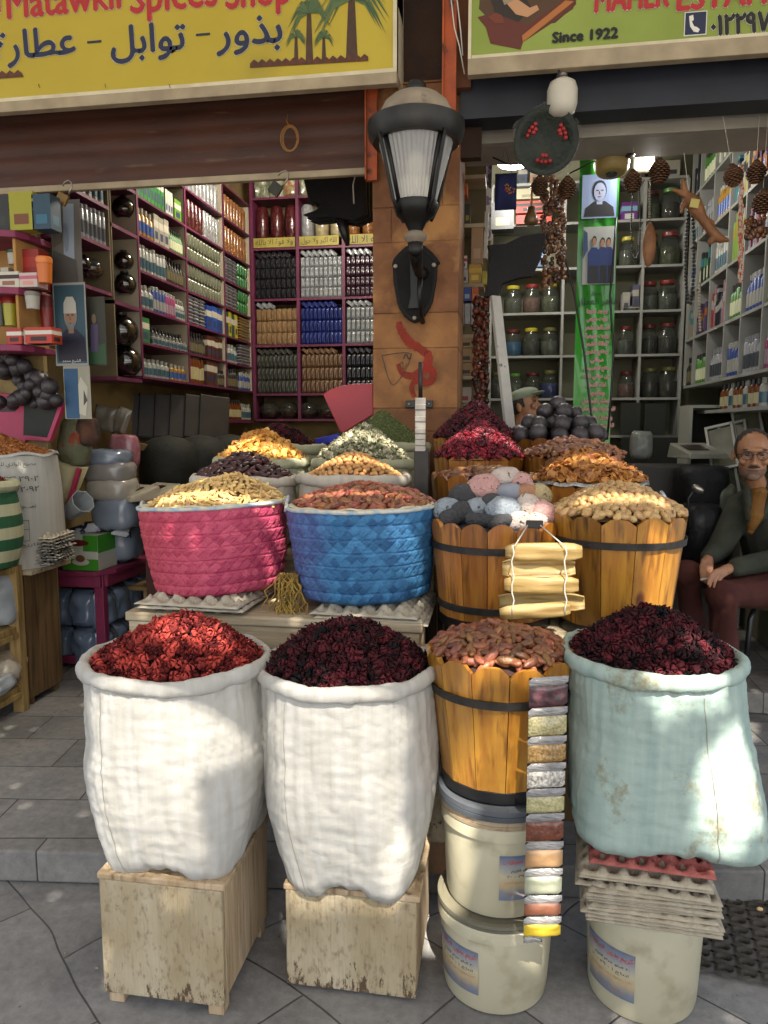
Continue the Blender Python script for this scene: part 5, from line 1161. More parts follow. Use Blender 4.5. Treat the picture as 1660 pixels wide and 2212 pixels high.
def box_mesh(c1, c2, c3):
    b = MB(); b.box(-.5, .5, -.5, .5, 0, 1); b.mi = 1; b.box(-.502, .502, -.502, .502, .55, .8); b.mi = 2; b.box(-.3, .3, -.506, -.45, .15, .42).box(.45, .506, -.3, .3, .15, .42)
    return pmesh('carton', b, [c1, c2, c3])
BOT = [('white', pmat('#85867f'), pmat('#7a7a72'), pmat('#33505c')), ('yellow', pmat('#8f6a20'), pmat('#8c8878'), pmat('#2a4a8a')), ('blue', pmat('#223a74'), pmat('#8a8a84'), pmat('#8c8c86')), ('magenta', pmat('#7c2854'), pmat('#8a8a84'), pmat('#8c7480')), ('green', pmat('#3c6b2c'), pmat('#222'+'222'), pmat('#b4b89a')), ('dark', pmat('#1d1a17'), pmat('#141414'), pmat('#5f5840')), ('grey', pmat('#84868a', .25), pmat('#6e7074'), pmat('#3c4048')), ('amber', pmat('#5c2f10', .15), pmat('#1a1816'), pmat('#a39a74'))]
BM = {}
def bot(color, kind, r, h):
    k = (color, kind, r, h)
    if k not in BM: e = [q for q in BOT if q[0] == color][0]; BM[k] = bottle_mesh(e[1], e[2], e[3], r, h, kind)
    return BM[k]
def rowY(y0, y1, z, color, kind, r, h, n, where, X=XL, depth=.03, rows=1):
    for j in range(rows):
        for i in range(n): put(bot(color, kind, r, h), 'bottle', (X-depth-j*.055, y0+(y1-y0)*(i+.5)/n, z+.001), (0, 0, random.uniform(0, 6)), '%s %s %s' % (color, {'can': 'spray can', 'spray': 'pump spray bottle', 'slim': 'slim bottle', 'bottle': 'small bottle'}[kind], where), 'bottle', '%s %s bottles %s' % (color, kind, where), (1, 1, random.uniform(.94, 1.04)))
CM = {}
def carton(c, loc, dim, rz, lab, grp=None, c2='#b9b4a4', c3='#2f3a55'):
    k = (c, c2, c3)
    if k not in CM: CM[k] = box_mesh(pmat(c, .5), pmat(c2, .5), pmat(c3, .5))
    return put(CM[k], 'carton', loc, (0, 0, rz), lab, 'carton', grp, dim)
def boxesY(y0, y1, z, cols, n, h, where, X=XL, d=.06, lab='carton'):
    w_ = (y1-y0)/n
    for i in range(n):
        c, nm = cols[i % len(cols)]; carton(c, (X-.012-d/2, y0+w_*(i+.5), z+.001), (d, w_*.92, h*random.uniform(.93, 1.03)), 0, '%s %s %s' % (nm, lab, where), '%s %s %s' % (nm, lab, where))
Y = ysd
W_ = ['on the %s shelf, first bay of the long shelf wall' % q for q in ('lowest', 'second', 'third', 'fourth', 'fifth', 'top')]
rowY(Y[0]+.03, Y[0]+.42, zsh[0], 'white', 'bottle', .026, .12, 6, W_[0]); rowY(Y[0]+.44, Y[1]-.04, zsh[0], 'yellow', 'bottle', .026, .11, 4, W_[0])
boxesY(Y[0]+.02, Y[0]+.14, zsh[1], [('#2c6b35', 'green')], 1, .17, W_[1]); rowY(Y[0]+.16, Y[1]-.03, zsh[1], 'dark', 'bottle', .022, .12, 10, W_[1], depth=.05); rowY(Y[0]+.16, Y[1]-.03, zsh[1], 'white', 'bottle', .022, .07, 9, W_[1], depth=.015)
rowY(Y[0]+.02, Y[0]+.20, zsh[2], 'white', 'bottle', .03, .15, 3, W_[2]); rowY(Y[0]+.2, Y[0]+.40, zsh[2], 'blue', 'can', .022, .17, 4, W_[2]); rowY(Y[0]+.4, Y[0]+.56, zsh[2], 'magenta', 'can', .02, .16, 4, W_[2]); rowY(Y[0]+.56, Y[1]-.03, zsh[2], 'white', 'spray', .022, .15, 4, W_[2])
rowY(Y[0]+.02, Y[0]+.42, zsh[3], 'white', 'can', .024, .17, 8, W_[3]); rowY(Y[0]+.43, Y[1]-.03, zsh[3], 'dark', 'slim', .022, .17, 6, W_[3])
rowY(Y[0]+.02, Y[0]+.24, zsh[4], 'yellow', 'bottle', .028, .17, 4, W_[4]); boxesY(Y[0]+.25, Y[0]+.48, zsh[4], [('#8f8b7c', 'white flowered')], 3, .19, W_[4]); rowY(Y[0]+.5, Y[1]-.03, zsh[4], 'green', 'slim', .02, .16, 6, W_[4])
boxesY(Y[0]+.02, Y[0]+.42, zsh[5], [('#226e28', 'bright green')], 8, .24, W_[5], lab='packet'); boxesY(Y[0]+.44, Y[0]+.56, zsh[5], [('#a9ada4', 'pale')], 3, .17, W_[5]); boxesY(Y[0]+.58, Y[1]-.04, zsh[5], [('#5c8c22', 'lime green')], 1, .15, W_[5])
W2_ = ['on the %s shelf, second bay of the long shelf wall' % q for q in ('lowest', 'second', 'third', 'fourth', 'fifth', 'top')]
rowY(Y[1]+.03, Y[1]+.30, zsh[0], 'amber', 'bottle', .026, .24, 5, W2_[0]); boxesY(Y[1]+.36, Y[1]+.58, zsh[0], [('#54301c', 'brown printed')], 3, .20, W2_[0]); rowY(Y[1]+.6, Y[2]-.02, zsh[0], 'dark', 'bottle', .022, .14, 3, W2_[0])
rowY(Y[1]+.03, Y[1]+.34, zsh[1], 'dark', 'slim', .022, .17, 6, W2_[1]); boxesY(Y[1]+.38, Y[2]-.06, zsh[1], [('#4a2414', 'dark brown')], 4, .18, W2_[1])
m_wp = pm('white_grey_packet', '#84858a', '#5c5d63'); m_ol = pm('olive_silver_packet', '#5f6350', '#777b66'); m_or = rm('roll_tan', '#96602c', '#aa7a44'); m_gk = pm('green_packet', '#1f5c2a', '#2a7034'); m_tri = pm('striped_packet', '#8a3c24', '#6a7a3a')
wpm = packet_mesh(m_wp); olm = packet_mesh(m_ol); gkm = packet_mesh(m_gk); trm = packet_mesh(m_tri)
def stackY(me, y0, y1, z, n, lay, dz, lab, grp, lie=False, sc=1.0):
    for i in range(n):
        for k in range(lay):
            loc = (XL-.035+.003*(k % 2), y0+(y1-y0)*(i+.5)/n, z+.003+dz*k)
            put(me, 'lying_bag' if lie else 'silver_packet', loc if not lie else (loc[0], loc[1]-.05, loc[2]+.014), (0, 0, R(90)) if not lie else (R(-90), 0, 0), lab, 'packet', grp, (1, 1, dz/.107) if not lie else (1.1, .9, 1))
stackY(wpm, Y[1]+.03, Y[1]+.36, zsh[2], 3, 8, .026, 'white grey packet lying stacked in the second bay of the shelf wall', 'white grey packets in the second bay', True)
boxesY(Y[1]+.38, Y[2]-.04, zsh[2], [('#1d3f8c', 'blue'), ('#254a9a', 'blue and white')], 3, .20, W2_[2])
stackY(olm, Y[1]+.03, Y[2]-.03, zsh[3], 12, 2, .105, 'olive silver packet standing in two layers in the second bay', 'olive silver packets in the second bay')
stackY(olm, Y[1]+.03, Y[2]-.03, zsh[4], 12, 2, .105, 'olive silver packet standing in the upper second bay', 'olive silver packets in the upper second bay')
W3_ = 'in the corner bay of the long shelf wall'
def rollsY(y0, y1, z, n, col, lab, h=.2, r=.03):
    me = roll_mesh(RL[col], r, h)
    for i in range(n): put(me, 'spice_roll', (XL-.05, y0+(y1-y0)*(i+.5)/n, z+.001), (0, 0, i*1.3), lab, 'spice roll', lab.replace(' roll', ' rolls'))
rollsY(Y[1]+.04, Y[1]+.40, zsh[5], 5, 'dark red', 'dark wrapped roll in the top second bay', .23); rollsY(Y[1]+.42, Y[2]-.03, zsh[5], 5, 'silver grey', 'silver wrapped roll in the top second bay', .23)
rollsY(Y[2]+.04, Y[3]-.03, zsh[5], 8, 'orange brown', 'orange brown wrapped roll in the top corner bay', .23); rollsY(Y[1]+.04, Y[2]-.03, zsh[6], 9, 'silver grey', 'grey wrapped roll above the top second bay', .22); rollsY(Y[2]+.04, Y[3]-.03, zsh[6], 8, 'orange brown', 'orange wrapped roll above the top corner bay', .22)
stackY(wpm, Y[2]+.03, Y[2]+.34, zsh[4], 3, 7, .028, 'white bag lying stacked '+W3_, 'white bags in the corner bay', True); stackY(gkm, Y[2]+.38, Y[3]-.03, zsh[4], 4, 2, .105, 'green packet standing '+W3_, 'green packets in the corner bay')
stackY(wpm, Y[2]+.03, Y[2]+.34, zsh[3], 3, 7, .028, 'white bag lying in the pile above the green boxes', 'white bags above the green boxes', True); stackY(gkm, Y[2]+.38, Y[3]-.03, zsh[3], 4, 2, .105, 'green packet above the striped stack', 'green packets above the striped stack')
boxesY(Y[2]+.03, Y[2]+.32, zsh[2], [('#1f5426', 'dark green'), ('#b0a01c', 'yellow')], 4, .2, W3_); stackY(trm, Y[2]+.38, Y[3]-.03, zsh[2], 3, 8, .025, 'red and green striped packet lying stacked '+W3_, 'striped packets in the corner bay', True)
rowY(Y[2]+.03, Y[2]+.3, zsh[1], 'white', 'bottle', .024, .15, 4, W3_); stackY(wpm, Y[2]+.38, Y[3]-.03, zsh[1], 3, 7, .026, 'white packet piled low '+W3_, 'white packets low in the corner bay', True)
rowY(Y[2]+.03, Y[2]+.3, zsh[0], 'dark', 'bottle', .024, .17, 5, W3_); rowY(Y[2]+.36, Y[3]-.03, zsh[0], 'blue', 'bottle', .022, .16, 5, W3_)
rowY(5.53, 6.5, zlow, 'amber', 'slim', .024, .17, 17, 'on the narrow shelf under the long shelf wall', rows=1); rowY(6.5, 6.75, zlow, 'white', 'bottle', .024, .14, 4, 'on the narrow shelf under the long shelf wall')
rowY(3.93, 4.25, zB[1], 'grey', 'can', .022, .19, 7, 'on the lower shelf of the near spray unit', depth=.03, rows=2)
rowY(3.93, 4.25, zB[2], 'white', 'bottle', .03, .19, 5, 'on the upper shelf of the near spray unit', depth=.04)
# ---------------------------------------------------------------- posters on the entrance pier
def poster(name, lab, u0, u1, v0, v1, Y_, cat='poster', skew=0):
    a = P(u0, v1, Y=Y_); c = P(u1, v0, Y=Y_); o = thing(name, lab, cat, ((a.x+c.x)/2, Y_, (a.z+c.z)/2), rot=(0, skew, 0)); w, h = (c.x-a.x)/2, (c.z-a.z)/2
    return o, w, h
def flat(par, pts, col, y, w, h, nm='printed_area', ro=.5):
    return MB().xz([(x*w, z*h) for x, z in pts], y, y+.0009).build(nm, mat('print_'+col.strip('#'), col, rough=ro), par)
def circ(cx, cz, rx, rz, n=18): return [(cx+rx*cos(2*pi*k/n), cz+rz*sin(2*pi*k/n)) for k in range(n)]
FULL = [(-1, -1), (1, -1), (1, 1), (-1, 1)]
def skull(par, w, h, cx, cz, rx, rz, skin, hair, coat, y=-.003, cap=False, beard=None):
    flat(par, [(cx-rx*2.2, -.92), (cx+rx*2.2, -.92), (cx+rx*2.0, cz-rz*1.6), (cx+rx*.8, cz-rz*1.0), (cx-rx*.8, cz-rz*1.0), (cx-rx*2.0, cz-rz*1.6)], coat, y, w, h)
    flat(par, [(cx-rx*.4, cz-rz*1.3), (cx+rx*.4, cz-rz*1.3), (cx+rx*.45, cz-rz*.6), (cx-rx*.45, cz-rz*.6)], skin, y-.001, w, h)
    flat(par, circ(cx, cz, rx*.98, rz*1.0), hair, y-.0018, w, h)
    flat(par, circ(cx, cz-rz*.12, rx*.85, rz*.88), skin, y-.0026, w, h)
    if beard: flat(par, [(cx-rx*.7, cz-rz*.5), (cx+rx*.7, cz-rz*.5), (cx+rx*.45, cz-rz*1.02), (cx-rx*.45, cz-rz*1.02)], beard, y-.0034, w, h)
    if cap: flat(par, [(cx-rx*1.0, cz+rz*.15), (cx+rx*1.0, cz+rz*.15), (cx+rx*.95, cz+rz*.9), (cx+rx*.5, cz+rz*1.35), (cx-rx*.5, cz+rz*1.35), (cx-rx*.95, cz+rz*.9)], '#a9a79c', y-.0036, w, h)
    for sx in (-1, 1): flat(par, [(cx+sx*rx*.35-rx*.18, cz-rz*.02), (cx+sx*rx*.35+rx*.18, cz-rz*.02), (cx+sx*rx*.35+rx*.15, cz+rz*.07), (cx+sx*rx*.35-rx*.15, cz+rz*.07)], '#1d1612', y-.0036, w, h)
    flat(par, [(cx-rx*.07, cz), (cx+rx*.1, cz-rz*.35), (cx-rx*.12, cz-rz*.35)], '#6e4a36', y-.0036, w, h); flat(par, [(cx-rx*.3, cz-rz*.55), (cx+rx*.3, cz-rz*.55), (cx, cz-rz*.62)], '#4d231c', y-.0042, w, h)
o, w, h = poster('portrait_poster', 'portrait of a man in a white cap and dark robe beside the dark jars', 124, 182, 612, 788, 3.80)
flat(o, [(x*1.06, z*1.03) for x, z in FULL], '#8d8d88', 0, w, h, 'paper'); flat(o, [(x*.97, z*.97) for x, z in FULL], '#2c4a56', -.0015, w, h); skull(o, w, h, .05, .22, .42, .34, '#8a6a56', '#8a8781', '#1f1c30', cap=True, beard='#77716a')
text_fit('lettering', shape('الشيخ محمد'), m_white, o, -.6*w, .6*w, -.97*h, -.87*h, -.0065)
o, w, h = poster('picture_poster', 'faded poster of a grey arched building hanging above the portrait', 116, 172, 430, 612, 3.81)
flat(o, FULL, '#57524a', 0, w, h, 'paper'); flat(o, [(-.2, -.3), (.5, -.5), (.6, .9), (-.1, .9)], '#7f8994', -.0015, w, h); flat(o, [(-1, -1), (.7, -1), (.6, -.45), (-.9, -.2)], '#3d3a34', -.0025, w, h); flat(o, [(-.9, -.15), (-.3, .0), (-.2, .9), (-.9, .9)], '#4a443b', -.003, w, h); flat(o, circ(.0, .1, .18, .35), '#6b7480', -.0036, w, h)
o, w, h = poster('picture_poster', 'poster of a figure in purple on a green garden, right of the portrait', 184, 226, 640, 790, 3.85)
flat(o, FULL, '#2a2a1e', 0, w, h, 'paper'); flat(o, [(-.95, -.95), (.95, -.95), (.95, -.35), (-.95, -.5)], '#27482a', -.0015, w, h); flat(o, [(-.4, -.6), (.3, -.6), (.35, .2), (-.3, .2)], '#4a3f5c', -.0025, w, h); flat(o, circ(.0, .36, .2, .14), '#6f5c4c', -.003, w, h)
o, w, h = poster('picture_poster', 'blue and white poster curling below the portrait', 142, 194, 790, 905, 3.79)
flat(o, FULL, '#8f8a78', 0, w, h, 'paper'); flat(o, [(-.9, -.98), (.1, -.98), (.1, .9), (-.95, .9)], '#1a4668', -.0015, w, h); flat(o, [(.1, -.8), (.6, -.9), (.8, .2), (.3, .6), (.1, .3)], '#b0aa98', -.0025, w, h); flat(o, [(.45, -.5), (.75, -.3), (.5, .1)], '#3c3a30', -.0035, w, h)
# ---------------------------------------------------------------- grocery shelves left of the entrance
YS = 3.56; zs3 = [P(60, v, Y=YS).z for v in (742, 617, 492)]; xr = P(116, 610, Y=YS+.3).x
m_corn = mat('orange_cream_side', '#b0854a', '#9c7440', scale=4, rough=.8)
t = thing('wall_shelves', 'rounded pink grocery shelves on the wall left of the entrance', 'shelving', (xr, YS, 0)); b = MB()
for z in zs3: MB().prism([(-1.6, 0), (-.10, 0), (-.03, .03), (0, .10), (0, .30), (-1.6, .30)], z-.035, z).build('shelf_board', w_pinkm, t, bevel=.004)
MB().box(-.06, -.045, .05, .298, zs3[0]+.001, zs3[2]-.036).box(-1.6, -.062, .285, .298, zs3[0], zs3[2]-.036).build('side_panel', m_corn, t)
def G(c, u, v0, v1, u1, zi, lab, c2='#b9b4a4', c3='#2f3a55', dy=.03, rz=0):
    a = P(u, v1, Y=YS+dy); e = P(u1, v0, Y=YS+dy); carton(c, ((a.x+e.x)/2, YS+dy+.05, zs3[zi]+.001), (e.x-a.x, .09, e.z-a.z), rz, lab, None, c2, c3)
G('#8f8a1c', 20, 400, 486, 68, 2, 'tall yellow carton on the top grocery shelf', '#8f8a1c', '#6b3a1c'); G('#1f3a4a', 70, 412, 490, 106, 2, 'tall dark blue carton on the top grocery shelf', '#1f3a4a', '#2c5a70'); G('#20211c', -30, 400, 480, 16, 2, 'nearly black carton at the left end of the top grocery shelf', '#20211c', '#2a2a24')
G('#8c1f18', 36, 510, 600, 80, 1, 'large red carton on the middle grocery shelf', '#a02c22', '#c04a30', .10); G('#b9b4a4', -5, 572, 608, 38, 1, 'small white hair dye carton with a face on the middle shelf', '#3a1d18', '#8a5c48'); G('#b9a8a0', 41, 578, 610, 78, 1, 'small pink and white carton on the middle shelf', '#b05a6a', '#c9897c'); G('#a09a8a', 0, 530, 578, 14, 1, 'white carton leaning at the left of the middle shelf', '#2a2420', '#4a3a30', .07)
G('#b9b0a0', 48, 668, 702, 96, 0, 'white carton with dark crest standing on red and white tea cartons', '#c4beb0', '#2a241f'); G('#9c2a1c', 14, 702, 736, 44, 0, 'red and white tea carton on the lower grocery shelf', '#c4beb0', '#3a1a14', .01); G('#a8301c', 54, 702, 738, 110, 0, 'wide red and white tea carton at the right of the lower shelf', '#c4beb0', '#2a1814', .0)
def tub(u, v0, v1, w, zi, cb, cl, lab, dy=.06):
    a = P(u, v1, Y=YS+dy); e = P(u, v0, Y=YS+dy); r = w/2*3.9/1600; h_ = e.z-a.z; t_ = thing('plastic_tub', lab, 'tub', (a.x, YS+dy, max(a.z, zs3[zi]+.001)))
    MB().lathe([(r*.85, 0), (r, h_*.7), (r, h_*.74)], 20).build('body', pmat(cb), t_, smooth=True, auto=40); MB().lathe([(r*1.05, h_*.745), (r*1.05, h_*.95), (r*.9, h_), (0, h_)], 20).build('lid', pmat(cl), t_, smooth=True, auto=40)
tub(98, 555, 612, 32, 1, '#c0651c', '#c9702a', 'orange plastic tub at the right end of the middle grocery shelf'); tub(32, 540, 572, 28, 1, '#a8a498', '#2c4a2a', 'white jar with green lid behind the small cartons', .14)
tub(25, 640, 704, 30, 0, '#a8a030', '#8a2018', 'yellow jar with red lid on the lower grocery shelf', .12); tub(72, 630, 668, 30, 0, '#9a968c', '#7a7468', 'small grey jar on top of the white crest carton'); tub(104, 640, 735, 26, 0, '#7a1c18', '#5c1410', 'dark red jar at the right end of the lower grocery shelf', .2); tub(5, 640, 704, 26, 0, '#3a3a2c', '#a01c18', 'dark jar with red lid at the left end of the lower grocery shelf', .16)
# ---------------------------------------------------------------- things along the left flank
b = MB(); XR = -2.46
t = thing('wooden_rack', 'pale wooden rack of shelves at the left edge below the striped sack', 'rack', (XR, 2.7, .12)); zt = P(50, 1205, X=XR).z-.12
for z in (zt, P(45, 1350, X=XR).z-.12, P(45, 1480, X=XR).z-.12): MB().box(-.5, -.0, .0, .71, z-.03, z).build('shelf_board', w_rack, t, bevel=.003); MB().box(-.03, .012, .0, .665, z-.06, z-.031).build('rail', w_rack, t, bevel=.003)
for y in (.665, 0): MB().box(-.045, .016, y, y+.05, 0, zt-.031).build('leg', w_rack, t, bevel=.003)
zc = P(100, 1215, X=XR).z-.12
t = thing('cupboard', 'brown wooden cupboard with a worn top between the rack and the pink table', 'cupboard', (XR, 3.455, .12))
MB().box(-.5, 0, 0, .28, .04, zc-.03).build('body', w_brown, t, bevel=.003); MB().box(-.52, .06, -.03, .33, zc-.028, zc).build('top', w_oldx, t, bevel=.004); MB().box(-.48, -.01, .02, .04, 0, .039).box(-.48, -.01, .24, .26, 0, .039).build('foot', w_brown, t)
# striped sack on the rack
m_gr = sackmat('dark_green_cloth', '#2c5a3c', '#254d33'); m_cr = sackmat('cream_cloth', '#b3b190', '#a3a07f')
zt += .12; ST0 = P(-8, 1100, X=-2.62)
t = thing('sack', 'green and cream striped sack with rolled rim on the wooden rack', 'sack', (-2.53, 3.22, zt)); H = P(20, 1040, X=-2.56).z-zt; b = MB(); n = 48
prof = [(.17+.03*sin(pi*q), q*H) for q in [i/28 for i in range(29)]]; off = 0
b.lathe(prof, n, cap=False, fn=lambda r, z, a, i: (r*(1+.03*nz3(cos(a)*2, sin(a)*2, z*6)), z)); b.m = [(int((k//n)/28*7+.5)) % 2 for k in range(len(b.f))]
b.build('sack_body', [m_gr, m_cr], t, smooth=True)
MB().lathe([(.17+.03*cos(2*pi*k/10), H+.028*sin(2*pi*k/10)) for k in range(11)], 40, cap=False, fn=lambda r, z, a, i: (r*(1+.02*sin(a*9)), z)).build('rolled_cuff', m_cr, t, smooth=True)
heap_stuff('hibiscus_heap', (-2.53, 3.22), .15, .15, zt+H, .07, .02, .014, CAL, m_hib1, 'small heap of red hibiscus in the striped sack at the left edge', 'hibiscus', core=m_hib1c)
# printed white sack with almonds
m_prs = sackmat('printed_white_sack', '#b5b3ab', '#a39f95'); a = P(60, 985, Y=3.62); zc2 = zc+.12
t = thing('sack', 'white sack printed with Arabic lines and a table, full of almonds', 'sack', (-2.60, 3.60, zc2)); H = P(60, 985, Y=3.45).z-zc2
MB().lathe([(.225, 0), (.245, H*.3), (.24, H*.7), (.225, H)], 56, cap=False, fn=lambda r, z, a, i: (r*(1+.02*nz3(cos(a)*3, sin(a)*3, z*7)), z)).build('sack_body', m_prs, t, smooth=True)
MB().lathe([(.235, H), (.228, H+.015), (.21, H+.0), (.2, H-.05)], 48, cap=False, fn=lambda r, z, a, i: (r, z+.008*sin(a*7))).build('rolled_cuff', m_prs, t, smooth=True)
def wrapc(r, off=.003): return lambda X, Z: (r*cos(X/r-pi/2), r*sin(X/r-pi/2), Z)
for k, (tx, x0, x1, z, hgt) in enumerate((('مصنع الوادي للسكر المكرر', -.12, .17, .90, .03), ('٠١٠٠٠٨٧٢٦٢٩٠٢', -.12, .18, .78, .028), ('٢٠١٩/٢٠٢٩/٢٠٩٢', -.12, .18, .69, .028), ('تعبئة يدوية للفحص', -.10, .16, .54, .022), ('تاريخ الانتاج', -.05, .16, .20, .022))):
    v, f = text_mesh(shape(tx), 0); xs = [q[0] for q in v]; ys = [q[1] for q in v]; wr = wrapc(.252)
    MB().add([wr(x0+(q[0]-min(xs))/(max(xs)-min(xs))*(x1-x0)+.10, z*H+(q[1]-min(ys))/(max(ys)-min(ys))*hgt) for q in v], f).build('printed_lettering', m_blk, t)
b = MB(); wr = wrapc(.253)
for z in (.26, .36, .44): b.add([wr(.0+.02*i+.0, z*H+dz) for i in range(12) for dz in (-.0012, .0012)], [(2*i, 2*i+2, 2*i+3, 2*i+1) for i in range(11)])
for x in (.0, .055, .11, .165, .22): b.add([wr(x+dx, z*H) for z in (.26, .44) for dx in (-.001, .001)], [(0, 1, 3, 2)])
b.build('printed_table', m_blk, t)
m_alm = mat('almond_skin', '#7a4418', '#b06e30', attr='rnd', rough=.6)
heap_stuff('almond_heap', (-2.61, 3.60), .22, .20, zc2+H, .10, .016, .012, [nut(1, .55, .35, 8, 5, .05, 3, taper=.2)], m_alm, 'heap of brown almonds in the printed white sack', 'almonds', core=mat('almond_core', '#4a2a10'), layers=2, smooth=True, peak=(-.08, 0))
# black and white egg trays on the cupboard
m_bw = mat('zebra_pulp', '#a39f94', '#2c2a2a', scale=28, rough=.9, contrast=(.5, .56))
for k in range(9):
    o = MB().add(TV, TF).build('egg_tray', m_bw if k < 7 else m_pulpw, smooth=True, loc=(-2.47+random.uniform(-.008, .008), 3.60, zc2+.03+k*.017), rot=(random.uniform(-.02, .02), random.uniform(-.02, .02), R(8+random.uniform(-5, 5)))); o.scale = (.9, .9, 1)
    tag(o, 'dirty black and white egg tray stacked on the brown cupboard' if k < 7 else 'pale egg tray on top of the dirty trays on the brown cupboard', 'egg tray', 'egg trays stacked on the cupboard' if k < 7 else 'pale egg trays on the cupboard')
# white bag of red stuff and bag of ginger on the rack
m_wbag = mat('thin_white_plastic', '#aab0b4', '#8f969b', scale=8, rough=.35, bump=.8, bscale=14, spec=.6)
def blob(name, lab, cat, c, r, m, seed=0, amp=.25, smooth=True, parts=None, par=None):
    b = MB(); b.ell((0, 0, 0), r, 28, 18, fn=lambda d: 1+amp*nz3(d.x*1.6+seed, d.y*1.6, d.z*1.6)+amp*.35*nz3(d.x*5, d.y*5+seed, d.z*5)); b.v = [(x, y, max(z, -r[2]*.75)) for x, y, z in b.v]
    o = b.build(name, m, par, smooth=True, loc=c); return tag(o, lab, cat) if not par else o
p = P(12, 1300, X=-2.52); blob('plastic_bag', 'white plastic bag of red hibiscus on the middle shelf of the rack', 'bag', (p.x-.02, p.y, P(12, 1352, X=-2.5).z+.12), (.09, .13, .15), m_wbag, 3)
p = P(15, 1440, X=-2.52); blob('plastic_bag', 'crumpled bag of ginger on the low shelf of the rack', 'bag', (p.x-.02, p.y, P(15, 1482, X=-2.5).z+.075), (.1, .14, .09), mat('ginger_bag', '#8a7660', '#b0a898', scale=10, rough=.4, bump=.6, bscale=14), 8)
p = P(15, 1480, X=-2.50); blob('plastic_bag', 'pale blue plastic bag on the low shelf of the rack', 'bag', (p.x+.03, p.y-.1, P(15, 1482, X=-2.5).z+.04), (.06, .12, .05), m_wbag, 12)
# pink table with boxes, grey bags
XT = -2.40; zt = P(205, 1236, X=XT).z
t = thing('pink_table', 'pink painted table with stacked grey bags under it', 'table', (XT, 4.02, .12)); H = zt-.12
MB().prism([(-.45, 0), (0, 0), (.07, .12), (.07, .95), (-.45, .95)], H-.03, H).build('table_top', w_pinkm, t, bevel=.004); MB().box(-.43, .02, .015, .04, H-.10, H-.031).box(.02, .045, .06, .93, H-.10, H-.031).build('apron', w_pinkm, t, bevel=.003)
for x, y in ((-.03, .015), (.01, .90), (-.43, .015), (-.43, .9)): MB().box(x-.005, x+.055, y+.026, y+.075, 0, H-.032).build('leg', w_pinkm, t, bevel=.004)
MB().box(-.40, .02, .03, .05, .03, .08).box(.005, .03, .08, .9, .03, .08).build('stretcher', w_pinkm, t, bevel=.003)
m_gb = mat('grey_blue_sugar_bag', '#6f7d90', '#5f6c80', scale=3, rough=.22, bump=.35, bscale=16, coat=.5, rnd=.08); v, fs = cushion(-.085, .085, 0, .235, .075, n=10, k=10, seed=2); gbm = pmesh('grey_bag', MB().add(v, fs), m_gb, True)
for k in range(2):
    for j in range(5): put(gbm, 'grey_bag', (XT-.05, 4.16+j*.165, .125+k*.24), (0, 0, R(90)), 'grey blue plastic bag of powder standing under the pink table, seen from the aisle', 'bag', 'grey blue bags under the pink table')
    for j in range(2): put(gbm, 'grey_bag', (XT-.14-.17*j, 4.13, .125+k*.24), (0, 0, 0), 'grey blue plastic bag of powder behind the front opening of the pink table', 'bag', 'grey blue bags in the front of the pink table')
def fb(u0, u1, v0, v1, Y_, m, lab, seed, d=.13, nm='flour_bag', cat='bag'):
    a = P(u0, v1, Y=Y_); e = P(u1, v0, Y=Y_); w, h = (e.x-a.x)/2, (e.z-a.z); b = MB(); n = 40; k = 16; vs = []; fs = []
    for i in range(k+1):
        q = i/k; e_ = (1-abs(2*q-1)**3.2)**.5 if 0 < q < 1 else 0
        for j in range(n):
            an = 2*pi*j/n; c, s_ = cos(an), sin(an); rr = (abs(c)**3.4+abs(s_)**3.4)**(-1/3.4)*(.72+.28*e_)*(1+.04*nz3(c*3, s_*3, q*3+seed)); vs.append((w*rr*c, d*rr*s_, h*q+.012*nz3(c*2+seed, s_*2, q)))
    for i in range(k):
        for j in range(n): fs.append((i*n+j, i*n+(j+1) % n, (i+1)*n+(j+1) % n, (i+1)*n+j))
    fs += [tuple(range(n-1, -1, -1)), tuple(range(k*n, k*n+n))]; b.add(vs, fs); o = b.build(nm, m, smooth=True, loc=((a.x+e.x)/2, Y_+d, a.z)); return tag(o, lab, cat)
m_f1 = mat('grey_flour_plastic', '#8f8b86', '#807c78', scale=3, rough=.25, bump=.35, bscale=12, coat=.4); m_f2 = mat('bluish_flour_plastic', '#6b7685', '#7d8794', scale=3, rough=.22, bump=.35, bscale=12, coat=.5); m_f3 = mat('pale_flour_plastic', '#a39d92', '#969087', scale=3, rough=.25, bump=.35, bscale=12, coat=.4)
fb(188, 277, 1078, 1145, 4.12, m_f2, 'bluish plastic bag at the bottom of the leaning flour bag stack', 1); fb(172, 268, 1036, 1084, 4.12, m_f3, 'pale beige flour bag, second from the bottom of the stack', 2); fb(166, 262, 1000, 1042, 4.12, m_f1, 'grey beige flour bag in the middle of the stack', 3); fb(158, 252, 972, 1006, 4.12, m_f2, 'bluish grey flour bag on top of the stack', 4)
fb(185, 278, 1135, 1212, 4.25, m_f2, 'large blue grey bag standing on the pink table behind the noodle carton', 5)
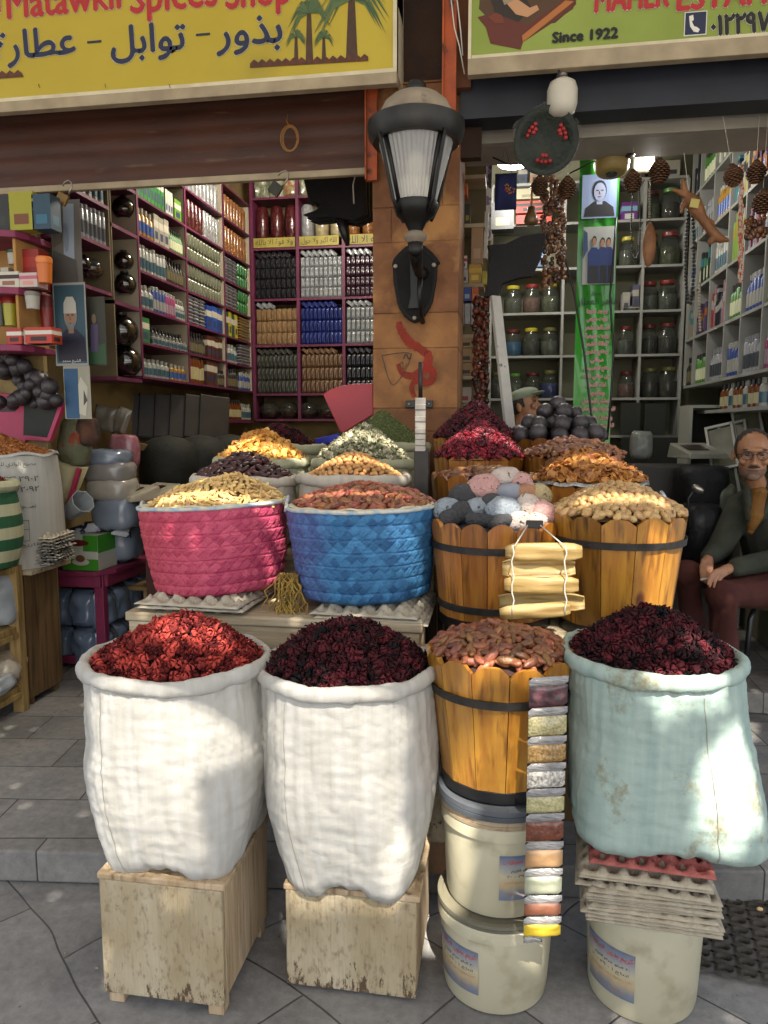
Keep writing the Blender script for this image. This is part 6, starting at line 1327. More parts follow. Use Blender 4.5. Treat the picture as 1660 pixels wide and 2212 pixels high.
# cartons on the pink table
a = P(136, 1226, Y=4.05); e = P(210, 1152, Y=4.05); w_ = e.x-a.x; h_ = e.z-a.z
t = thing('carton', 'green and white tea carton with a bowl picture on the pink table', 'carton', (a.x, 4.05, zt+.001))
MB().box(0, w_, 0, .22, 0, h_).build('carton_body', pmat('#b5b5aa', .5), t, bevel=.002)
MB().box(.0, w_, -.0015, -.0004, .001, h_*.32).prism([(w_*.6, -.0024), (w_, -.0024), (w_, -.0016), (w_*.6, -.0016)], h_*.55, h_).box(w_+.0005, w_+.0016, .001, .219, h_*.5, h_-.001).build('green_print', pmat('#3c8a22', .5), t)
b = MB(); b.ell((w_*.52, -.003, h_*.24), (w_*.24, .002, h_*.10), 18, 8).build('bowl_print', pmat('#c4c0b4', .5), t); MB().ell((w_*.52, -.006, h_*.34), (w_*.13, .002, h_*.10), 16, 8).build('soup_print', pmat('#6b4a2c', .5), t)
MB().ell((w_*.45, -.003, h_*.78), (w_*.32, .002, h_*.09), 18, 8).build('banner_print', pmat('#5c1f14', .5), t); text_fit('lettering', 'ESPRESSO', m_red, t, w_*.25, w_*.65, h_*.74, h_*.82, -.0065); MB().ell((w_*.14, -.003, h_*.25), (w_*.05, .002, h_*.14), 10, 6).build('figure_print', pmat('#b0401c', .5), t)
carton('#1c7a78', (P(262, 1200, Y=4.35).x-.04, 4.45, zt+.001), (.13, .2, .17), 0, 'teal carton with small white drawing right of the green tea carton', None, '#1c7a78', '#a8c4bd')
for i, (u, v, lab) in enumerate(((172, 1148, 'dark blue and white snack pouch at the front of the open carton'), (200, 1138, 'dark blue pouch with white corner leaning in the carton'), (228, 1130, 'navy pouch with a round emblem at the right of the carton'), (252, 1150, 'white and navy pouch beside the teal carton'))):
    p = P(u, v, Y=4.15); vv, fs = cushion(-.06, .06, -.03, .06, .022, seed=i); o = MB().add(vv, fs).build('snack_pouch', mat('navy_white_pouch%d' % (i % 2), '#1a2440', '#b5b8bc', scale=9, rough=.25, coat=.5, contrast=(.52, .56)), smooth=True, loc=(p.x, 4.12+.03*i, p.z-.01), rot=(R(-50), R(10*i-15), .2*i)); tag(o, lab, 'pouch')
# metal cup lying, pail, cloth bags, pink bag, clear bags
o = MB().lathe([(.045, 0), (.07, .16), (.066, .16), (.042, .005)], 8, cap=False).build('paper_cup', mat('grey_white_cup', '#9aa0a2', '#868c8f', scale=4, rough=.4), loc=P(148, 1108, Y=3.9), rot=(R(20), R(60), 0)); tag(o, 'large grey white faceted cup lying tilted beside the flour bags', 'cup')
fb(230, 285, 940, 1012, 4.35, mat('pink_speckled_plastic', '#a3707a', '#8a5058', scale=22, rough=.3, coat=.4, bump=.3), 'pink plastic carrier bag standing behind the flour bags', 6, d=.07, nm='plastic_bag')
MB().tube([P(232, 945, Y=4.33), P(236, 928, Y=4.33), P(248, 926, Y=4.33), P(256, 946, Y=4.33)], .012, 8).build('bag_handle', mat('pink_speckled_plastic', '#a3707a'), bpy.data.objects['plastic_bag.003'] if 'plastic_bag.003' in bpy.data.objects else None, smooth=True)
p = P(160, 950, Y=3.98); blob('cloth_bag', 'faded green and red cloth bag hanging at the entrance pier', 'bag', (p.x, 4.0, p.z-.02), (.10, .08, .17), mat('faded_cloth', '#5f6048', '#7a3c28', scale=9, rough=.95, bump=.5, contrast=(.55, .6)), 14)
p = P(178, 935, Y=3.96); blob('cloth_bag', 'black and brown cloth bag beside the faded green one', 'bag', (p.x+.02, 3.98, p.z), (.07, .06, .10), mat('black_brown_cloth', '#1a1614', '#5c3c2c', scale=8, rough=.9), 17)
m_cb = mat('clear_wrap', '#8a867a', '#6e6a5e', scale=10, rough=.18, bump=1, bscale=12, coat=.5)
for i, (u0, u1, v0, v1, rr, lab) in enumerate(((205, 250, 878, 932, .2, 'crumpled clear plastic bag tilting above the pink bag'), (250, 278, 880, 938, .35, 'narrow clear packet with flat beige card leaning above the scales'))):
    a = P(u0, v1, Y=4.5); e = P(u1, v0, Y=4.5); vv, fs = cushion(-(e.x-a.x)/2, (e.x-a.x)/2, -(e.z-a.z)/2, (e.z-a.z)/2, .03, seed=i+5); o = MB().add(vv, fs).build('plastic_bag', m_cb, smooth=True, loc=((a.x+e.x)/2, 4.5, (a.z+e.z)/2), rot=(0, rr, 0)); tag(o, lab, 'bag')
# desk with scales
p = P(300, 1086, Y=4.15); zd = p.z
t = thing('desk', 'dark red brown wooden desk carrying the scales in the left shop', 'desk', (p.x, 4.15, .12)); MB().box(0, .75, 0, .6, zd-.12-.035, zd-.12).build('desk_top', woodmat('desk_top_wood', '#4d3a2a', '#5a4532', '#33261c', 'x', 18, .5), t, bevel=.004); MB().box(.02, .73, .02, .58, 0, zd-.12-.036).build('desk_body', w_dark, t)
m_sc = mat('beige_scale_plastic', '#a8a08c', '#97907d', scale=5, rough=.4); m_scd = mat('dark_scale_panel', '#2a1d1c', rough=.3)
for i, (u, v, lab) in enumerate(((287, 1050, 'electronic scale with keypad at the left end of the desk'), (335, 1022, 'beige electronic scale with dark display on the desk'))):
    p = P(u, v, Y=4.3+.15*i); t = thing('scale', lab, 'scale', (p.x, p.y, zd+.001), rz=R(-25)); MB().add([(-.13, -.12, 0), (.13, -.12, 0), (.13, .12, 0), (-.13, .12, 0), (-.12, -.11, .03), (.12, -.11, .03), (.12, .11, .09), (-.12, .11, .09)], [(0, 3, 2, 1), (4, 5, 6, 7), (0, 1, 5, 4), (1, 2, 6, 5), (2, 3, 7, 6), (3, 0, 4, 7)]).build('housing', m_sc, t, bevel=.006)
    MB().box(-.09, .03, -.06, .05, 0, .003).build('display', m_scd, t, loc=(.02, 0, .063), rot=(R(15), 0, 0))
    if i == 0:
        kb = MB(); [kb.box(-.09+.035*c, -.065+.035*c, -.05+.03*r_, -.03+.03*r_, 0, .004) for c in range(4) for r_ in range(3)]; kb.build('keypad', pmat('#a39c8a'), t, loc=(.0, -.01, .067), rot=(R(15), 0, 0))
# chairs / folders behind the desk (beige wooden chair back, dark folders)
m_bw2 = woodmat('beige_plywood', '#93794e', '#82693f', '#6b5230', 'x', 12, .6)
p = P(305, 1040, Y=4.75); t = thing('chair', 'beige bent plywood chair behind the desk', 'chair', (p.x, 4.75, .12)); a = [(P(u, v, Y=4.75).x-p.x, P(u, v, Y=4.75).z-.12) for u, v in ((268, 1000), (276, 968), (300, 957), (330, 962), (357, 984), (350, 1035), (338, 1035), (342, 990), (320, 975), (285, 972), (276, 1010))]
MB().xz(a, 0, .02).build('backrest', m_bw2, t, bevel=.003); MB().box(-.2, .2, -.35, .0, .42, .45).build('seat', m_bw2, t, bevel=.004)
for x in (-.18, .16):
    for y in (-.33, -.02): MB().box(x, x+.025, y, y+.025, 0, .419).build('leg', m_bw2, t)
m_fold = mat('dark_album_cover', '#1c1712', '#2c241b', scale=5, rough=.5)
for i in range(6):
    p = P(300+i*27, 900, Y=5.2); o = MB().box(-.11, .11, -.02, .02, -.16, .16).box(-.115, -.105, -.024, .024, -.165, .165).build('album', [m_fold], bevel=.003, loc=(p.x, 5.2+.05*i, p.z), rot=(R(-10), R(6), R(35))); tag(o, 'dark upright album in the row under the long shelf wall', 'album', 'dark albums under the shelf wall')
for i in range(3):
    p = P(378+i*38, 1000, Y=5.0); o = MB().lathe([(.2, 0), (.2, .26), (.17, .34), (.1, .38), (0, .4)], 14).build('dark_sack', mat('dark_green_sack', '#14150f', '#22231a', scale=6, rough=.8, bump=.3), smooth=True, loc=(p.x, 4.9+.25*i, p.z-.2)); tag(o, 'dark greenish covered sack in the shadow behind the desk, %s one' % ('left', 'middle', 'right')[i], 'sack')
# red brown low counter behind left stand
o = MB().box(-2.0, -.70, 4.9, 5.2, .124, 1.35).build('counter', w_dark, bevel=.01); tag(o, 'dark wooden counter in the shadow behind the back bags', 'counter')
# black umbrella, red chair back, blue tray
def pflat(name, lab, cat, pts, Y_, th, m, bend=0):
    c = P(sum(u for u, v in pts)/len(pts), sum(v for u, v in pts)/len(pts), Y=Y_); o = MB().xz([(P(u, v, Y=Y_).x-c.x, P(u, v, Y=Y_).z-c.z) for u, v in pts], 0, th).build(name, m, loc=c, bevel=.004); return tag(o, lab, cat)
m_cloth = mat('black_cloth', '#0a0a0b', '#151516', scale=6, rough=.85, bump=.3)
p0 = P(742, 460, Y=4.35); t = thing('folded_umbrella', 'black folded market umbrella hanging in front of the back cabinet beside the pillar', 'umbrella', p0)
vs = []; fs = []
for (pts, y) in ((((662, 385), (798, 372), (798, 440), (800, 468), (770, 480), (718, 472), (682, 476), (660, 468), (690, 458), (700, 445), (678, 440), (672, 430)), 0),):
    for k in range(3):
        q = [(P(u+(k*3-3), v, Y=4.35).x-p0.x, P(u, v+2*k, Y=4.35).z-p0.z) for u, v in pts]; MB().xz(q, -.05+.05*k, -.02+.05*k).build('canopy_fold', m_cloth, t, bevel=.01)
MB().tube([P(735, 465, Y=4.35)-p0, P(745, 500, Y=4.35)-p0, P(752, 530, Y=4.35)-p0], [.035, .03, .012], 10).build('pole_tip', m_black, t, smooth=True)
MB().tube([P(765, 440, Y=4.2)-p0, P(763, 400, Y=4.2)-p0, P(768, 378, Y=4.2)-p0], .004, 6).build('cord', m_cord, t, smooth=True)
m_chr = mat('red_plastic', '#b02c38', '#9c2430', scale=3, rough=.4)
pflat('red_board', 'red plastic board standing tilted between the pillar and the herb heap', 'board', [(698, 852), (712, 842), (735, 834), (765, 829), (806, 828), (807, 895), (742, 935), (735, 932)], 4.0, .015, m_chr)
pflat('blue_tray', 'deep blue plastic tray edge behind the blossoms', 'tray', [(680, 948), (732, 936), (734, 948), (715, 958), (684, 958)], 3.85, .04, pmat('#1a1f9a'))
m_pl = mat('pink_plastic', '#a82c50', '#962646', scale=3, rough=.45)
pflat('pink_board', 'pink board with a dark slot standing at the left edge above the almonds', 'board', [(-30, 848), (60, 852), (72, 862), (76, 880), (52, 965), (-30, 965)], 3.835, .015, m_pl)
pflat('slot', 'dark narrow handle slot in the pink board', 'slot', [(-5, 881), (33, 881), (33, 889), (-5, 889)], 3.831, .003, m_black)
t = thing('pink_crate', 'pink framed bin of black resin balls at the left edge', 'bin', P(100, 900, Y=3.81)); c0 = P(100, 900, Y=3.81)
MB().tube([P(58, 945, Y=3.80)-c0, P(108, 950, Y=3.80)-c0, P(138, 868, Y=3.80)-c0], .018, 4).build('frame', m_pl, t); MB().xz([(P(u, v, Y=3.84).x-c0.x, P(u, v, Y=3.84).z-c0.z) for u, v in ((58, 940), (108, 946), (136, 870), (60, 860))], .0, .01).build('panel', mat('dark_olive_panel', '#1f211a'), t)
rr = random.Random(11)
for k in range(44):
    u = rr.uniform(-5, 126); top = 768+max(0, (u-30))*.75; v = rr.uniform(top, 872); p = P(u, v, Y=rr.uniform(3.72, 3.85))
    q = copyof(me if False else bpy.data.objects['resin_ball'], tuple(p), (rr.uniform(0, 3),)*3, 'dull black resin ball in the pink framed bin at the left edge', 'black resin balls in the pink framed bin', rr.uniform(.9, 1.3))
t = thing('pail', 'beige pail with the number ٢٠ leaning behind the printed sack', 'pail', P(143, 1030, Y=3.93), rot=(0, R(14), 0)); MB().lathe([(.07, -.13), (.11, .08), (.108, .08), (.068, -.125)], 24, cap=False).build('body', mat('beige_pail', '#a39a72', '#8f865f', scale=4, rough=.5), t, smooth=True); MB().lathe([(0, .07), (.105, .072)], 24, cap=False).build('contents', mat('pail_fill', '#b5ab84', rough=.9), t); text_fit('lettering', '٢٠', m_blk, t, -.03, .03, 0, .04, -.111)
b = MB(); b.tube([P(146, 1100, Y=3.86), P(172, 1012, Y=3.86)], .016, 4); o = b.build('pink_lath', m_pl); tag(o, 'slanting pink wooden lath beside the leaning pail', 'lath')
# ceiling lamp of the left shop
m_lamp = mat('lamp_glow', '#fff1d8', emit=14)
t = thing('ceiling_lamp', 'bright round ceiling lamp inside the left shop hidden above the shutter', 'lamp', (-1.4, 5.3, CEIL-.001)); MB().lathe([(0, -.05), (.14, -.045), (.16, -.02), (.16, -.004), (0, -.004)], 32).build('diffuser', m_lamp, t, smooth=True)
def arealamp(n, loc, size, power, col=(1, .93, .82)):
    l = bpy.data.lights.new(n, 'POINT'); l.energy = power; l.shadow_soft_size = size; l.color = col; o = bpy.data.objects.new(n, l); COL.objects.link(o); o.location = loc
arealamp('left_shop_lamp', (-1.4, 5.3, CEIL-.25), .12, 30)
# ================================================================ RIGHT SHOP
YR = 5.85; XRW = 1.30
m_wr = mat('grey_green_wall', '#77755f', '#6a6854', scale=3, rough=.9); m_ws = mat('white_shelf_board', '#8f8f8a', '#7d7d76', scale=5, rough=.5)
wall(pxr-.095, 1.66, 6.12, 6.25, .24, CEIL, m_wr, 'grey green back wall of the right shop behind the jar shelves')
wall(1.62, 1.75, 3.97, 6.11, .24, CEIL, m_wr, 'right side wall of the right shop behind the product shelves')
zr = [P(1472, v, Y=YR).z for v in (835, 736, 635, 534, 430)]; zr += [zr[-1]+.34, zr[-1]+.68]; zbk = [P(1150, v, Y=YR).z for v in (1010, 940, 860, 768, 675, 580, 483, 395)]
xbk = [P(u, 700, Y=YR).x for u in (1060, 1215, 1300, 1385, 1475)]
def shelving(label, loc, boards, dividers, backs, m=m_ws):
    t = thing('wall_shelves', label, 'shelving', loc); [MB().box(*q).build('shelf_board', m, t) for q in boards]; [MB().box(*q).build('divider', m, t) for q in dividers]
    if backs: b = MB(); [b.box(*q) for q in backs]; b.build('back_panel', m_wr, t)
    return t
shelving('white jar shelves on the back wall of the right shop', (xbk[0], YR, 0), [(0, xbk[-1]-xbk[0], 0, .26, z-.018, z) for z in zbk], [(x-xbk[0]-.009, x-xbk[0]+.009, -.002, .26, zbk[0]+.001, zbk[-1]-.019) for x in xbk], [(0, xbk[-1]-xbk[0], .261, .268, zbk[0]-.018, zbk[-1])])
yrd = [P(u, 700, X=XRW).y for u in (1760, 1690, 1646, 1600, 1565, 1530, 1500)]+[5.84]
shelving('white product shelves along the right wall of the right shop', (XRW, yrd[0], 0), [(0, .3, 0, yrd[-1]-yrd[0], z-.018, z) for z in zr], [(-.002, .29, y-yrd[0]-.009, y-yrd[0]+.009, zr[0]+.001, zr[-1]-.019) for y in yrd], [(.301, .31, 0, yrd[-1]-yrd[0], zr[0]-.02, zr[-1])])
# jars with screw lids
JL = {'red': pmat('#7a2020'), 'yellow': pmat('#a89a28'), 'green': pmat('#4c7a30'), 'dark red': pmat('#5a2020'), 'olive': pmat('#5c5a30')}
FI = {'clear': None, 'green herbs': mat('fill_green', '#33371f', '#4a4d30', scale=40, rough=.9), 'pinkish': mat('fill_pink', '#54382f', '#6a4a40', scale=40, rough=.9), 'blue': mat('fill_blue', '#16486a', '#1f5a80', scale=20, rough=.6), 'dark': mat('fill_dark', '#1f1a16', '#2f2820', scale=40, rough=.9), 'deep blue': mat('fill_deepblue', '#121f52', '#1a2b6a', scale=20, rough=.6), 'grey green': mat('fill_grey', '#3c4034', '#4d5044', scale=40, rough=.9)}
def jar(u, v, w, h, lid, fill, where, Y_=YR+.10):
    p = P(u, v, Y=Y_); s_ = Y_/1600/cos(YAW)*.98; r = w/2*s_; H = h*s_; lab = 'jar with %s lid and %s contents, %s' % (lid, fill, where)
    zz_ = min([z for z in zbk if abs(z-p.z) < .12] or [p.z], key=lambda z: abs(z-p.z)); t = thing('storage_jar', lab, 'jar', (p.x, Y_, zz_+.001))
    MB().lathe([(r*.8, 0), (r*.97, H*.06), (r, H*.35), (r*.92, H*.62), (r*.66, H*.82), (r*.60, H*.88)], 24, cap=False).build('glass', m_clear, t, smooth=True)
    if FI[fill]: MB().lathe([(r*.78, .003), (r*.94, H*.07), (r*.965, H*.35), (r*.93, H*.52), (0, H*.55)], 20).build('contents', FI[fill], t, smooth=True, auto=50)
    MB().lathe([(r*.68, H*.87), (r*.7, H*.89), (r*.7, H*.98), (r*.62, H), (0, H)], 20).build('lid', JL[lid], t, smooth=True, auto=40)
jr = [(1108, 676, 38, 58, 'yellow', 'grey green', 'left under the black flap'), (1149, 676, 38, 60, 'red', 'pinkish', 'between the two yellow lidded jars'), (1188, 676, 38, 62, 'yellow', 'green herbs', 'nearest the green banner'),
      (1108, 768, 38, 56, 'dark red', 'blue', 'on the middle left shelf'), (1147, 768, 38, 58, 'yellow', 'dark', 'between the blue jar and the green one'), (1187, 768, 38, 58, 'olive', 'grey green', 'at the right of the middle left shelf'),
      (1075, 860, 34, 56, 'olive', 'dark', 'behind the white pole'), (1112, 860, 36, 52, 'green', 'grey green', 'above the man in the cap'), (1150, 860, 36, 54, 'dark red', 'dark', 'right above the cap of the man'), (1186, 860, 38, 58, 'olive', 'deep blue', 'with deep blue contents beside the banner'),
      (1405, 480, 40, 58, 'dark red', 'green herbs', 'on the highest right shelf at left'), (1447, 480, 42, 62, 'green', 'dark', 'on the highest right shelf'),
      (1355, 578, 34, 60, 'yellow', 'grey green', 'below the purple carton'), (1403, 578, 38, 64, 'red', 'green herbs', 'behind the hanging brown pod'), (1445, 578, 44, 66, 'red', 'green herbs', 'right of the hanging brown pod'),
      (1402, 670, 38, 58, 'red', 'grey green', 'left of the pair below the pod'), (1440, 670, 42, 60, 'red', 'grey green', 'right of the pair below the pod'),
      (1350, 767, 32, 58, 'dark red', 'grey green', 'beside the lower banner edge'), (1401, 767, 36, 60, 'dark red', 'dark', 'in the row beside the lower banner'), (1440, 767, 42, 62, 'dark red', 'dark', 'at the right of the lower row'),
      (1352, 857, 34, 54, 'dark red', 'pinkish', 'lowest row beside the banner'), (1402, 857, 40, 60, 'olive', 'dark', 'lowest row in the middle'), (1442, 857, 42, 62, 'olive', 'dark', 'lowest row at the right')]
for a in jr: jar(*a)
def cbox(u0, u1, v0, v1, Y_, c, lab, c2='#8a8678', c3='#2f3a55', d=.12):
    a = P(u0, v1, Y=Y_); e = P(u1, v0, Y=Y_); carton(c, ((a.x+e.x)/2, Y_+d/2, a.z+.001), (e.x-a.x, d, e.z-a.z), 0, lab, None, c2, c3)
cbox(1343, 1378, 436, 480, YR+.02, '#5c2470', 'purple and blue carton right of the banner portrait', '#6f9ab0', '#b5b5b0'); 
cbox(1115, 1192, 462, 484, YR-.05, '#a3301f', 'red carton with black stripe, lower of the two on the upper shelf', '#a3301f', '#1a1614', .2); cbox(1115, 1190, 432, 461, YR-.04, '#a3301f', 'red carton with black stripe, upper of the two on the upper shelf', '#201c1a', '#201c1a', .2); cbox(1112, 1188, 405, 431, YR-.02, '#8f8a70', 'cream carton lid on top of the red cartons', '#8f8a70', '#6e6a54', .2)
cbox(1062, 1111, 436, 496, 5.5, '#121212', 'black carton with gold frame beside the red cartons', '#121212', '#8f8238'); cbox(1112, 1180, 540, 578, YR, '#4c6a8c', 'pale blue parcel behind the black flap', '#5c7a98', '#88929a')
for i, (u0, u1, v0, v1, c, lab) in enumerate(((1064, 1080, 610, 676, '#5c2a26', 'dark red narrow carton at the left end of the yellow lidded jars'), (1064, 1084, 545, 578, '#3c5034', 'dark green carton on the shelf over the yellow lidded jars'), (1090, 1110, 550, 578, '#8a7a3c', 'mustard carton on the shelf over the yellow lidded jars'),
    (1345, 1362, 628, 668, '#84807a', 'grey carton left of the red lidded pair'), (1366, 1382, 612, 668, '#3c3a54', 'dark violet carton left of the red lidded pair'), (1345, 1380, 700, 710, '#6e6a60', 'flat grey carton lying beside the banner'), (1392, 1430, 400, 420, '#5c6a6e', 'flat grey blue carton above the highest jars'), (1435, 1470, 355, 392, '#8a8678', 'pale carton on the topmost right shelf'), (1392, 1426, 350, 392, '#4a3a34', 'brown carton on the topmost right shelf'),
    (1120, 1140, 355, 395, '#2c3a50', 'navy carton on the topmost left shelf'), (1145, 1175, 360, 395, '#84644a', 'tan carton on the topmost left shelf'))):
    zq = min(zbk, key=lambda z: abs(z-P(u0, v1, Y=YR+.02).z)); a = P(u0, v1, Y=YR+.02); e = P(u1, v0, Y=YR+.02); carton(c, ((a.x+e.x)/2, YR+.08, zq+.001), (e.x-a.x, .12, e.z-a.z), 0, lab, None, '#8a8678', '#2a2c34')
# right wall products
RR = random.Random(21); pal = [('#8c8c86', 'white'), ('#244870', 'blue'), ('#8c7c24', 'yellow'), ('#2c5434', 'green'), ('#7c2a26', 'red'), ('#453058', 'purple'), ('#15171b', 'black'), ('#7c7668', 'beige'), ('#8a5022', 'orange'), ('#6e8a38', 'lime'), ('#2f6a70', 'teal'), ('#84586a', 'pink'), ('#1c2024', 'black'), ('#8c8c86', 'white')]
rname = ['lowest', 'second', 'third', 'fourth', 'fifth', 'sixth']; cname = ['nearest', 'second nearest', 'third nearest', 'fourth', 'fifth', 'sixth', 'farthest']
for r_ in range(6):
    h_ = zr[r_+1]-zr[r_]-.02
    for c_ in range(len(yrd)-1):
        y0, y1 = yrd[c_]+.012, yrd[c_+1]-.012; y = y0; k = RR.randrange(3) if r_ > 0 else 1; c, nm = RR.choice(pal); cc2 = RR.choice(pal)[0]; bc = RR.choice(['white', 'blue', 'dark', 'green', 'yellow', 'grey', 'magenta'])
        wh = 'in the %s bay, %s shelf on the right wall' % (cname[c_], rname[r_])
        i = 0
        while y < y1-.03:
            if k == 0 or (k == 2 and i % 2 == 0):
                w_ = RR.uniform(.022, .05); hh = h_*RR.uniform(.5, .85)
                if k == 0 and RR.random() < .4: c, nm = RR.choice(pal)
                if y+w_ > y1: break
                carton(c, (XRW+.01+.05, y+w_/2, zr[r_]+.001), (.1, w_*.94, hh), 0, nm+' carton '+wh, nm+' cartons '+wh, cc2, RR.choice(['#2f3a55', '#b5b5ad', '#9a2c28']))
                if RR.random() < .45 and hh < h_*.6: carton(c, (XRW+.065, y+w_/2, zr[r_]+.002+hh), (.1, w_*.9, h_*.3), 0, nm+' carton atop '+wh, nm+' upper cartons '+wh, cc2)
                y += w_
            else:
                hh = min(h_*.8, .2); put(bot(bc, RR.choice(['bottle', 'slim', 'can']), .024, .19), 'bottle', (XRW+.035, y+.027, zr[r_]+.001), (0, 0, RR.uniform(0, 6)), bc+' bottle '+wh, 'bottle', bc+' bottles '+wh, (1, 1, hh/.19)); y += .055
            i += 1
# low part of the right wall : trays of bottles, dark niches
for i in range(9): put(bot('amber' if i % 3 else 'white', 'bottle', .024, .15), 'bottle', (XRW+.04, 4.2+i*.09, P(1600, 880, X=XRW).z), (0, 0, i), ('amber' if i % 3 else 'white')+' bottle on the low ledge of the right wall', 'bottle', ('amber' if i % 3 else 'white')+' bottles on the low ledge')
o = MB().box(0, .3, 0, 1.6, -.02, 0).build('ledge', m_ws, loc=(XRW, 4.0, P(1600, 880, X=XRW).z-.001)); tag(o, 'white ledge under the product shelves on the right wall', 'shelf')
m_dkb = mat('dark_niche_board', '#1c1d19', '#2a2b25', scale=4, rough=.8)
for i, (u0, u1, v0, v1) in enumerate(((1340, 1385, 870, 938), (1392, 1440, 872, 938), (1340, 1470, 945, 1015))):
    a = P(u0, v1, Y=YR-.05); e = P(u1, v0, Y=YR-.05); o = MB().box(a.x, e.x, YR-.05, YR-.03, a.z, e.z).build('dark_board', m_dkb, bevel=.002); tag(o, 'dark board standing in the low shelf beside the banner, %s' % ('left one', 'right one', 'wide one below')[i], 'board')
fb(1365, 1415, 932, 992, 5.3, mat('grey_plastic_bag', '#6f716c', '#8a8c87', scale=8, rough=.3, bump=.7, bscale=12), 'grey plastic bag slumped on the low back shelf of the right shop', 31, d=.08, nm='plastic_bag')
MB().box(-.1, 1.6, 4.24, 6.1, CEIL-.35, CEIL-.34).build('ceiling_panel', m_ceil)['kind'] = 'structure'
# green banner
YB2 = 4.6; a = P(1236, 965, Y=YB2); e = P(1340, 335, Y=YB2); bx = (a.x+e.x)/2; w, h = (e.x-a.x)/2, (e.z-a.z)/2; bz = (a.z+e.z)/2
m_bg = mat('green_banner_vinyl', '#2f8a2a', '#37962f', scale=2, rough=.25, coat=.3, bump=.2, bscale=3)
t = thing('banner', 'tall green shop banner with two photographs and red Arabic lines', 'banner', (bx, YB2, bz)); b = MB(); vs = []; fs = []
for i in range(13):
    for j in range(25): x = -w+2*w*i/12; z = -h+2*h*j/24; vs.append((x, .008+.010*sin(i*.8+z*2)+.006*sin(z*9+i), z))
for i in range(12):
    for j in range(24): q = i*25+j; fs.append((q, q+25, q+26, q+1))
b.add(vs, fs).build('vinyl_sheet', m_bg, t, smooth=True)
def BX(u, v): p = P(u, v, Y=YB2); return p.x-bx, p.z-bz
def bq(u0, u1, v0, v1): a = BX(u0, v1); e = BX(u1, v0); return (a[0]+e[0])/2, (a[1]+e[1])/2, (e[0]-a[0])/2, (e[1]-a[1])/2
x_, z_, w1, h1 = bq(1256, 1334, 376, 474); ph = thing('x', None, None); bpy.data.objects.remove(ph)
ph = MB().xz([(-w1, -h1), (w1, -h1), (w1, h1), (-w1, h1)], 0, .001).build('photo_print', mat('photo_blue_grey', '#5c6f96', '#93a2bd', scale=6, stretch=(1, 1, .1)), t, loc=(x_, -.012, z_)); skull(ph, w1, h1, .02, .25, .40, .48, '#8a93ac', '#20222e', '#14161c', y=-.0015)
x_, z_, w1, h1 = bq(1257, 1332, 489, 616); ph = MB().xz([(-w1, -h1), (w1, -h1), (w1, h1), (-w1, h1)], 0, .001).build('photo_print', mat('photo_pale', '#8a9092', '#a5a89f', scale=6), t, loc=(x_, -.012, z_))
flat(ph, [(.55, -.95), (.95, -.9), (.9, .1), (.6, .0)], '#7a6a3c', -.0012, w1, h1); flat(ph, [(-.98, -.1), (-.7, .2), (-.75, .8), (-.98, .9)], '#28406a', -.0012, w1, h1)
for cx_, cz_, coat in ((.55, .42, '#1c2f66'), (.18, .42, '#20356a'), (-.32, .48, '#16306c')):
    yy = -.0016-.001*(.6-cx_)*3; flat(ph, [(cx_-.36, -.95), (cx_+.36, -.95), (cx_+.38, .1), (cx_+.15, .28), (cx_-.15, .28), (cx_-.38, .1)], coat, yy, w1, h1); flat(ph, [(cx_-.3, -.97), (cx_+.32, -.97), (cx_+.3, -.35), (cx_-.3, -.35)], '#12131c', yy-.0004, w1, h1)
    flat(ph, circ(cx_, cz_+.05, .14, .15), '#1a1412', yy-.0006, w1, h1); flat(ph, circ(cx_, cz_, .12, .13), '#9a7258', yy-.0012, w1, h1)
def bl(txt, u0, u1, v0, v1, m, out=None):
    a = BX(u0, v1); e = BX(u1, v0); v, f = text_mesh(shape(txt), 0); xs = [q[0] for q in v]; ys = [q[1] for q in v]; fx = lambda q: (a[0]+(q[0]-min(xs))/(max(xs)-min(xs))*(e[0]-a[0]), a[1]+(q[1]-min(ys))/(max(ys)-min(ys))*(e[1]-a[1]))
    if out:
        b = MB(); [b.add([(fx(q)[0]+.0028*cos(k*1.57), -.0125-.0001*k, fx(q)[1]+.0028*sin(k*1.57)) for q in v], f) for k in range(4)]; b.build('lettering_outline', out, t)
    MB().add([(fx(q)[0], -.0140, fx(q)[1]) for q in v], f).build('lettering', m, t)
bl('عطارة', 1268, 1300, 630, 642, m_blk); bl('ماهر العطار', 1247, 1334, 642, 664, m_blk)
m_rb = mat('banner_red', '#a01f2a', rough=.4); m_pk2 = mat('banner_pale_outline', '#c9a8a0', rough=.5)
for i, (tx, u0, u1) in enumerate((('يوجد لدينا', 1268, 1312), ('زيوت طبيعي', 1267, 1312), ('لتساقط الشعر', 1264, 1316), ('وزيوت طبيعية', 1264, 1316), ('لاطالة الشعر', 1265, 1314), ('وعلاج قشور', 1265, 1313), ('دوالي', 1275, 1303), ('وعلاج للتخسيس', 1262, 1318), ('من دوالي ذلك', 1260, 1318), ('غذاء للنحل', 1268, 1310), ('وطهور', 1272, 1306), ('واعشاب للمفاصل', 1257, 1320), ('للخشونة والروماتيزم', 1247, 1328), ('والمعدة واعشاب', 1256, 1322), ('تفتيح البشرة', 1250, 1326), ('بجد بعطيل', 1266, 1316))):
    v = 667+i*17.6; bl(tx, u0, u1, v, v+13, m_rb, m_pk2)
b = MB(); b.tube([P(u, v, Y=4.5) for u, v in ((1210, 470), (1222, 560), (1242, 640), (1262, 760), (1278, 900), (1284, 950))], .006, 6); tag(b.build('cable', m_black, smooth=True), 'black cable crossing the green banner from the upper left', 'cable'); b = MB(); b.tube([P(u, v, Y=4.5) for u, v in ((1332, 470), (1325, 560), (1318, 640), (1326, 760), (1320, 860), (1312, 950))], .006, 6)
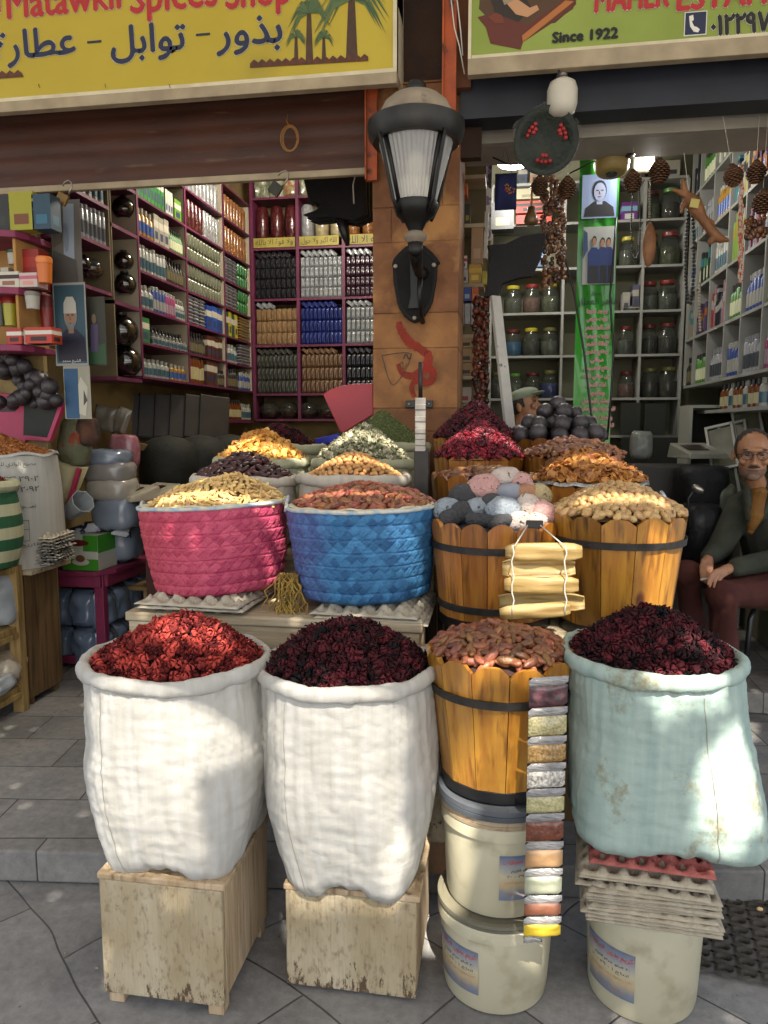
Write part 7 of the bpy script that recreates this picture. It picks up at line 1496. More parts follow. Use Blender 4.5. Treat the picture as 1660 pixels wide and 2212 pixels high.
o = b.build('cable', m_black, smooth=True); tag(o, 'black cable hanging along the right edge of the green banner', 'cable')
# narrow shelf beside the pillar
YN = 4.30; x0 = P(988, 600, Y=YN).x; x1 = P(1046, 600, Y=YN).x; zn = [P(1015, v, Y=YN).z for v in (905, 812, 722, 612, 483, 378, 300)]
t = thing('wall_shelves', 'narrow beige shelves crammed with cartons beside the pillar', 'shelving', (x0, YN, 0)); [MB().box(-.05, x1-x0, 0, .2, z-.02, z).build('shelf_board', m_cream, t) for z in zn]; MB().box(-.06, x1-x0, .201, .212, zn[0], zn[-1]+.3).build('back_panel', m_inn, t)
def nb_(u0, u1, v0, v1, c, lab, c2='#b9b4a4', c3='#2f3a55', dy=.0): a = P(u0, v1, Y=YN+dy); e = P(u1, v0, Y=YN+dy); carton(c, ((a.x+e.x)/2, YN+dy+.05, a.z), (e.x-a.x, .09, e.z-a.z), 0, lab, None, c2, c3)
nb_(990, 1022, 752, 782, '#8f6f45', 'tan soap carton with dark ornament, topmost of the right column', '#8f6f45', '#2a1d12'); nb_(990, 1022, 783, 811, '#8f6f45', 'tan soap carton with dark ornament, lowest of its column', '#8f6f45', '#2a1d12'); nb_(990, 1022, 724, 751, '#96764a', 'tan soap carton with dark ornament standing third from below', '#96764a', '#2a1d12')
nb_(988, 1000, 614, 650, '#2a4a8c', 'blue narrow carton in front of the orange one', '#2a4a8c', '#b5b5ad'); nb_(1001, 1018, 614, 650, '#233f80', 'dark blue narrow carton beside the orange one', '#233f80', '#8c96ad'); nb_(1019, 1034, 612, 650, '#a84c1c', 'orange narrow carton on the shelf beside the pillar', '#a84c1c', '#c4703c')
nb_(988, 1003, 655, 700, '#9a9a96', 'left of three grey white cartons beside the pillar', '#9a9a96', '#a8a4a0'); nb_(1004, 1017, 655, 700, '#9a9a96', 'middle of three grey white cartons beside the pillar', '#9a9a96', '#a8a4a0'); nb_(1018, 1032, 655, 700, '#9a9a96', 'right of three grey white cartons beside the pillar', '#9a9a96', '#a8a4a0')
nb_(988, 1010, 552, 580, '#b0a498', 'white carton with red top beside the pillar', '#8c2a28', '#3c3434'); nb_(988, 1012, 581, 611, '#a09a90', 'white carton with dark picture beside the pillar', '#a09a90', '#2a2624'); nb_(1013, 1040, 570, 611, '#a8801c', 'golden carton shining beside the pillar', '#c29a2c', '#d0b050'); nb_(1042, 1052, 585, 614, '#a89a1c', 'small bright yellow carton at the shelf end', '#a89a1c', '#b5a830')
nb_(988, 1002, 425, 455, '#b5b0a4', 'white carton with red print higher up beside the pillar', '#a85040', '#7a7068'); nb_(988, 1002, 456, 482, '#a8a49a', 'pale carton with round print beside the pillar', '#a8a49a', '#8a6f78'); nb_(1004, 1016, 440, 482, '#26221c', 'black narrow bottle carton beside the pillar', '#26221c', '#8a7a2c'); nb_(988, 1010, 395, 422, '#b0501c', 'orange round-topped tub carton beside the pillar', '#b0501c', '#c06a30')
nb_(988, 1012, 872, 902, '#5c8a2c', 'lime green striped carton low beside the pillar', '#6fa034', '#4a7a24'); nb_(988, 1018, 836, 870, '#a09488', 'pale carton with red lettering low beside the pillar', '#a09488', '#8c3028'); nb_(992, 1030, 318, 340, '#8a7a68', 'beige flat carton near the top beside the pillar', '#8a7a68', '#6e6254'); nb_(1000, 1034, 262, 296, '#3c342c', 'dark patterned carton on top beside the pillar', '#3c342c', '#8a8070')
nb_(1018, 1044, 490, 570, '#8a6844', 'brown kraft bag shaped carton beside the pillar', '#8a6844', '#a3805c')
# poster column with small pictures beyond
a = P(1042, 520, Y=4.7); e = P(1064, 332, Y=4.7); o = MB().box(a.x, e.x, 4.7, 4.71, a.z, e.z).build('picture_strip', mat('patchwork_print', '#6a5a80', '#a8a8a4', scale=22, c3='#1c1c22', c3scale=16, c3lo=.56, c3hi=.58, contrast=(.48, .52)), bevel=.002); tag(o, 'narrow strip of small colourful pictures behind the carton shelf', 'poster')
# black flap on white pole
o = pflat('black_flap', 'black cloth covered panel tilting on top of the white pole', 'panel', [(1046, 640), (1052, 615), (1058, 540), (1052, 530), (1062, 528), (1092, 526), (1130, 508), (1178, 502), (1180, 512), (1168, 560), (1150, 596), (1120, 600), (1085, 612), (1080, 636), (1060, 642)], 3.95, .05, m_cloth)
m_wp2 = mat('chipped_white_paint', '#a09c94', '#b0aca4', scale=9, rough=.6, c3='#5c574f', c3scale=22, c3lo=.66, c3hi=.7)
p0 = P(1070, 640, Y=3.93); p1 = P(1105, 955, Y=3.80); o = MB().box(-.028, .028, -.012, .012, 0, (p1-p0).length).build('white_pole', m_wp2, bevel=.003, loc=p1, rot=(p0-p1).to_track_quat('Z', 'Y').to_euler()); tag(o, 'chipped white flat pole leaning behind the dark hibiscus barrel', 'pole')
p0 = P(1052, 460, Y=4.4); p1 = P(1049, 560, Y=4.4); o = MB().box(-.03, .03, -.01, .01, 0, (p1-p0).length).build('white_pole', m_wp2, loc=p1, rot=(p0-p1).to_track_quat('Z', 'Y').to_euler()); tag(o, 'short white upright post above the black panel', 'pole')
# round beaded tray wrapped in plastic, bulbs, yellow drum, camera
p = P(1180, 305, Y=3.62); r = 64*3.62/1600; t = thing('beaded_tray', 'round black tray with red bead flowers wrapped in clear plastic, hanging under the beam', 'tray', p, rot=(R(12), R(6), 0))
M90 = Matrix.Rotation(R(90), 4, 'X'); MB().lathe([(0, -.03), (r*.5, -.028), (r*.8, -.012), (r*.97, .015), (r, .02), (r*.99, .028), (r*.8, .0), (0, -.018)], 44, M=M90).build('woven_disc', mat('black_green_weave', '#10140f', '#1c2a1c', scale=60, rough=.6, bump=.5), t, smooth=True)
for k in range(3):
    a0 = -pi/2+k*2*pi/3; b = MB()
    for i in range(3):
        for j in range(i*2+2): a_ = a0+(j-(i*2+1)/2)*.22; rr_ = r*(.45+.15*i); b.ell((rr_*cos(a_), -.001-.012*(2-i)-.018+.018*i, rr_*sin(a_)), (.011, .008, .011), 8, 5)
    b.build('bead_flower', pmat('#8c1c1c'), t, smooth=True)
MB().lathe([(0, -.048), (r*.5, -.046), (r*.9, -.02), (r*1.06, .01)], 60, M=M90, cap=False, fn=lambda rr, z, a, i: (rr*(1+.05*sin(a*5)+.04*nz3(cos(a)*4, sin(a)*4, i)), z+.006*nz3(cos(a)*6, sin(a)*6, i))).build('plastic_wrap', mat('clear_film', '#b0b0ae', rough=.12, alpha=.22, spec=1, bump=1.0, bscale=16), t, smooth=True)
MB().tube([(0, 0, r), (.015, 0, r+.12), (.03, 0.03, r+.28)], .004, 6).build('cord', m_black, t)
m_led = mat('white_bulb_glass', '#c9c4b4', '#bdb7a6', scale=3, rough=.3, spec=.5)
def lz2(u, v, Y_): return P(u, v, Y=Y_)
p = lz2(1216, 170, 3.60); t = thing('light_bulb', 'large unlit white capsule bulb hanging under the green sign', 'light bulb', p); rr_ = 30*3.6/1600; H = P(1216, 253, Y=3.6).z-p.z
MB().lathe([(0, H), (rr_*.5, H*.98), (rr_*.85, H*.88), (rr_, H*.66), (rr_, H*.3), (rr_*.85, H*.12), (rr_*.5, H*.03), (.025, 0)], 32).build('glass', m_led, t, smooth=True); MB().lathe([(.022, .001), (.022, .035), (.015, .04)], 16).build('socket', m_steel, t, smooth=True)
p = lz2(1040, 232, 4.05); t = thing('light_bulb', 'unlit spiral energy saving bulb beside the lantern', 'light bulb', p); MB().tube([(.036*cos(a), .036*sin(a), -.01-a*.0055) for a in [i*.4 for i in range(55)]], .010, 8).build('spiral_tube', m_led, t, smooth=True); MB().lathe([(.02, .0), (.024, .03), (.02, .05)], 16).build('socket', m_ws, t, smooth=True)
p = lz2(1322, 352, 4.3); t = thing('yellow_drum', 'flat cream yellow drum with dark hole hanging right of the beaded tray', 'drum', p, rot=(R(-8), 0, 0)); MB().lathe([(.0, -.058), (.06, -.06), (.075, -.055), (.09, -.03), (.094, .0), (.088, .035), (.08, .045), (0, .047)], 32).build('shell', mat('cream_yellow_plastic', '#a8945c', '#9a8650', scale=5, rough=.45), t, smooth=True); MB().lathe([(0, -.066), (.028, -.066), (.03, -.0605), (0, -.0605)], 20).build('hole', m_black, t)
p = lz2(1363, 318, 4.2); t = thing('security_camera', 'small black security camera under the grey shutter box', 'camera', p); MB().xz([(-.042, .03), (.042, .03), (.03, -.035), (0, -.048), (-.03, -.035)], -.03, .04).build('housing', m_black, t, bevel=.012); MB().lathe([(0, -.042), (.026, -.04), (.028, -.0305), (0, -.0305)], 20, M=Matrix.Rotation(R(0), 4, 'X')).build('lens', m_dkgl, t, loc=(0, -.032, -.005), rot=(R(90), 0, 0)); MB().box(-.012, .012, -.01, .02, .031, .08).build('mount', m_ws, t)
# lit lamps
t = thing('ceiling_lamp', 'bright round ceiling lamp lit inside the right shop', 'lamp', P(1110, 352, Y=5.3)); MB().lathe([(0, -.02), (.10, -.012), (.11, .0), (.11, .02), (0, .02)], 28).build('diffuser', mat('lamp_glow_cool', '#ffffff', emit=9), t, smooth=True)
arealamp('right_shop_lamp', tuple(P(1110, 352, Y=5.3)-Vector((0, .1, .18))), .1, 11, (1, .97, .9))
t = thing('ceiling_lamp', 'small glaring spot lamp in a white bracket beside the pine cones', 'lamp', P(1400, 330, Y=4.6)); MB().box(-.07, .04, .0, .05, -.09, .05).build('bracket', mat('beige_bracket', '#a39a88', rough=.5), t, bevel=.004); MB().ell((.01, -.02, -.005), (.022, .016, .022), 14, 8).build('diffuser', mat('lamp_glow_cool', '#ffffff', emit=9), t, smooth=True)
arealamp('right_shop_spot', tuple(P(1400, 335, Y=4.6)-Vector((0, .12, .1))), .05, 5, (1, .97, .92))
# hanging things
m_cone = mat('pine_cone_brown', '#3c2416', '#5c3a22', scale=30, rough=.7); m_conet = mat('pine_cone_tip', '#7a5638', rough=.7)
b = MB(); n = 0
for i in range(11):
    q = i/10; rr_ = .052*sin(pi*(.12+.80*q))**.7; zz_ = -.055+.11*q
    for j in range(11):
        a = 2*pi*j/11+i*.285; c, s_ = cos(a), sin(a); o_ = Vector((c*rr_*.5, s_*rr_*.5, zz_)); tip = Vector((c*rr_*1.08, s_*rr_*1.08, zz_-.012)); sd = Vector((-s_, c, 0))*.013; up = Vector((0, 0, .006))
        b.mi = 0; b.add([o_-sd*.5, o_+sd*.5, tip+sd-up*.3, tip-sd-up*.3, o_+up, tip*1.0+up*.7], [(0, 1, 2, 3), (0, 3, 5, 4), (1, 4, 5, 2)]); b.mi = 1; b.add([tip-sd-up*.3, tip+sd-up*.3, tip+up*.7], [(0, 1, 2)])
b.mi = 0; b.ell((0, 0, 0), (.03, .03, .055), 8, 6)
cone = pmesh('pine_cone', b, [m_cone, m_conet])
for i, (u, v, s_, Y_, lab) in enumerate(((1166, 398, .9, 4.1, 'pine cone hanging below the beaded tray on its left'), (1226, 402, 1.0, 4.1, 'pine cone hanging below the beaded tray at the banner edge'), (1367, 388, 1.0, 4.1, 'pine cone hanging under the security camera'), (1425, 366, 1.1, 4.1, 'pine cone hanging beside the glaring spot lamp'), (1584, 376, .95, 3.9, 'tilted pine cone hanging beside the orange bead string'), (1634, 368, .95, 3.9, 'pine cone hanging right of the orange bead string'), (1648, 432, 1.0, 3.9, 'pine cone partly cut off by the right edge'))):
    p = P(u, v, Y=Y_); t = thing('pine_cone', lab, 'pine cone', p, rot=(0, (.5 if i == 4 else .0), i)); o = bpy.data.objects.new('cone', cone); COL.objects.link(o); o.parent = t; o.scale = (s_*.85,)*3
    MB().tube([(0, 0, .05), (.002, 0, P(u, 310, Y=Y_).z-p.z if i not in (4, 5, 6) else P(u, 250, Y=Y_).z-p.z)], .0012, 4).build('string', m_cord, t)
def beads(name, lab, cat, pts, r, m, Y_, n=60):
    ps = [P(u, v, Y=Y_) for u, v in pts]; L_ = [0]
    for i in range(1, len(ps)): L_.append(L_[-1]+(ps[i]-ps[i-1]).length)
    b = MB(); k = int(L_[-1]/(r*2.0))
    for i in range(k):
        d = L_[-1]*i/k; j = max(q for q in range(len(L_)) if L_[q] <= d); j = min(j, len(ps)-2); f_ = (d-L_[j])/(L_[j+1]-L_[j]); b.ell(tuple(ps[j].lerp(ps[j+1], f_)), (r, r, r), 6, 4)
    return tag(b.build(name, m, smooth=True), lab, cat)
beads('bead_string', 'long loop of black prayer beads hanging before the product shelves', 'prayer beads', [(1488, 448), (1483, 520), (1482, 600), (1487, 655), (1493, 655), (1499, 600), (1500, 520), (1496, 450)], .009, m_black, 3.95)
beads('bead_string', 'thin black bead loop hanging beside the spot lamp', 'prayer beads', [(1367, 415), (1364, 480), (1366, 545), (1374, 560), (1382, 545), (1384, 480), (1381, 380)], .005, m_black, 4.1)
beads('bead_string', 'silvery bead chain hanging to the dried brown pod', 'bead chain', [(1405, 385), (1404, 430), (1403, 480)], .006, m_chain, 4.1)
m_ob = mat('orange_white_beads', '#b0491c', '#b5a698', scale=90, rough=.5, contrast=(.45, .52)); b = MB(); 
for dx in (-3, 0, 3): b.tube([P(1601+dx+2*sin(v*.15+dx), v, Y=3.9) for v in range(355, 615, 8)], .006, 5)
tag(b.build('bead_string', m_ob, smooth=True), 'thick orange and white beaded string at the right', 'bead string')
beads('bead_string', 'short string of pale shells hanging at the product shelves', 'bead string', [(1512, 610), (1511, 660), (1513, 720)], .008, mat('pale_shell', '#a39a84', rough=.5), 4.2)
m_brn = mat('dried_brown_hide', '#6e4526', '#8c5e38', scale=14, rough=.6, bump=.4)
t = thing('dried_animal', 'dried brown animal with splayed limbs hanging before the product shelves', 'dried animal', P(1510, 450, Y=3.9)); c0 = P(1510, 450, Y=3.9)
b = MB()
def lm(pts, rs): b.tube([P(u, v, Y=3.9)-c0+Vector((0, .0, 0)) for u, v in pts], rs, 10)
lm([(1481, 418), (1492, 432), (1506, 452), (1518, 472), (1532, 492), (1548, 512), (1562, 518)], [.016, .034, .036, .024, .022, .026, .018]); lm([(1484, 424), (1478, 405), (1474, 386)], [.02, .014, .010]); lm([(1484, 424), (1466, 414), (1450, 409)], [.018, .012, .006]); lm([(1486, 430), (1474, 446), (1472, 462)], [.016, .012, .006]); lm([(1496, 436), (1512, 428), (1516, 440)], [.014, .010, .006]); lm([(1545, 512), (1534, 524), (1528, 526)], [.02, .014, .006]); lm([(1555, 518), (1570, 518), (1577, 522)], [.018, .012, .004]); lm([(1520, 470), (1540, 480), (1544, 500)], [.012, .010, .006])
o = b.build('hide', m_brn, t); rm_ = o.modifiers.new('r', 'REMESH'); rm_.mode = 'VOXEL'; rm_.voxel_size = .005; sm_ = o.modifiers.new('s', 'SMOOTH'); sm_.iterations = 4; rm_.use_smooth_shade = True
MB().tube([P(1490, 430, Y=3.9)-c0, P(1478, 330, Y=3.9)-c0], .0012, 4).build('string', m_cord, t); MB().box(-.03, .01, -.045, -.038, -.02, .02).build('price_tag', pmat('#b0a04c'), t, loc=(-.02, 0, .01), rot=(0, .2, 0))
t = thing('dried_pod', 'long dried brown pod hanging on the bead chain', 'dried pod', P(1403, 535, Y=4.1)); MB().ell((0, 0, 0), (.034, .02, .125), 14, 10, fn=lambda d: 1+.12*nz3(d.x*3, d.y*3, d.z*4)-.25*max(0, -d.z)).build('pod', m_brn, t, smooth=True)
t = thing('gourd_rattle', 'small dark gourd hanging on an orange strap before the red cartons', 'gourd', P(1148, 468, Y=4.2)); MB().lathe([(0, -.045), (.03, -.042), (.038, -.025), (.034, 0), (.02, .03), (.018, .05), (0, .052)], 20).build('gourd', mat('dark_gourd', '#2c2014', '#6e5434', scale=8, rough=.3), t, smooth=True); MB().box(-.006, .006, -.003, .003, .05, .17).build('strap', pmat('#a86a28'), t)
t = thing('embroidered_pouch', 'dark blue pouch with a red embroidered flower hanging at the left of the right opening', 'pouch', P(1093, 412, Y=4.0)); v, fs = cushion(-.055, .055, -.095, .085, .04, seed=3); MB().add(v, fs).build('pouch_body', mat('navy_fabric', '#12183c', '#1a2250', scale=10, rough=.9), t, smooth=True); b = MB()
for k in range(26): a = k*2.4; rr_ = .0055*k**.5*1.1; b.ell((.018+rr_*.9*cos(a), -.042+.012*(rr_/.03), rr_*1.6*sin(a)-.01), (.006, .004, .006), 6, 4)
b.build('embroidery', mat('red_white_thread', '#a8201c', '#b58a30', scale=60, rough=.8), t, smooth=True); MB().tube([(-.03, 0, .08), (-.008, 0, .22), (.03, 0, .08)], .0015, 4).build('string', m_black, t)
def dstring(lab, u0, u1, v0, v1, Y_, m, n, r, seed, name='nut_string'):
    R_ = random.Random(seed); b = MB()
    for k in range(n): u = R_.uniform(u0, u1); v = R_.uniform(v0, v1); p = P(u, v, Y=Y_+R_.uniform(-.03, .03)); b.av = R_.random(); b.ell(tuple(p), (r*R_.uniform(.6, 1.2), r*.6, r*R_.uniform(.6, 1.4)), 7, 5)
    return tag(b.build(name, m, smooth=True), lab, 'hanging string')
m_ns = mat('brown_shell_mix', '#2a1610', '#8a5a34', attr='rnd', rough=.35, coat=.3)
for i, (u, lab) in enumerate(((1176, 'left'), (1190, 'second'), (1203, 'third'), (1215, 'right'))): dstring('string of brown nuts and shells left of the banner, %s one of four' % lab, u-5, u+5, 380+i*4, 626-8*i, 4.3, m_ns, 60, .015, i)
dstring('dangling bunch of dried dark red peppers beside the carton shelf', 1024, 1054, 640, 885, 4.15, mat('dried_pepper_mix', '#1c0d0a', '#6e3018', attr='rnd', rough=.4), 190, .016, 9, 'pepper_bunch')
dstring('basket of dried palm fruit hanging at the right edge', 1612, 1655, 470, 515, 3.9, m_ns, 50, .014, 12, 'fruit_cluster')
b = MB(); b.tube([P(u, v, Y=4.05) for u, v in ((1065, 340), (1100, 356), (1140, 352), (1180, 345))], .004, 6); tag(b.build('cable', m_black, smooth=True), 'black cable sagging from the embroidered pouch to the beaded tray', 'cable'); b = MB(); b.tube([P(u, v, Y=4.3) for u, v in ((1230, 375), (1290, 345), (1330, 318), (1350, 305))], .004, 6); tag(b.build('cable', m_black, smooth=True), 'black cable rising from the banner to the security camera', 'cable'); b = MB(); b.tube([P(u, v, Y=4.0) for u, v in ((1048, 268), (1075, 282), (1095, 262), (1103, 225))], .004, 6)
tag(b.build('cable', m_black, smooth=True), 'black cable sagging beside the spiral bulb under the beam', 'cable')
# lower right clutter
m_frame = mat('white_bin_frame', '#98988e', rough=.4)
for i, (u, v, lab) in enumerate(((1560, 965, 'left'), (1588, 960, 'middle'), (1566, 1045, 'lower'), (1618, 930, 'back'))):
    p = P(u, v, Y=4.75); t = thing('display_bin', 'slanted clear display bin with white frame behind the seated man, %s one' % lab, 'bin', (p.x, 4.75, p.z), rot=(R(-15), R(-14), R(-25)))
    b = MB(); w_, h_ = .08, .14; b.box(-w_, -w_+.014, -.01, .01, -h_, h_).box(w_-.014, w_, -.01, .01, -h_, h_).box(-w_+.0145, w_-.0145, -.01, .01, h_-.014, h_).box(-w_+.0145, w_-.0145, -.01, .01, -h_, -h_+.014); b.build('bin_frame', m_frame, t); MB().box(-w_+.012, w_-.012, .012, .2, -h_+.01, h_-.02).build('bin_body', mat('murky_bin_glass', '#4a4c3c', '#6a6a58', scale=7, rough=.2, coat=.4), t)
p = P(1508, 975, Y=4.7); t = thing('scale', 'grey electronic scale on the counter behind the pecan barrel', 'scale', (p.x, 4.7, p.z-.04), rz=R(20)); MB().add([(-.13, -.12, 0), (.13, -.12, 0), (.13, .12, 0), (-.13, .12, 0), (-.12, -.11, .03), (.12, -.11, .03), (.12, .11, .09), (-.12, .11, .09)], [(0, 3, 2, 1), (4, 5, 6, 7), (0, 1, 5, 4), (1, 2, 6, 5), (2, 3, 7, 6), (3, 0, 4, 7)]).build('housing', mat('grey_scale_plastic', '#77776c', '#67675d', scale=5, rough=.4), t, bevel=.006); MB().box(-.09, .04, -.05, .05, 0, .003).build('display', m_scd, t, loc=(.0, 0, .063), rot=(R(15), 0, 0))
o = MB().box(.75, 1.30, 4.6, 5.0, .24, P(1508, 990, Y=4.6).z-.05).build('counter', mat('dark_counter', '#1f1c18', '#2c2822', scale=5, rough=.6), bevel=.006); tag(o, 'dark counter under the scale in the right shop', 'counter')
m_void = mat('dark_void_black', '#08080a', '#101114', scale=8, rough=.6, bump=1, bscale=22, spec=.25)  # near-black shapes paint the dark void around the scooter parts
fb(1470, 1590, 1010, 1120, 4.30, m_void, 'near-black shape painting the dark void behind the pecan barrel, upper one', 41, d=.16, nm='void_shape'); fb(1476, 1575, 1095, 1225, 4.10, m_void, 'near-black shape painting the dark void between the pecan barrel and the seated man', 43, d=.14, nm='void_shape'); fb(1540, 1600, 1050, 1140, 4.3, mat('grey_green_sack', '#4d5042', '#636655', scale=8, rough=.4, bump=.6, bscale=10), 'grey green sack behind the elbow of the seated man', 45, d=.12, nm='plastic_sack')
t = thing('mirror', 'small round chrome mirror on a stalk beside the dark void shapes', 'mirror', P(1508, 1056, Y=3.95)); MB().ell((0, 0, 0), (.034, .02, .02), 14, 8).build('mirror_shell', m_chain, t, smooth=True, rot=(0, .5, 0)); MB().tube([(-.02, 0, -.01), (-.045, 0, -.05), (-.03, 0, -.2)], .005, 6).build('stalk', m_black, t, smooth=True)
t = thing('glass_bottle', 'clear bottle neck lying behind the pecan barrel rim', 'bottle', P(1412, 1082, Y=2.85), rot=(0, R(60), 0)); MB().lathe([(.0, -.06), (.028, -.055), (.03, -.01), (.014, .015), (.014, .03), (.022, .032), (.022, .045), (0, .047)], 18).build('glass', mat('silvery_glass', '#a8acb0', rough=.08, metal=.5), t, smooth=True)
t = thing('shelf_unit', 'white framed low cabinet with dark niches at the right wall', 'cabinet', (P(1490, 900, Y=5.2).x, 5.2, .24)); w_ = .36; MB().box(0, .02, 0, .3, 0, 1.5).box(w_, w_+.02, 0, .3, 0, 1.5).build('side', m_frame, t); MB().box(.0205, w_-.0005, 0, .3, 1.48, 1.5).box(.0205, w_-.0005, 0, .3, .9, .92).build('board', m_frame, t); MB().box(.021, w_-.001, .25, .26, 0, 1.47).build('back', m_dkb, t)
# ================================================================ rubber mat and small ground things
m_rub = mat('grey_rubber_mat', '#3b3833', '#4a463f', scale=9, rough=.75, bump=.2); b = MB(); cxm = 0; vs = []; fs = []
ang = R(-22); NXM, NYM = 20, 26; cs = .062
def matpt(x, y): return x, y
A0 = P(1495, 2100, z=0); M_ = Matrix.Translation((A0.x, A0.y, .002)) @ Matrix.Rotation(R(-10), 4, 'Z')
K = 12
for gy in range(14):
    for gx in range(16):
        x, y = (gx+.5)*cs, (gy+.5)*cs*.8; r1, r2 = cs*.44, cs*.27
        ring = [(r1*cos(2*pi*k/K), r1*.8*sin(2*pi*k/K)) for k in range(K)]; o0 = len(b.v); v_ = []
        for (rx_, z_) in ((1.0, .012), (.86, .017), (.62, .006), (.55, .0005)): v_ += [(x+p_[0]*rx_, y+p_[1]*rx_, z_) for p_ in ring]
        sq = [(x-cs/2, y-cs*.4, .010), (x, y-cs*.4, .010), (x+cs/2, y-cs*.4, .010), (x+cs/2, y, .010), (x+cs/2, y+cs*.4, .010), (x, y+cs*.4, .010), (x-cs/2, y+cs*.4, .010), (x-cs/2, y, .010)]
        f_ = []
        for q in range(3):
            for k in range(K): f_.append((q*K+k, q*K+(k+1) % K, (q+1)*K+(k+1) % K, (q+1)*K+k))
        ou = len(v_); v_ += [(x+(cs/2)*max(-1, min(1, cos(2*pi*k/K)*1.42)), y+(cs*.4)*max(-1, min(1, sin(2*pi*k/K)*1.42)), .010) for k in range(K)]
        for k in range(K): f_.append((ou+k, ou+(k+1) % K, (k+1) % K, k))
        b.add(v_, f_, M_)
o = b.build('rubber_mat', m_rub, smooth=True); tag(o, 'grey rubber ring mat lying on the paving at the lower right', 'mat')
for i, (u, v, s_, c, lab) in enumerate(((1641, 1972, .011, '#c9a878', 'small tan peanut lying on the rubber mat'), (210, 2088, .007, '#8a8578', 'small pale pebble beside the leftmost wooden box'), (570, 1950, .012, '#a08060', 'small brown crumb lying on the ground between the two boxes'))):
    p = P(u, v, z=.012); o = MB().ell((0, 0, 0), (s_, s_*.6, s_*.6), 10, 7).build('pebble' if i else 'peanut', pmat(c), smooth=True, loc=(p.x, p.y, .026 if i == 0 else .008)); tag(o, lab, 'pebble' if i else 'nut')
o = MB().box(-.10, .12, -.08, .08, 0, .12).build('stone_block', mat('reddish_block', '#7a4a34', '#94664c', scale=16, rough=.9, c3='#b5a894', c3scale=14, c3lo=.54, c3hi=.58), bevel=.01, loc=(P(930, 2000, z=0).x, P(930, 2000, z=0).y+.25, .002)); tag(o, 'low reddish block with flaking white paint on the ground behind the stacked buckets', 'stone block')
inst = []; RD = random.Random(9)
for k in range(900):
    x, y = RD.uniform(-2.6, 1.6), RD.uniform(1.2, 3.6); step = y > 2.42+.10*x; z = .1215 if step else .0015
    if step and y < 2.5+.1*x+.05: continue
    inst.append(((x, y, z), Euler((RD.uniform(0, 3), RD.uniform(0, 3), RD.uniform(0, 6))).to_matrix(), RD.choice([.0015, .002, .003, .004 if RD.random() < .3 else .002]), RD.randrange(3), RD.random()))
o = scatter_mesh('floor_litter', inst, [nut(1, .6, .4, 6, 4, .2, 1), nut(1, .9, .5, 6, 4, .3, 2), slicep(3, .4)], mat('litter_mix', '#3c3026', '#a3927c', attr='rnd', rough=.9)); tag(o, 'fine grit and crumbs scattered over the paving', 'litter', None, 'stuff')
# ---------------------------------------------------------------- labels on the buckets
def bucket_label(bk, r, a_mid, half, z0, z1, rows, seed, cut=True):
    m = mats_label; b = MB(); n = 14; vs = []; fs = []
    for j in range(9):
        for i in range(n+1):
            a = a_mid-half+2*half*i/n; z = z0+(z1-z0)*j/8; rr = r(z)+.0012; vs.append((rr*cos(a), rr*sin(a), z))
    for j in range(8):
        for i in range(n): q = j*(n+1)+i; fs.append((q, q+1, q+n+2, q+n+1))
    o = b.add(vs, fs).build('sticker', m, bk, smooth=True)
    # local z range drives the gradient print of the sticker: blue grey top, pale middle
    for (tx, f0, f1, q0, q1, mm) in rows:
        v, f = text_mesh(shape(tx), 0); xs = [q[0] for q in v]; ys = [q[1] for q in v]; out = []
        for q in v:
            fx = f0+(q[0]-min(xs))/(max(xs)-min(xs))*(f1-f0); z = z0+(z1-z0)*(q0+(q[1]-min(ys))/(max(ys)-min(ys))*(q1-q0)); a = a_mid-half+2*half*fx; rr = r(z)+.0022; out.append((rr*cos(a), rr*sin(a), z))
        MB().add(out, f).build('lettering', mm, o)
    return o
def stickmat():
    m = mat('sticker_print', '#6c7a90', '#b0a380', scale=3); nt = m.node_tree; N = nt.nodes; L = nt.links; tc = N.new('ShaderNodeTexCoord'); sx = N.new('ShaderNodeSeparateXYZ'); L.new(tc.outputs['Generated'], sx.inputs[0])
    cr = N.new('ShaderNodeValToRGB'); e = cr.color_ramp.elements; e[0].position = 0; e[0].color = (*lin('#5f6a7c'), 1); e[1].position = 1; e[1].color = (*lin('#56637c'), 1)
    for p_, c in ((.16, '#76787c'), (.3, '#a89470'), (.55, '#b0a588'), (.72, '#8f8f8c')): q = e.new(p_); q.color = (*lin(c), 1)
    ns = N.new('ShaderNodeTexNoise'); ns.inputs['Scale'].default_value = 30; L.new(tc.outputs['Object'], ns.inputs['Vector']); ad = N.new('ShaderNodeMath'); ad.operation = 'MULTIPLY_ADD'; ad.inputs[1].default_value = .2; L.new(ns.outputs['Fac'], ad.inputs[0]); L.new(sx.outputs['Z'], ad.inputs[2]); a2 = N.new('ShaderNodeMath'); a2.operation = 'SUBTRACT'; a2.inputs[1].default_value = .1; L.new(ad.outputs[0], a2.inputs[0])
    L.new(a2.outputs[0], cr.inputs[0]); L.new(cr.outputs[0], N['Principled BSDF'].inputs['Base Color']); return m
mats_label = stickmat(); m_lr = mat('label_red', '#c02a1c', rough=.5); m_lw = mat('label_white', '#c4beb0', rough=.5); m_lo = mat('label_orange', '#b07020', rough=.5)
rows = [('كريم بدون اضافات', .06, .97, .76, .93, m_lr), ('٢٠ كيلو جرام قائم', .22, .92, .62, .70, m_blk), ('انتاج ١ - ٢٩ - ٢٠', .15, .9, .48, .57, m_blk), ('ثلاث سنوات من تاريخ الانتاج', .1, .95, .36, .43, m_lo), ('٠١٢٥٦٢٨٢٤٤٥', .12, .8, .09, .15, m_lo)]
rb = lambda r0, r1, h: (lambda z: r0+(r1-r0)*min(1, z/h))
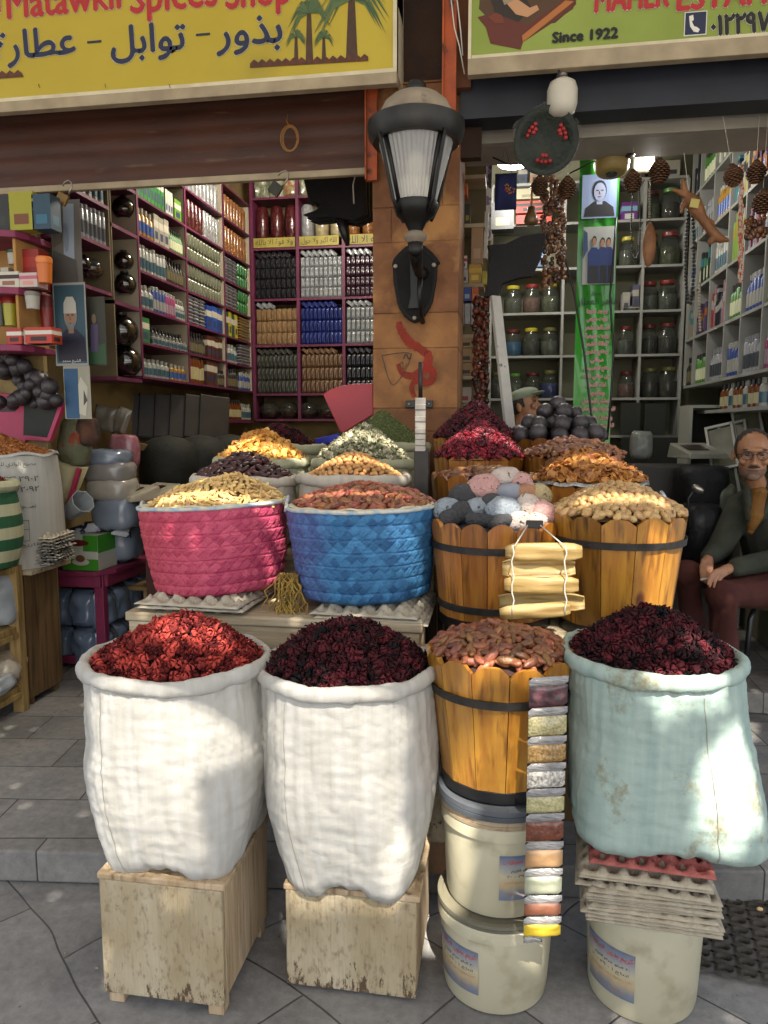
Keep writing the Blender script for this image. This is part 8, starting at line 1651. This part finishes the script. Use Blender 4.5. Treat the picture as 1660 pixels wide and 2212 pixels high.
bucket_label(bk1, rb(.146, .157, .228), R(-62), .46, .06, .19, rows, 1); bucket_label(bk2, rb(.148, .161, .22), R(-135), .50, .055, .185, rows, 2); bucket_label(bk3, rb(.148, .158, .255), R(-137), .52, .06, .20, rows, 3)
# ================================================================ PEOPLE
m_skin = mat('brown_skin', '#946648', '#a07252', scale=14, rough=.5, sss=.05, bump=.08, bscale=90); m_hair = mat('dark_grey_hair', '#241f1c', '#3a332e', scale=60, rough=.8, bump=.5, bscale=120)
m_jack = mat('dark_olive_jacket', '#2f312a', '#3d3f35', scale=7, rough=.9, bump=1.0, bscale=9, spec=.2); m_trou = mat('maroon_trousers', '#40221e', '#4c2a24', scale=8, rough=.9, bump=.9, bscale=10, spec=.2)
m_gold = mat('mustard_shirt', '#7a5218', '#684414', scale=10, rough=.8); m_white_e = mat('eye_white', '#5c544c', rough=.3); m_iris = mat('dark_iris', '#1c120c', rough=.2); m_beard = mat('grey_stubble', '#70523e', '#7d6656', scale=120, rough=.85); m_lip = mat('lip', '#6a352c', rough=.5)
def remesh(o, v, it=6):
    r = o.modifiers.new('remesh', 'REMESH'); r.mode = 'VOXEL'; r.voxel_size = v; r.use_smooth_shade = True; s_ = o.modifiers.new('smooth', 'SMOOTH'); s_.iterations = it; s_.factor = .5; return o
def chain(b, pts, rs, n=12):
    b.tube(pts, rs, n)
    for p, r in zip(pts, rs): b.ell(tuple(p), (r, r, r), 12, 8)
def head_shape(b, M):
    """head facing -Y, centre at origin, 0.24 m tall"""
    b.ell((0, .012, .028), (.074, .092, .085), 20, 14, M=M); b.ell((0, -.012, -.045), (.058, .068, .068), 18, 12, M=M); b.ell((0, -.052, -.088), (.028, .024, .022), 12, 8, M=M)
    b.ell((0, -.078, .028), (.052, .016, .012), 14, 8, M=M)
    b.add(*nosep(), M); b.ell((0, -.090, -.030), (.017, .014, .011), 10, 6, M=M)
    for s_ in (-1, 1):
        b.ell((s_*.045, -.066, -.022), (.018, .016, .018), 10, 6, M=M); b.ell((s_*.078, .018, -.005), (.010, .018, .032), 10, 8, M=M); b.ell((s_*.011, -.088, -.032), (.009, .010, .008), 8, 5, M=M)
    b.ell((0, -.074, -.056), (.024, .010, .006), 10, 6, M=M); b.ell((0, -.072, -.067), (.020, .010, .006), 10, 6, M=M)
def nosep():
    v = [(-.008, -.075, .025), (.008, -.075, .025), (-.015, -.078, -.034), (.015, -.078, -.034), (0, -.086, .022), (0, -.104, -.028), (0, -.05, 0)]
    return v, [(0, 4, 5, 2), (1, 3, 5, 4), (2, 5, 3), (0, 1, 4), (0, 2, 6), (1, 6, 3), (0, 6, 1), (2, 3, 6)]
def face_parts(body, M, beard=True, glasses=True, hair='receding'):
    for s_ in (-1, 1):
        MB().ell((s_*.030, -.0745, .008), (.0115, .007, .0048), 12, 8, M=M).build('eye', m_white_e, body, smooth=True); MB().ell((s_*.030, -.0815, .008), (.0072, .003, .0058), 10, 6, M=M).build('iris', m_iris, body, smooth=True)
        MB().ell((s_*.031, -.084, .030), (.020, .006, .0045), 12, 6, M=M).build('eyebrow', m_hair, body, smooth=True)
    MB().ell((0, -.0835, -.062), (.020, .005, .0042), 12, 6, M=M).build('lips', m_lip, body, smooth=True)
    if beard:
        MB().ell((0, -.083, -.047), (.027, .008, .0065), 14, 6, M=M).build('moustache', m_hair, body, smooth=True)
        b = MB(); b.ell((0, -.014, -.047), (.0605, .0705, .0705), 28, 20, M=None); keep = [f for f in b.f if sum(b.v[i][2] for i in f)/len(f) < -.058 and sum(b.v[i][1] for i in f)/len(f) < .02]; b.f = keep; b.m = [0]*len(keep); b.v = [tuple(M @ Vector(p)) for p in b.v]
        b.ell((0, -.053, -.089), (.030, .026, .0235), 12, 8, M=M); b.build('beard', m_beard, body, smooth=True)
    b = MB(); b.ell((0, .016, .030), (.0785, .094, .088), 30, 20)
    def hk(c):
        lim = -.035 if hair == 'receding' else -.06
        return (c[2] > .075 and c[1] > -.030) or (c[1] > -.025 and abs(c[0]) > .045 and c[2] > -.01) or (c[1] > .03 and c[2] > -.05)
    b.f = [f for f in b.f if hk([sum(b.v[i][k] for i in f)/len(f) for k in range(3)])]; b.m = [0]*len(b.f); b.v = [tuple(M @ Vector(p)) for p in b.v]; b.build('hair', m_hair, body, smooth=True)
    if glasses:
        for s_ in (-1, 1):
            b = MB(); pts = [M @ Vector((s_*.031+.0225*cos(a), -.098+.004*abs(cos(a)), .004+.0185*sin(a))) for a in [2*pi*i/20 for i in range(21)]]; b.tube(pts, .0019, 6); b.build('glasses_rim', m_black, body, smooth=True)
            MB().tube([M @ Vector(p) for p in ((s_*.053, -.094, .010), (s_*.072, -.07, .010), (s_*.079, .01, .006))], .0018, 6).build('glasses_temple', m_black, body)
            MB().add([M @ Vector((s_*.031+.021*cos(a), -.0985, .004+.017*sin(a))) for a in [2*pi*i/16 for i in range(16)]], [tuple(range(16))]).build('lens', mat('lens_glass', '#9aa4a8', rough=.05, alpha=.04, spec=.3), body)
        MB().tube([M @ Vector((-.010, -.099, .008)), M @ Vector((0, -.103, .011)), M @ Vector((.010, -.099, .008))], .0018, 6).build('glasses_bridge', m_black, body)
def hand(b, wrist, knuck, side, curl, thumb_dir, spread=.017, up=Vector((0, 0, 1)), L_=(.072, .08, .076, .06)):
    """wrist, middle knuckle positions; fingers follow curl directions"""
    d = (knuck-wrist).normalized(); sd = side.normalized(); m_ = wrist.lerp(knuck, .5)
    chain(b, [wrist, wrist.lerp(knuck, .35)], [.024, .026])
    for k in range(4):
        o_ = (1.5-k)*spread; base = knuck+sd*o_-d*(.004*abs(k-1)); chain(b, [wrist.lerp(knuck, .3)+sd*o_*.6, base], [.015, .0115], 10)
        p = base; rs = [.0100, .0092, .0085, .0072]; pts = [p]; dd = d.copy()
        for j, f_ in enumerate((.42, .32, .26)):
            dd = (dd+curl*(.45+.25*j)).normalized(); p = p+(dd+sd*o_*1.5)*L_[k]*f_; pts.append(p)
        chain(b, pts, rs, 8)
    tb = wrist.lerp(knuck, .3)+sd*.022; chain(b, [wrist, tb, tb+(thumb_dir+d*.4).normalized()*.034, tb+(thumb_dir*.7+d).normalized()*.062], [.018, .015, .0115, .009], 8)
# --- seated man -------------------------------------------------------------
pr = P(1690, 1250, Y=4.15); F0 = Vector((pr.x, 4.15, .235))
t = thing('person', 'seated man in dark olive jacket, mustard shirt and maroon trousers, wearing round glasses', 'person', F0)
def L3(u, v, Y): return P(u, v, Y=Y)-F0
hd = L3(1627, 982, 3.93); Mh = Matrix.Translation(hd) @ Matrix.Rotation(R(-12), 4, 'Z') @ Matrix.Rotation(R(4), 4, 'X') @ Matrix.Scale(1.10, 4)
neck = L3(1636, 1050, 4.03); chest = L3(1658, 1110, 4.08); waist = L3(1680, 1190, 4.12); pel = L3(1690, 1262, 4.15)
shR = L3(1603, 1095, 4.12); shL = L3(1715, 1090, 4.02); elR = L3(1555, 1185, 4.02); elL = L3(1700, 1205, 3.84); wrR = L3(1530, 1206, 3.86); wrL = L3(1580, 1226, 3.74)
hipR = L3(1660, 1268, 4.20); hipL = L3(1730, 1270, 4.05); knR = L3(1485, 1240, 3.88); knL = L3(1560, 1285, 3.68); anR = L3(1505, 1448, 3.90); anL = L3(1568, 1468, 3.72)
b = MB(); head_shape(b, Mh); chain(b, [hd+Vector((0, .025, -.07)), neck+Vector((0, .01, 0)), chest], [.050, .050, .09]); chain(b, [chest, waist, pel], [.11, .11, .12], 14)
chain(b, [shR, elR, wrR], [.05, .04, .026]); chain(b, [shL, elL, wrL], [.05, .04, .026]); chain(b, [chest, shR], [.08, .05]); chain(b, [chest, shL], [.08, .05])
chain(b, [hipR, knR, anR], [.07, .05, .035]); chain(b, [hipL, knL, anL], [.07, .05, .035]); chain(b, [pel, hipR], [.1, .07]); chain(b, [pel, hipL], [.1, .07])
kR = L3(1526, 1226, 3.80); kL = L3(1551, 1240, 3.66)
hand(b, wrR, kR, Vector((-1, -.25, 0)), Vector((.25, -.1, -.9)), Vector((.3, -.3, -.6))); hand(b, wrL, kL, Vector((-.75, -.5, .35)), Vector((-.05, -.1, -1.0)), Vector((-.5, .1, -.5)), spread=.020)
body = b.build('body', m_skin, t, smooth=True); remesh(body, .0048, 3); face_parts(body, Mh)
b = MB(); chain(b, [chest+Vector((0, .01, .02)), waist, pel+Vector((0, 0, .03))], [.145, .16, .165], 16); chain(b, [shR, elR, elR.lerp(wrR, .86)], [.078, .062, .046]); chain(b, [shL, elL, elL.lerp(wrL, .90)], [.08, .065, .050]); chain(b, [neck+Vector((.0, .03, -.045)), shR], [.06, .075]); chain(b, [neck+Vector((0, .03, -.045)), shL], [.06, .078]); chain(b, [shR, shL], [.075, .08])
chain(b, [neck+Vector((-.05, .03, .015)), neck+Vector((0, .065, .02)), neck+Vector((.05, .03, .015))], [.030, .034, .030], 8); chain(b, [neck+Vector((-.055, -.015, .005)), neck+Vector((-.06, -.065, -.075)), neck+Vector((-.05, -.09, -.16))], [.020, .022, .018], 8); chain(b, [neck+Vector((.055, -.015, .005)), neck+Vector((.05, -.07, -.075)), neck+Vector((.0, -.10, -.16))], [.020, .022, .018], 8)
b.v = [(x+.016*nz3(x, y, z, 15)+.010*nz3(x, y, z*2, 28), y+.016*nz3(x+5, y, z, 15)+.012*nz3(x+5, y, z*2, 26), z) for x, y, z in b.v]; o = b.build('jacket', m_jack, t, smooth=True); remesh(o, .0095, 4)
b = MB(); chain(b, [neck+Vector((-.0, -.03, -.04)), neck+Vector((-.025, -.080, -.14)), neck+Vector((-.05, -.10, -.22))], [.045, .042, .016], 10); o = b.build('shirt_front', m_gold, t, smooth=True)
b = MB(); chain(b, [neck+Vector((.018, -.055, -.02)), neck+Vector((.012, -.085, -.06))], [.018, .016], 8); o = b.build('undershirt', m_creamw, t, smooth=True); bpy.data.objects.remove(o)
b = MB(); chain(b, [hipR, hipR.lerp(knR, .5), knR, knR.lerp(anR, .5), anR], [.10, .088, .076, .068, .066]); chain(b, [hipL, hipL.lerp(knL, .5), knL, knL.lerp(anL, .5), anL], [.105, .092, .080, .070, .068]); chain(b, [hipR, hipL], [.12, .12])
b.v = [(x+.010*nz3(x, y, z, 13), y, z+.010*nz3(x+5, y, z, 13)) for x, y, z in b.v]; o = b.build('trousers', m_trou, t, smooth=True); remesh(o, .010, 4)
for a_ in (anR, anL): bb = MB(); bb.ell((a_.x-.02, a_.y-.07, .035), (.05, .125, .04), 16, 10); bb.build('shoe', m_black, t, smooth=True)
o = MB().tube([P(1532, 1250, Y=3.72), P(1514, 1252, Y=3.70)], .005, 8).build('cigarette', m_white, smooth=True); tag(o, 'white cigarette held between the fingers of the seated man', 'cigarette')
# stool of the seated man
zs_ = P(1640, 1298, Y=4.0).z; t = thing('stool', 'black metal stool with a flowered green cushion under the seated man', 'stool', (P(1690, 1300, Y=4.05).x, 4.05, .236)); w_ = .21; H = zs_-.236
for sx in (-1, 1):
    for sy in (-1, 1): MB().tube([(sx*w_*.9, sy*.17, H-.02), (sx*(w_+.0), sy*.19, H-.06), (sx*(w_+.02), sy*.20, 0)], .014, 8).build('leg', m_black, t, smooth=True)
v, fs = cushion(-w_-.03, w_+.03, -.21, .21, .04, seed=8); MB().add([(x, z, y+H) for x, y, z in v], fs).build('cushion', mat('flowered_cushion', '#27401f', '#1a2a18', scale=14, rough=.9, c3='#a0481c', c3scale=12, c3lo=.62, c3hi=.66), t, smooth=True)
# --- man in a flat cap --------------------------------------------------------
Yc = 4.75; F1 = Vector((P(1125, 900, Y=Yc).x, Yc, .236)); t = thing('person', 'man in a pale flat cap and teal jacket behind the resin balls, looking down', 'person', F1)
hd = P(1136, 878, Y=Yc)-F1; Mh = Matrix.Translation(hd) @ Matrix.Rotation(R(68), 4, 'Z') @ Matrix.Rotation(R(-18), 4, 'X') @ Matrix.Scale(.98, 4)
b = MB(); head_shape(b, Mh); neck = hd+Vector((-.03, .0, -.13)); chest = neck+Vector((-.05, .02, -.20)); pel = chest+Vector((-.02, 0, -.42)); chain(b, [hd+Vector((-.01, 0, -.06)), neck, chest], [.05, .052, .09]); chain(b, [chest, pel], [.12, .12])
shR = chest+Vector((-.02, -.18, .10)); shL = chest+Vector((-.02, .18, .10)); elR = shR+Vector((.06, -.04, -.27)); elL = shL+Vector((.06, .04, -.27)); wrR = elR+Vector((.20, .05, -.04)); wrL = elL+Vector((.20, -.05, -.04))
for s_, e_, w_ in ((shR, elR, wrR), (shL, elL, wrL)): chain(b, [chest, s_, e_, w_], [.08, .05, .04, .026]); hand(b, w_, w_+Vector((.085, .0, -.01)), Vector((0, 1, .2)), Vector((0, 0, -.8)), Vector((.3, .4, -.4)))
for sy in (-.09, .09): chain(b, [pel+Vector((0, sy, 0)), pel+Vector((.02, sy, -.42)), Vector((pel.x, pel.y+sy, .06))], [.09, .06, .04])
body = b.build('body', m_skin, t, smooth=True); remesh(body, .006, 3); face_parts(body, Mh, beard=False, glasses=False)
m_teal = mat('teal_jacket', '#2c4448', '#38545a', scale=7, rough=.8, bump=.3, bscale=14); b = MB(); chain(b, [chest+Vector((0, 0, .05)), pel], [.155, .16], 16); chain(b, [neck+Vector((-.02, 0, -.05)), shR, elR, elR.lerp(wrR, .85)], [.065, .075, .06, .045]); chain(b, [neck+Vector((-.02, 0, -.05)), shL, elL, elL.lerp(wrL, .85)], [.065, .075, .06, .045]); o = b.build('jacket', m_teal, t, smooth=True); remesh(o, .010, 4)
b = MB()
for sy in (-.09, .09): chain(b, [pel+Vector((0, sy, 0)), pel+Vector((.02, sy, -.42)), Vector((pel.x, pel.y+sy, .10))], [.12, .085, .07])
remesh(b.build('trousers', m_dkb, t, smooth=True), .012, 3)
m_cap = mat('pale_green_cap', '#7d8672', '#8c9480', scale=10, rough=.9, bump=.3); b = MB(); b.ell((0, .005, .072), (.092, .108, .045), 22, 14, M=Mh, fn=lambda d: 1+.04*nz3(d.x*3, d.y*3, d.z*3)); b.build('cap_crown', m_cap, t, smooth=True); MB().ell((0, -.098, .055), (.062, .045, .008), 18, 8, M=Mh).build('cap_visor', m_cap, t, smooth=True)
# ================================================================ unseen reed canopy over the lane : gaps shaped to throw the sun patches
m_awn = bpy.data.materials.new('unseen_canopy_cloth'); m_awn.use_nodes = True; _n = m_awn.node_tree; _n.nodes.remove(_n.nodes['Principled BSDF'])
_d = _n.nodes.new('ShaderNodeBsdfDiffuse'); _d.inputs[0].default_value = (*lin('#a8a294'), 1); _t = _n.nodes.new('ShaderNodeBsdfTranslucent'); _t.inputs[0].default_value = (*lin('#b8b6b0'), 1); _m = _n.nodes.new('ShaderNodeMixShader'); _m.inputs[0].default_value = TRL
_n.links.new(_d.outputs[0], _m.inputs[1]); _n.links.new(_t.outputs[0], _m.inputs[2]); _n.links.new(_m.outputs[0], _n.nodes['Material Output'].inputs[0])
HC = 4.6
def up(p): k = (HC-p.z)/SD.z; return (p.x+SD.x*k, p.y+SD.y*k)
GAPS = [([(185, 1490), (545, 1540), (520, 1600), (430, 1690), (440, 1900), (200, 1900)], 1.76, .42), ([(350, 1330), (480, 1330), (500, 1450), (340, 1460)], 1.95, .75),
 ([(565, 1490), (890, 1530), (855, 1740), (850, 1950), (620, 1930)], 1.82, .36), ([(845, 1810), (885, 1830), (845, 1960), (805, 1910)], 1.84, .9),
 ([(1615, 1530), (1650, 1780), (1570, 1860), (1490, 1810), (1480, 1690)], 1.84, .97), ([(1370, 1455), (1590, 1440), (1570, 1520), (1430, 1570)], 1.84, .85), ([(1470, 1350), (1580, 1400), (1570, 1465), (1460, 1440)], 1.95, .8),
 ([(1390, 1165), (1490, 1130), (1460, 1380), (1370, 1380)], 2.36, .7), ([(990, 1540), (1160, 1540), (1150, 1740), (985, 1740)], 1.86, .4), ([(1010, 1420), (1150, 1420), (1150, 1490), (1010, 1490)], 1.88, .85),
 ([(1095, 1030), (1205, 1040), (1205, 1150), (1080, 1150)], 2.40, .5), ([(1100, 1165), (1265, 1165), (1265, 1350), (1080, 1350)], 2.25, .45), ([(340, 1060), (610, 1045), (612, 1110), (340, 1120)], 2.45, .7),
 ([(640, 1050), (900, 1045), (860, 1090), (640, 1100)], 2.5, .6), ([(560, 1085), (620, 1080), (600, 1180), (570, 1150)], 2.36, .7), ([(1146, 1840), (1205, 1850), (1205, 2020), (1146, 2020)], 1.78, .95),
 ([(950, 930), (1110, 940), (1130, 1000), (1010, 1010)], 3.2, .8), ([(480, 930), (670, 950), (670, 1005), (500, 1000)], 3.2, .7), ([(690, 980), (880, 980), (880, 1020), (690, 1030)], 2.95, .6),
 ([(1250, 1075), (1450, 1080), (1420, 1135), (1240, 1130)], 2.45, .6), ([(1180, 1000), (1390, 1000), (1390, 1040), (1180, 1040)], 2.85, .5), ([(893, 872), (926, 872), (926, 960), (893, 960)], 2.82, .8), ([(700, 915), (880, 940), (890, 990), (690, 990)], 3.25, .55), ([(830, 1130), (935, 1100), (930, 1200), (850, 1200)], 2.36, .35)]
HP = [([up(P(u, v, Y=Y_)) for u, v in poly], o_) for poly, Y_, o_ in GAPS]
HP.append(([up(P(u, v, z=0)) for u, v in ((905, 1915), (965, 1915), (965, 2065), (900, 2065))], .97))
HP.append(([up(P(u, v, z=.12)) for u, v in ((1500, 1560), (1640, 1560), (1640, 1600), (1520, 1600))], .5))
def inside(x, y, poly):
    c = False; j = len(poly)-1
    for i in range(len(poly)):
        xi, yi = poly[i]; xj, yj = poly[j]
        if (yi > y) != (yj > y) and x < (xj-xi)*(y-yi)/(yj-yi)+xi: c = not c
        j = i
    return c
BB = [(min(p[0] for p in q), max(p[0] for p in q), min(p[1] for p in q), max(p[1] for p in q)) for q, _ in HP]
cs_ = .020; X0, X1, Y0_, Y1_ = -2.6, 3.0, -2.6, 2.2; b = MB(); nx, ny = int((X1-X0)/cs_), int((Y1_-Y0_)/cs_); RC = random.Random(4)
for j in range(ny):
    row = []
    for i in range(nx):
        x, y = X0+(i+.5)*cs_, Y0_+(j+.5)*cs_; wob = .03*nz3(x*3, y*3, 4); op = 0
        for (q, o_), bb in zip(HP, BB):
            if bb[0]-.05 < x < bb[1]+.05 and bb[2]-.05 < y < bb[3]+.05 and inside(x+wob, y+wob, q): op = max(op, o_)
        if op == 0 and RC.random() < .003: op = .8
        if op > .9: op = 1
        row.append(round(op, 2))
    i = 0
    while i < nx:
        k = i
        while k < nx and row[k] == row[i]: k += 1
        if row[i] < 1: b.add([(X0+i*cs_, Y0_+j*cs_, HC), (X0+k*cs_, Y0_+j*cs_, HC), (X0+k*cs_, Y0_+(j+1-row[i])*cs_, HC), (X0+i*cs_, Y0_+(j+1-row[i])*cs_, HC)], [(0, 1, 2, 3)])
        i = k
for x0, x1, y0, y1 in ((-7, X0, -5, 3.5), (X1, 7, -5, 3.5), (X0, X1, -5, Y0_), (X0, X1, Y0_+ny*cs_, 3.5)): b.add([(x0, y0, HC), (x1, y0, HC), (x1, y1, HC), (x0, y1, HC)], [(0, 1, 2, 3)])
o = b.build('light_shaping_canopy', m_awn); tag(o, 'unseen reed canopy above the stalls, its gaps cut to let sun patches through', 'canopy')
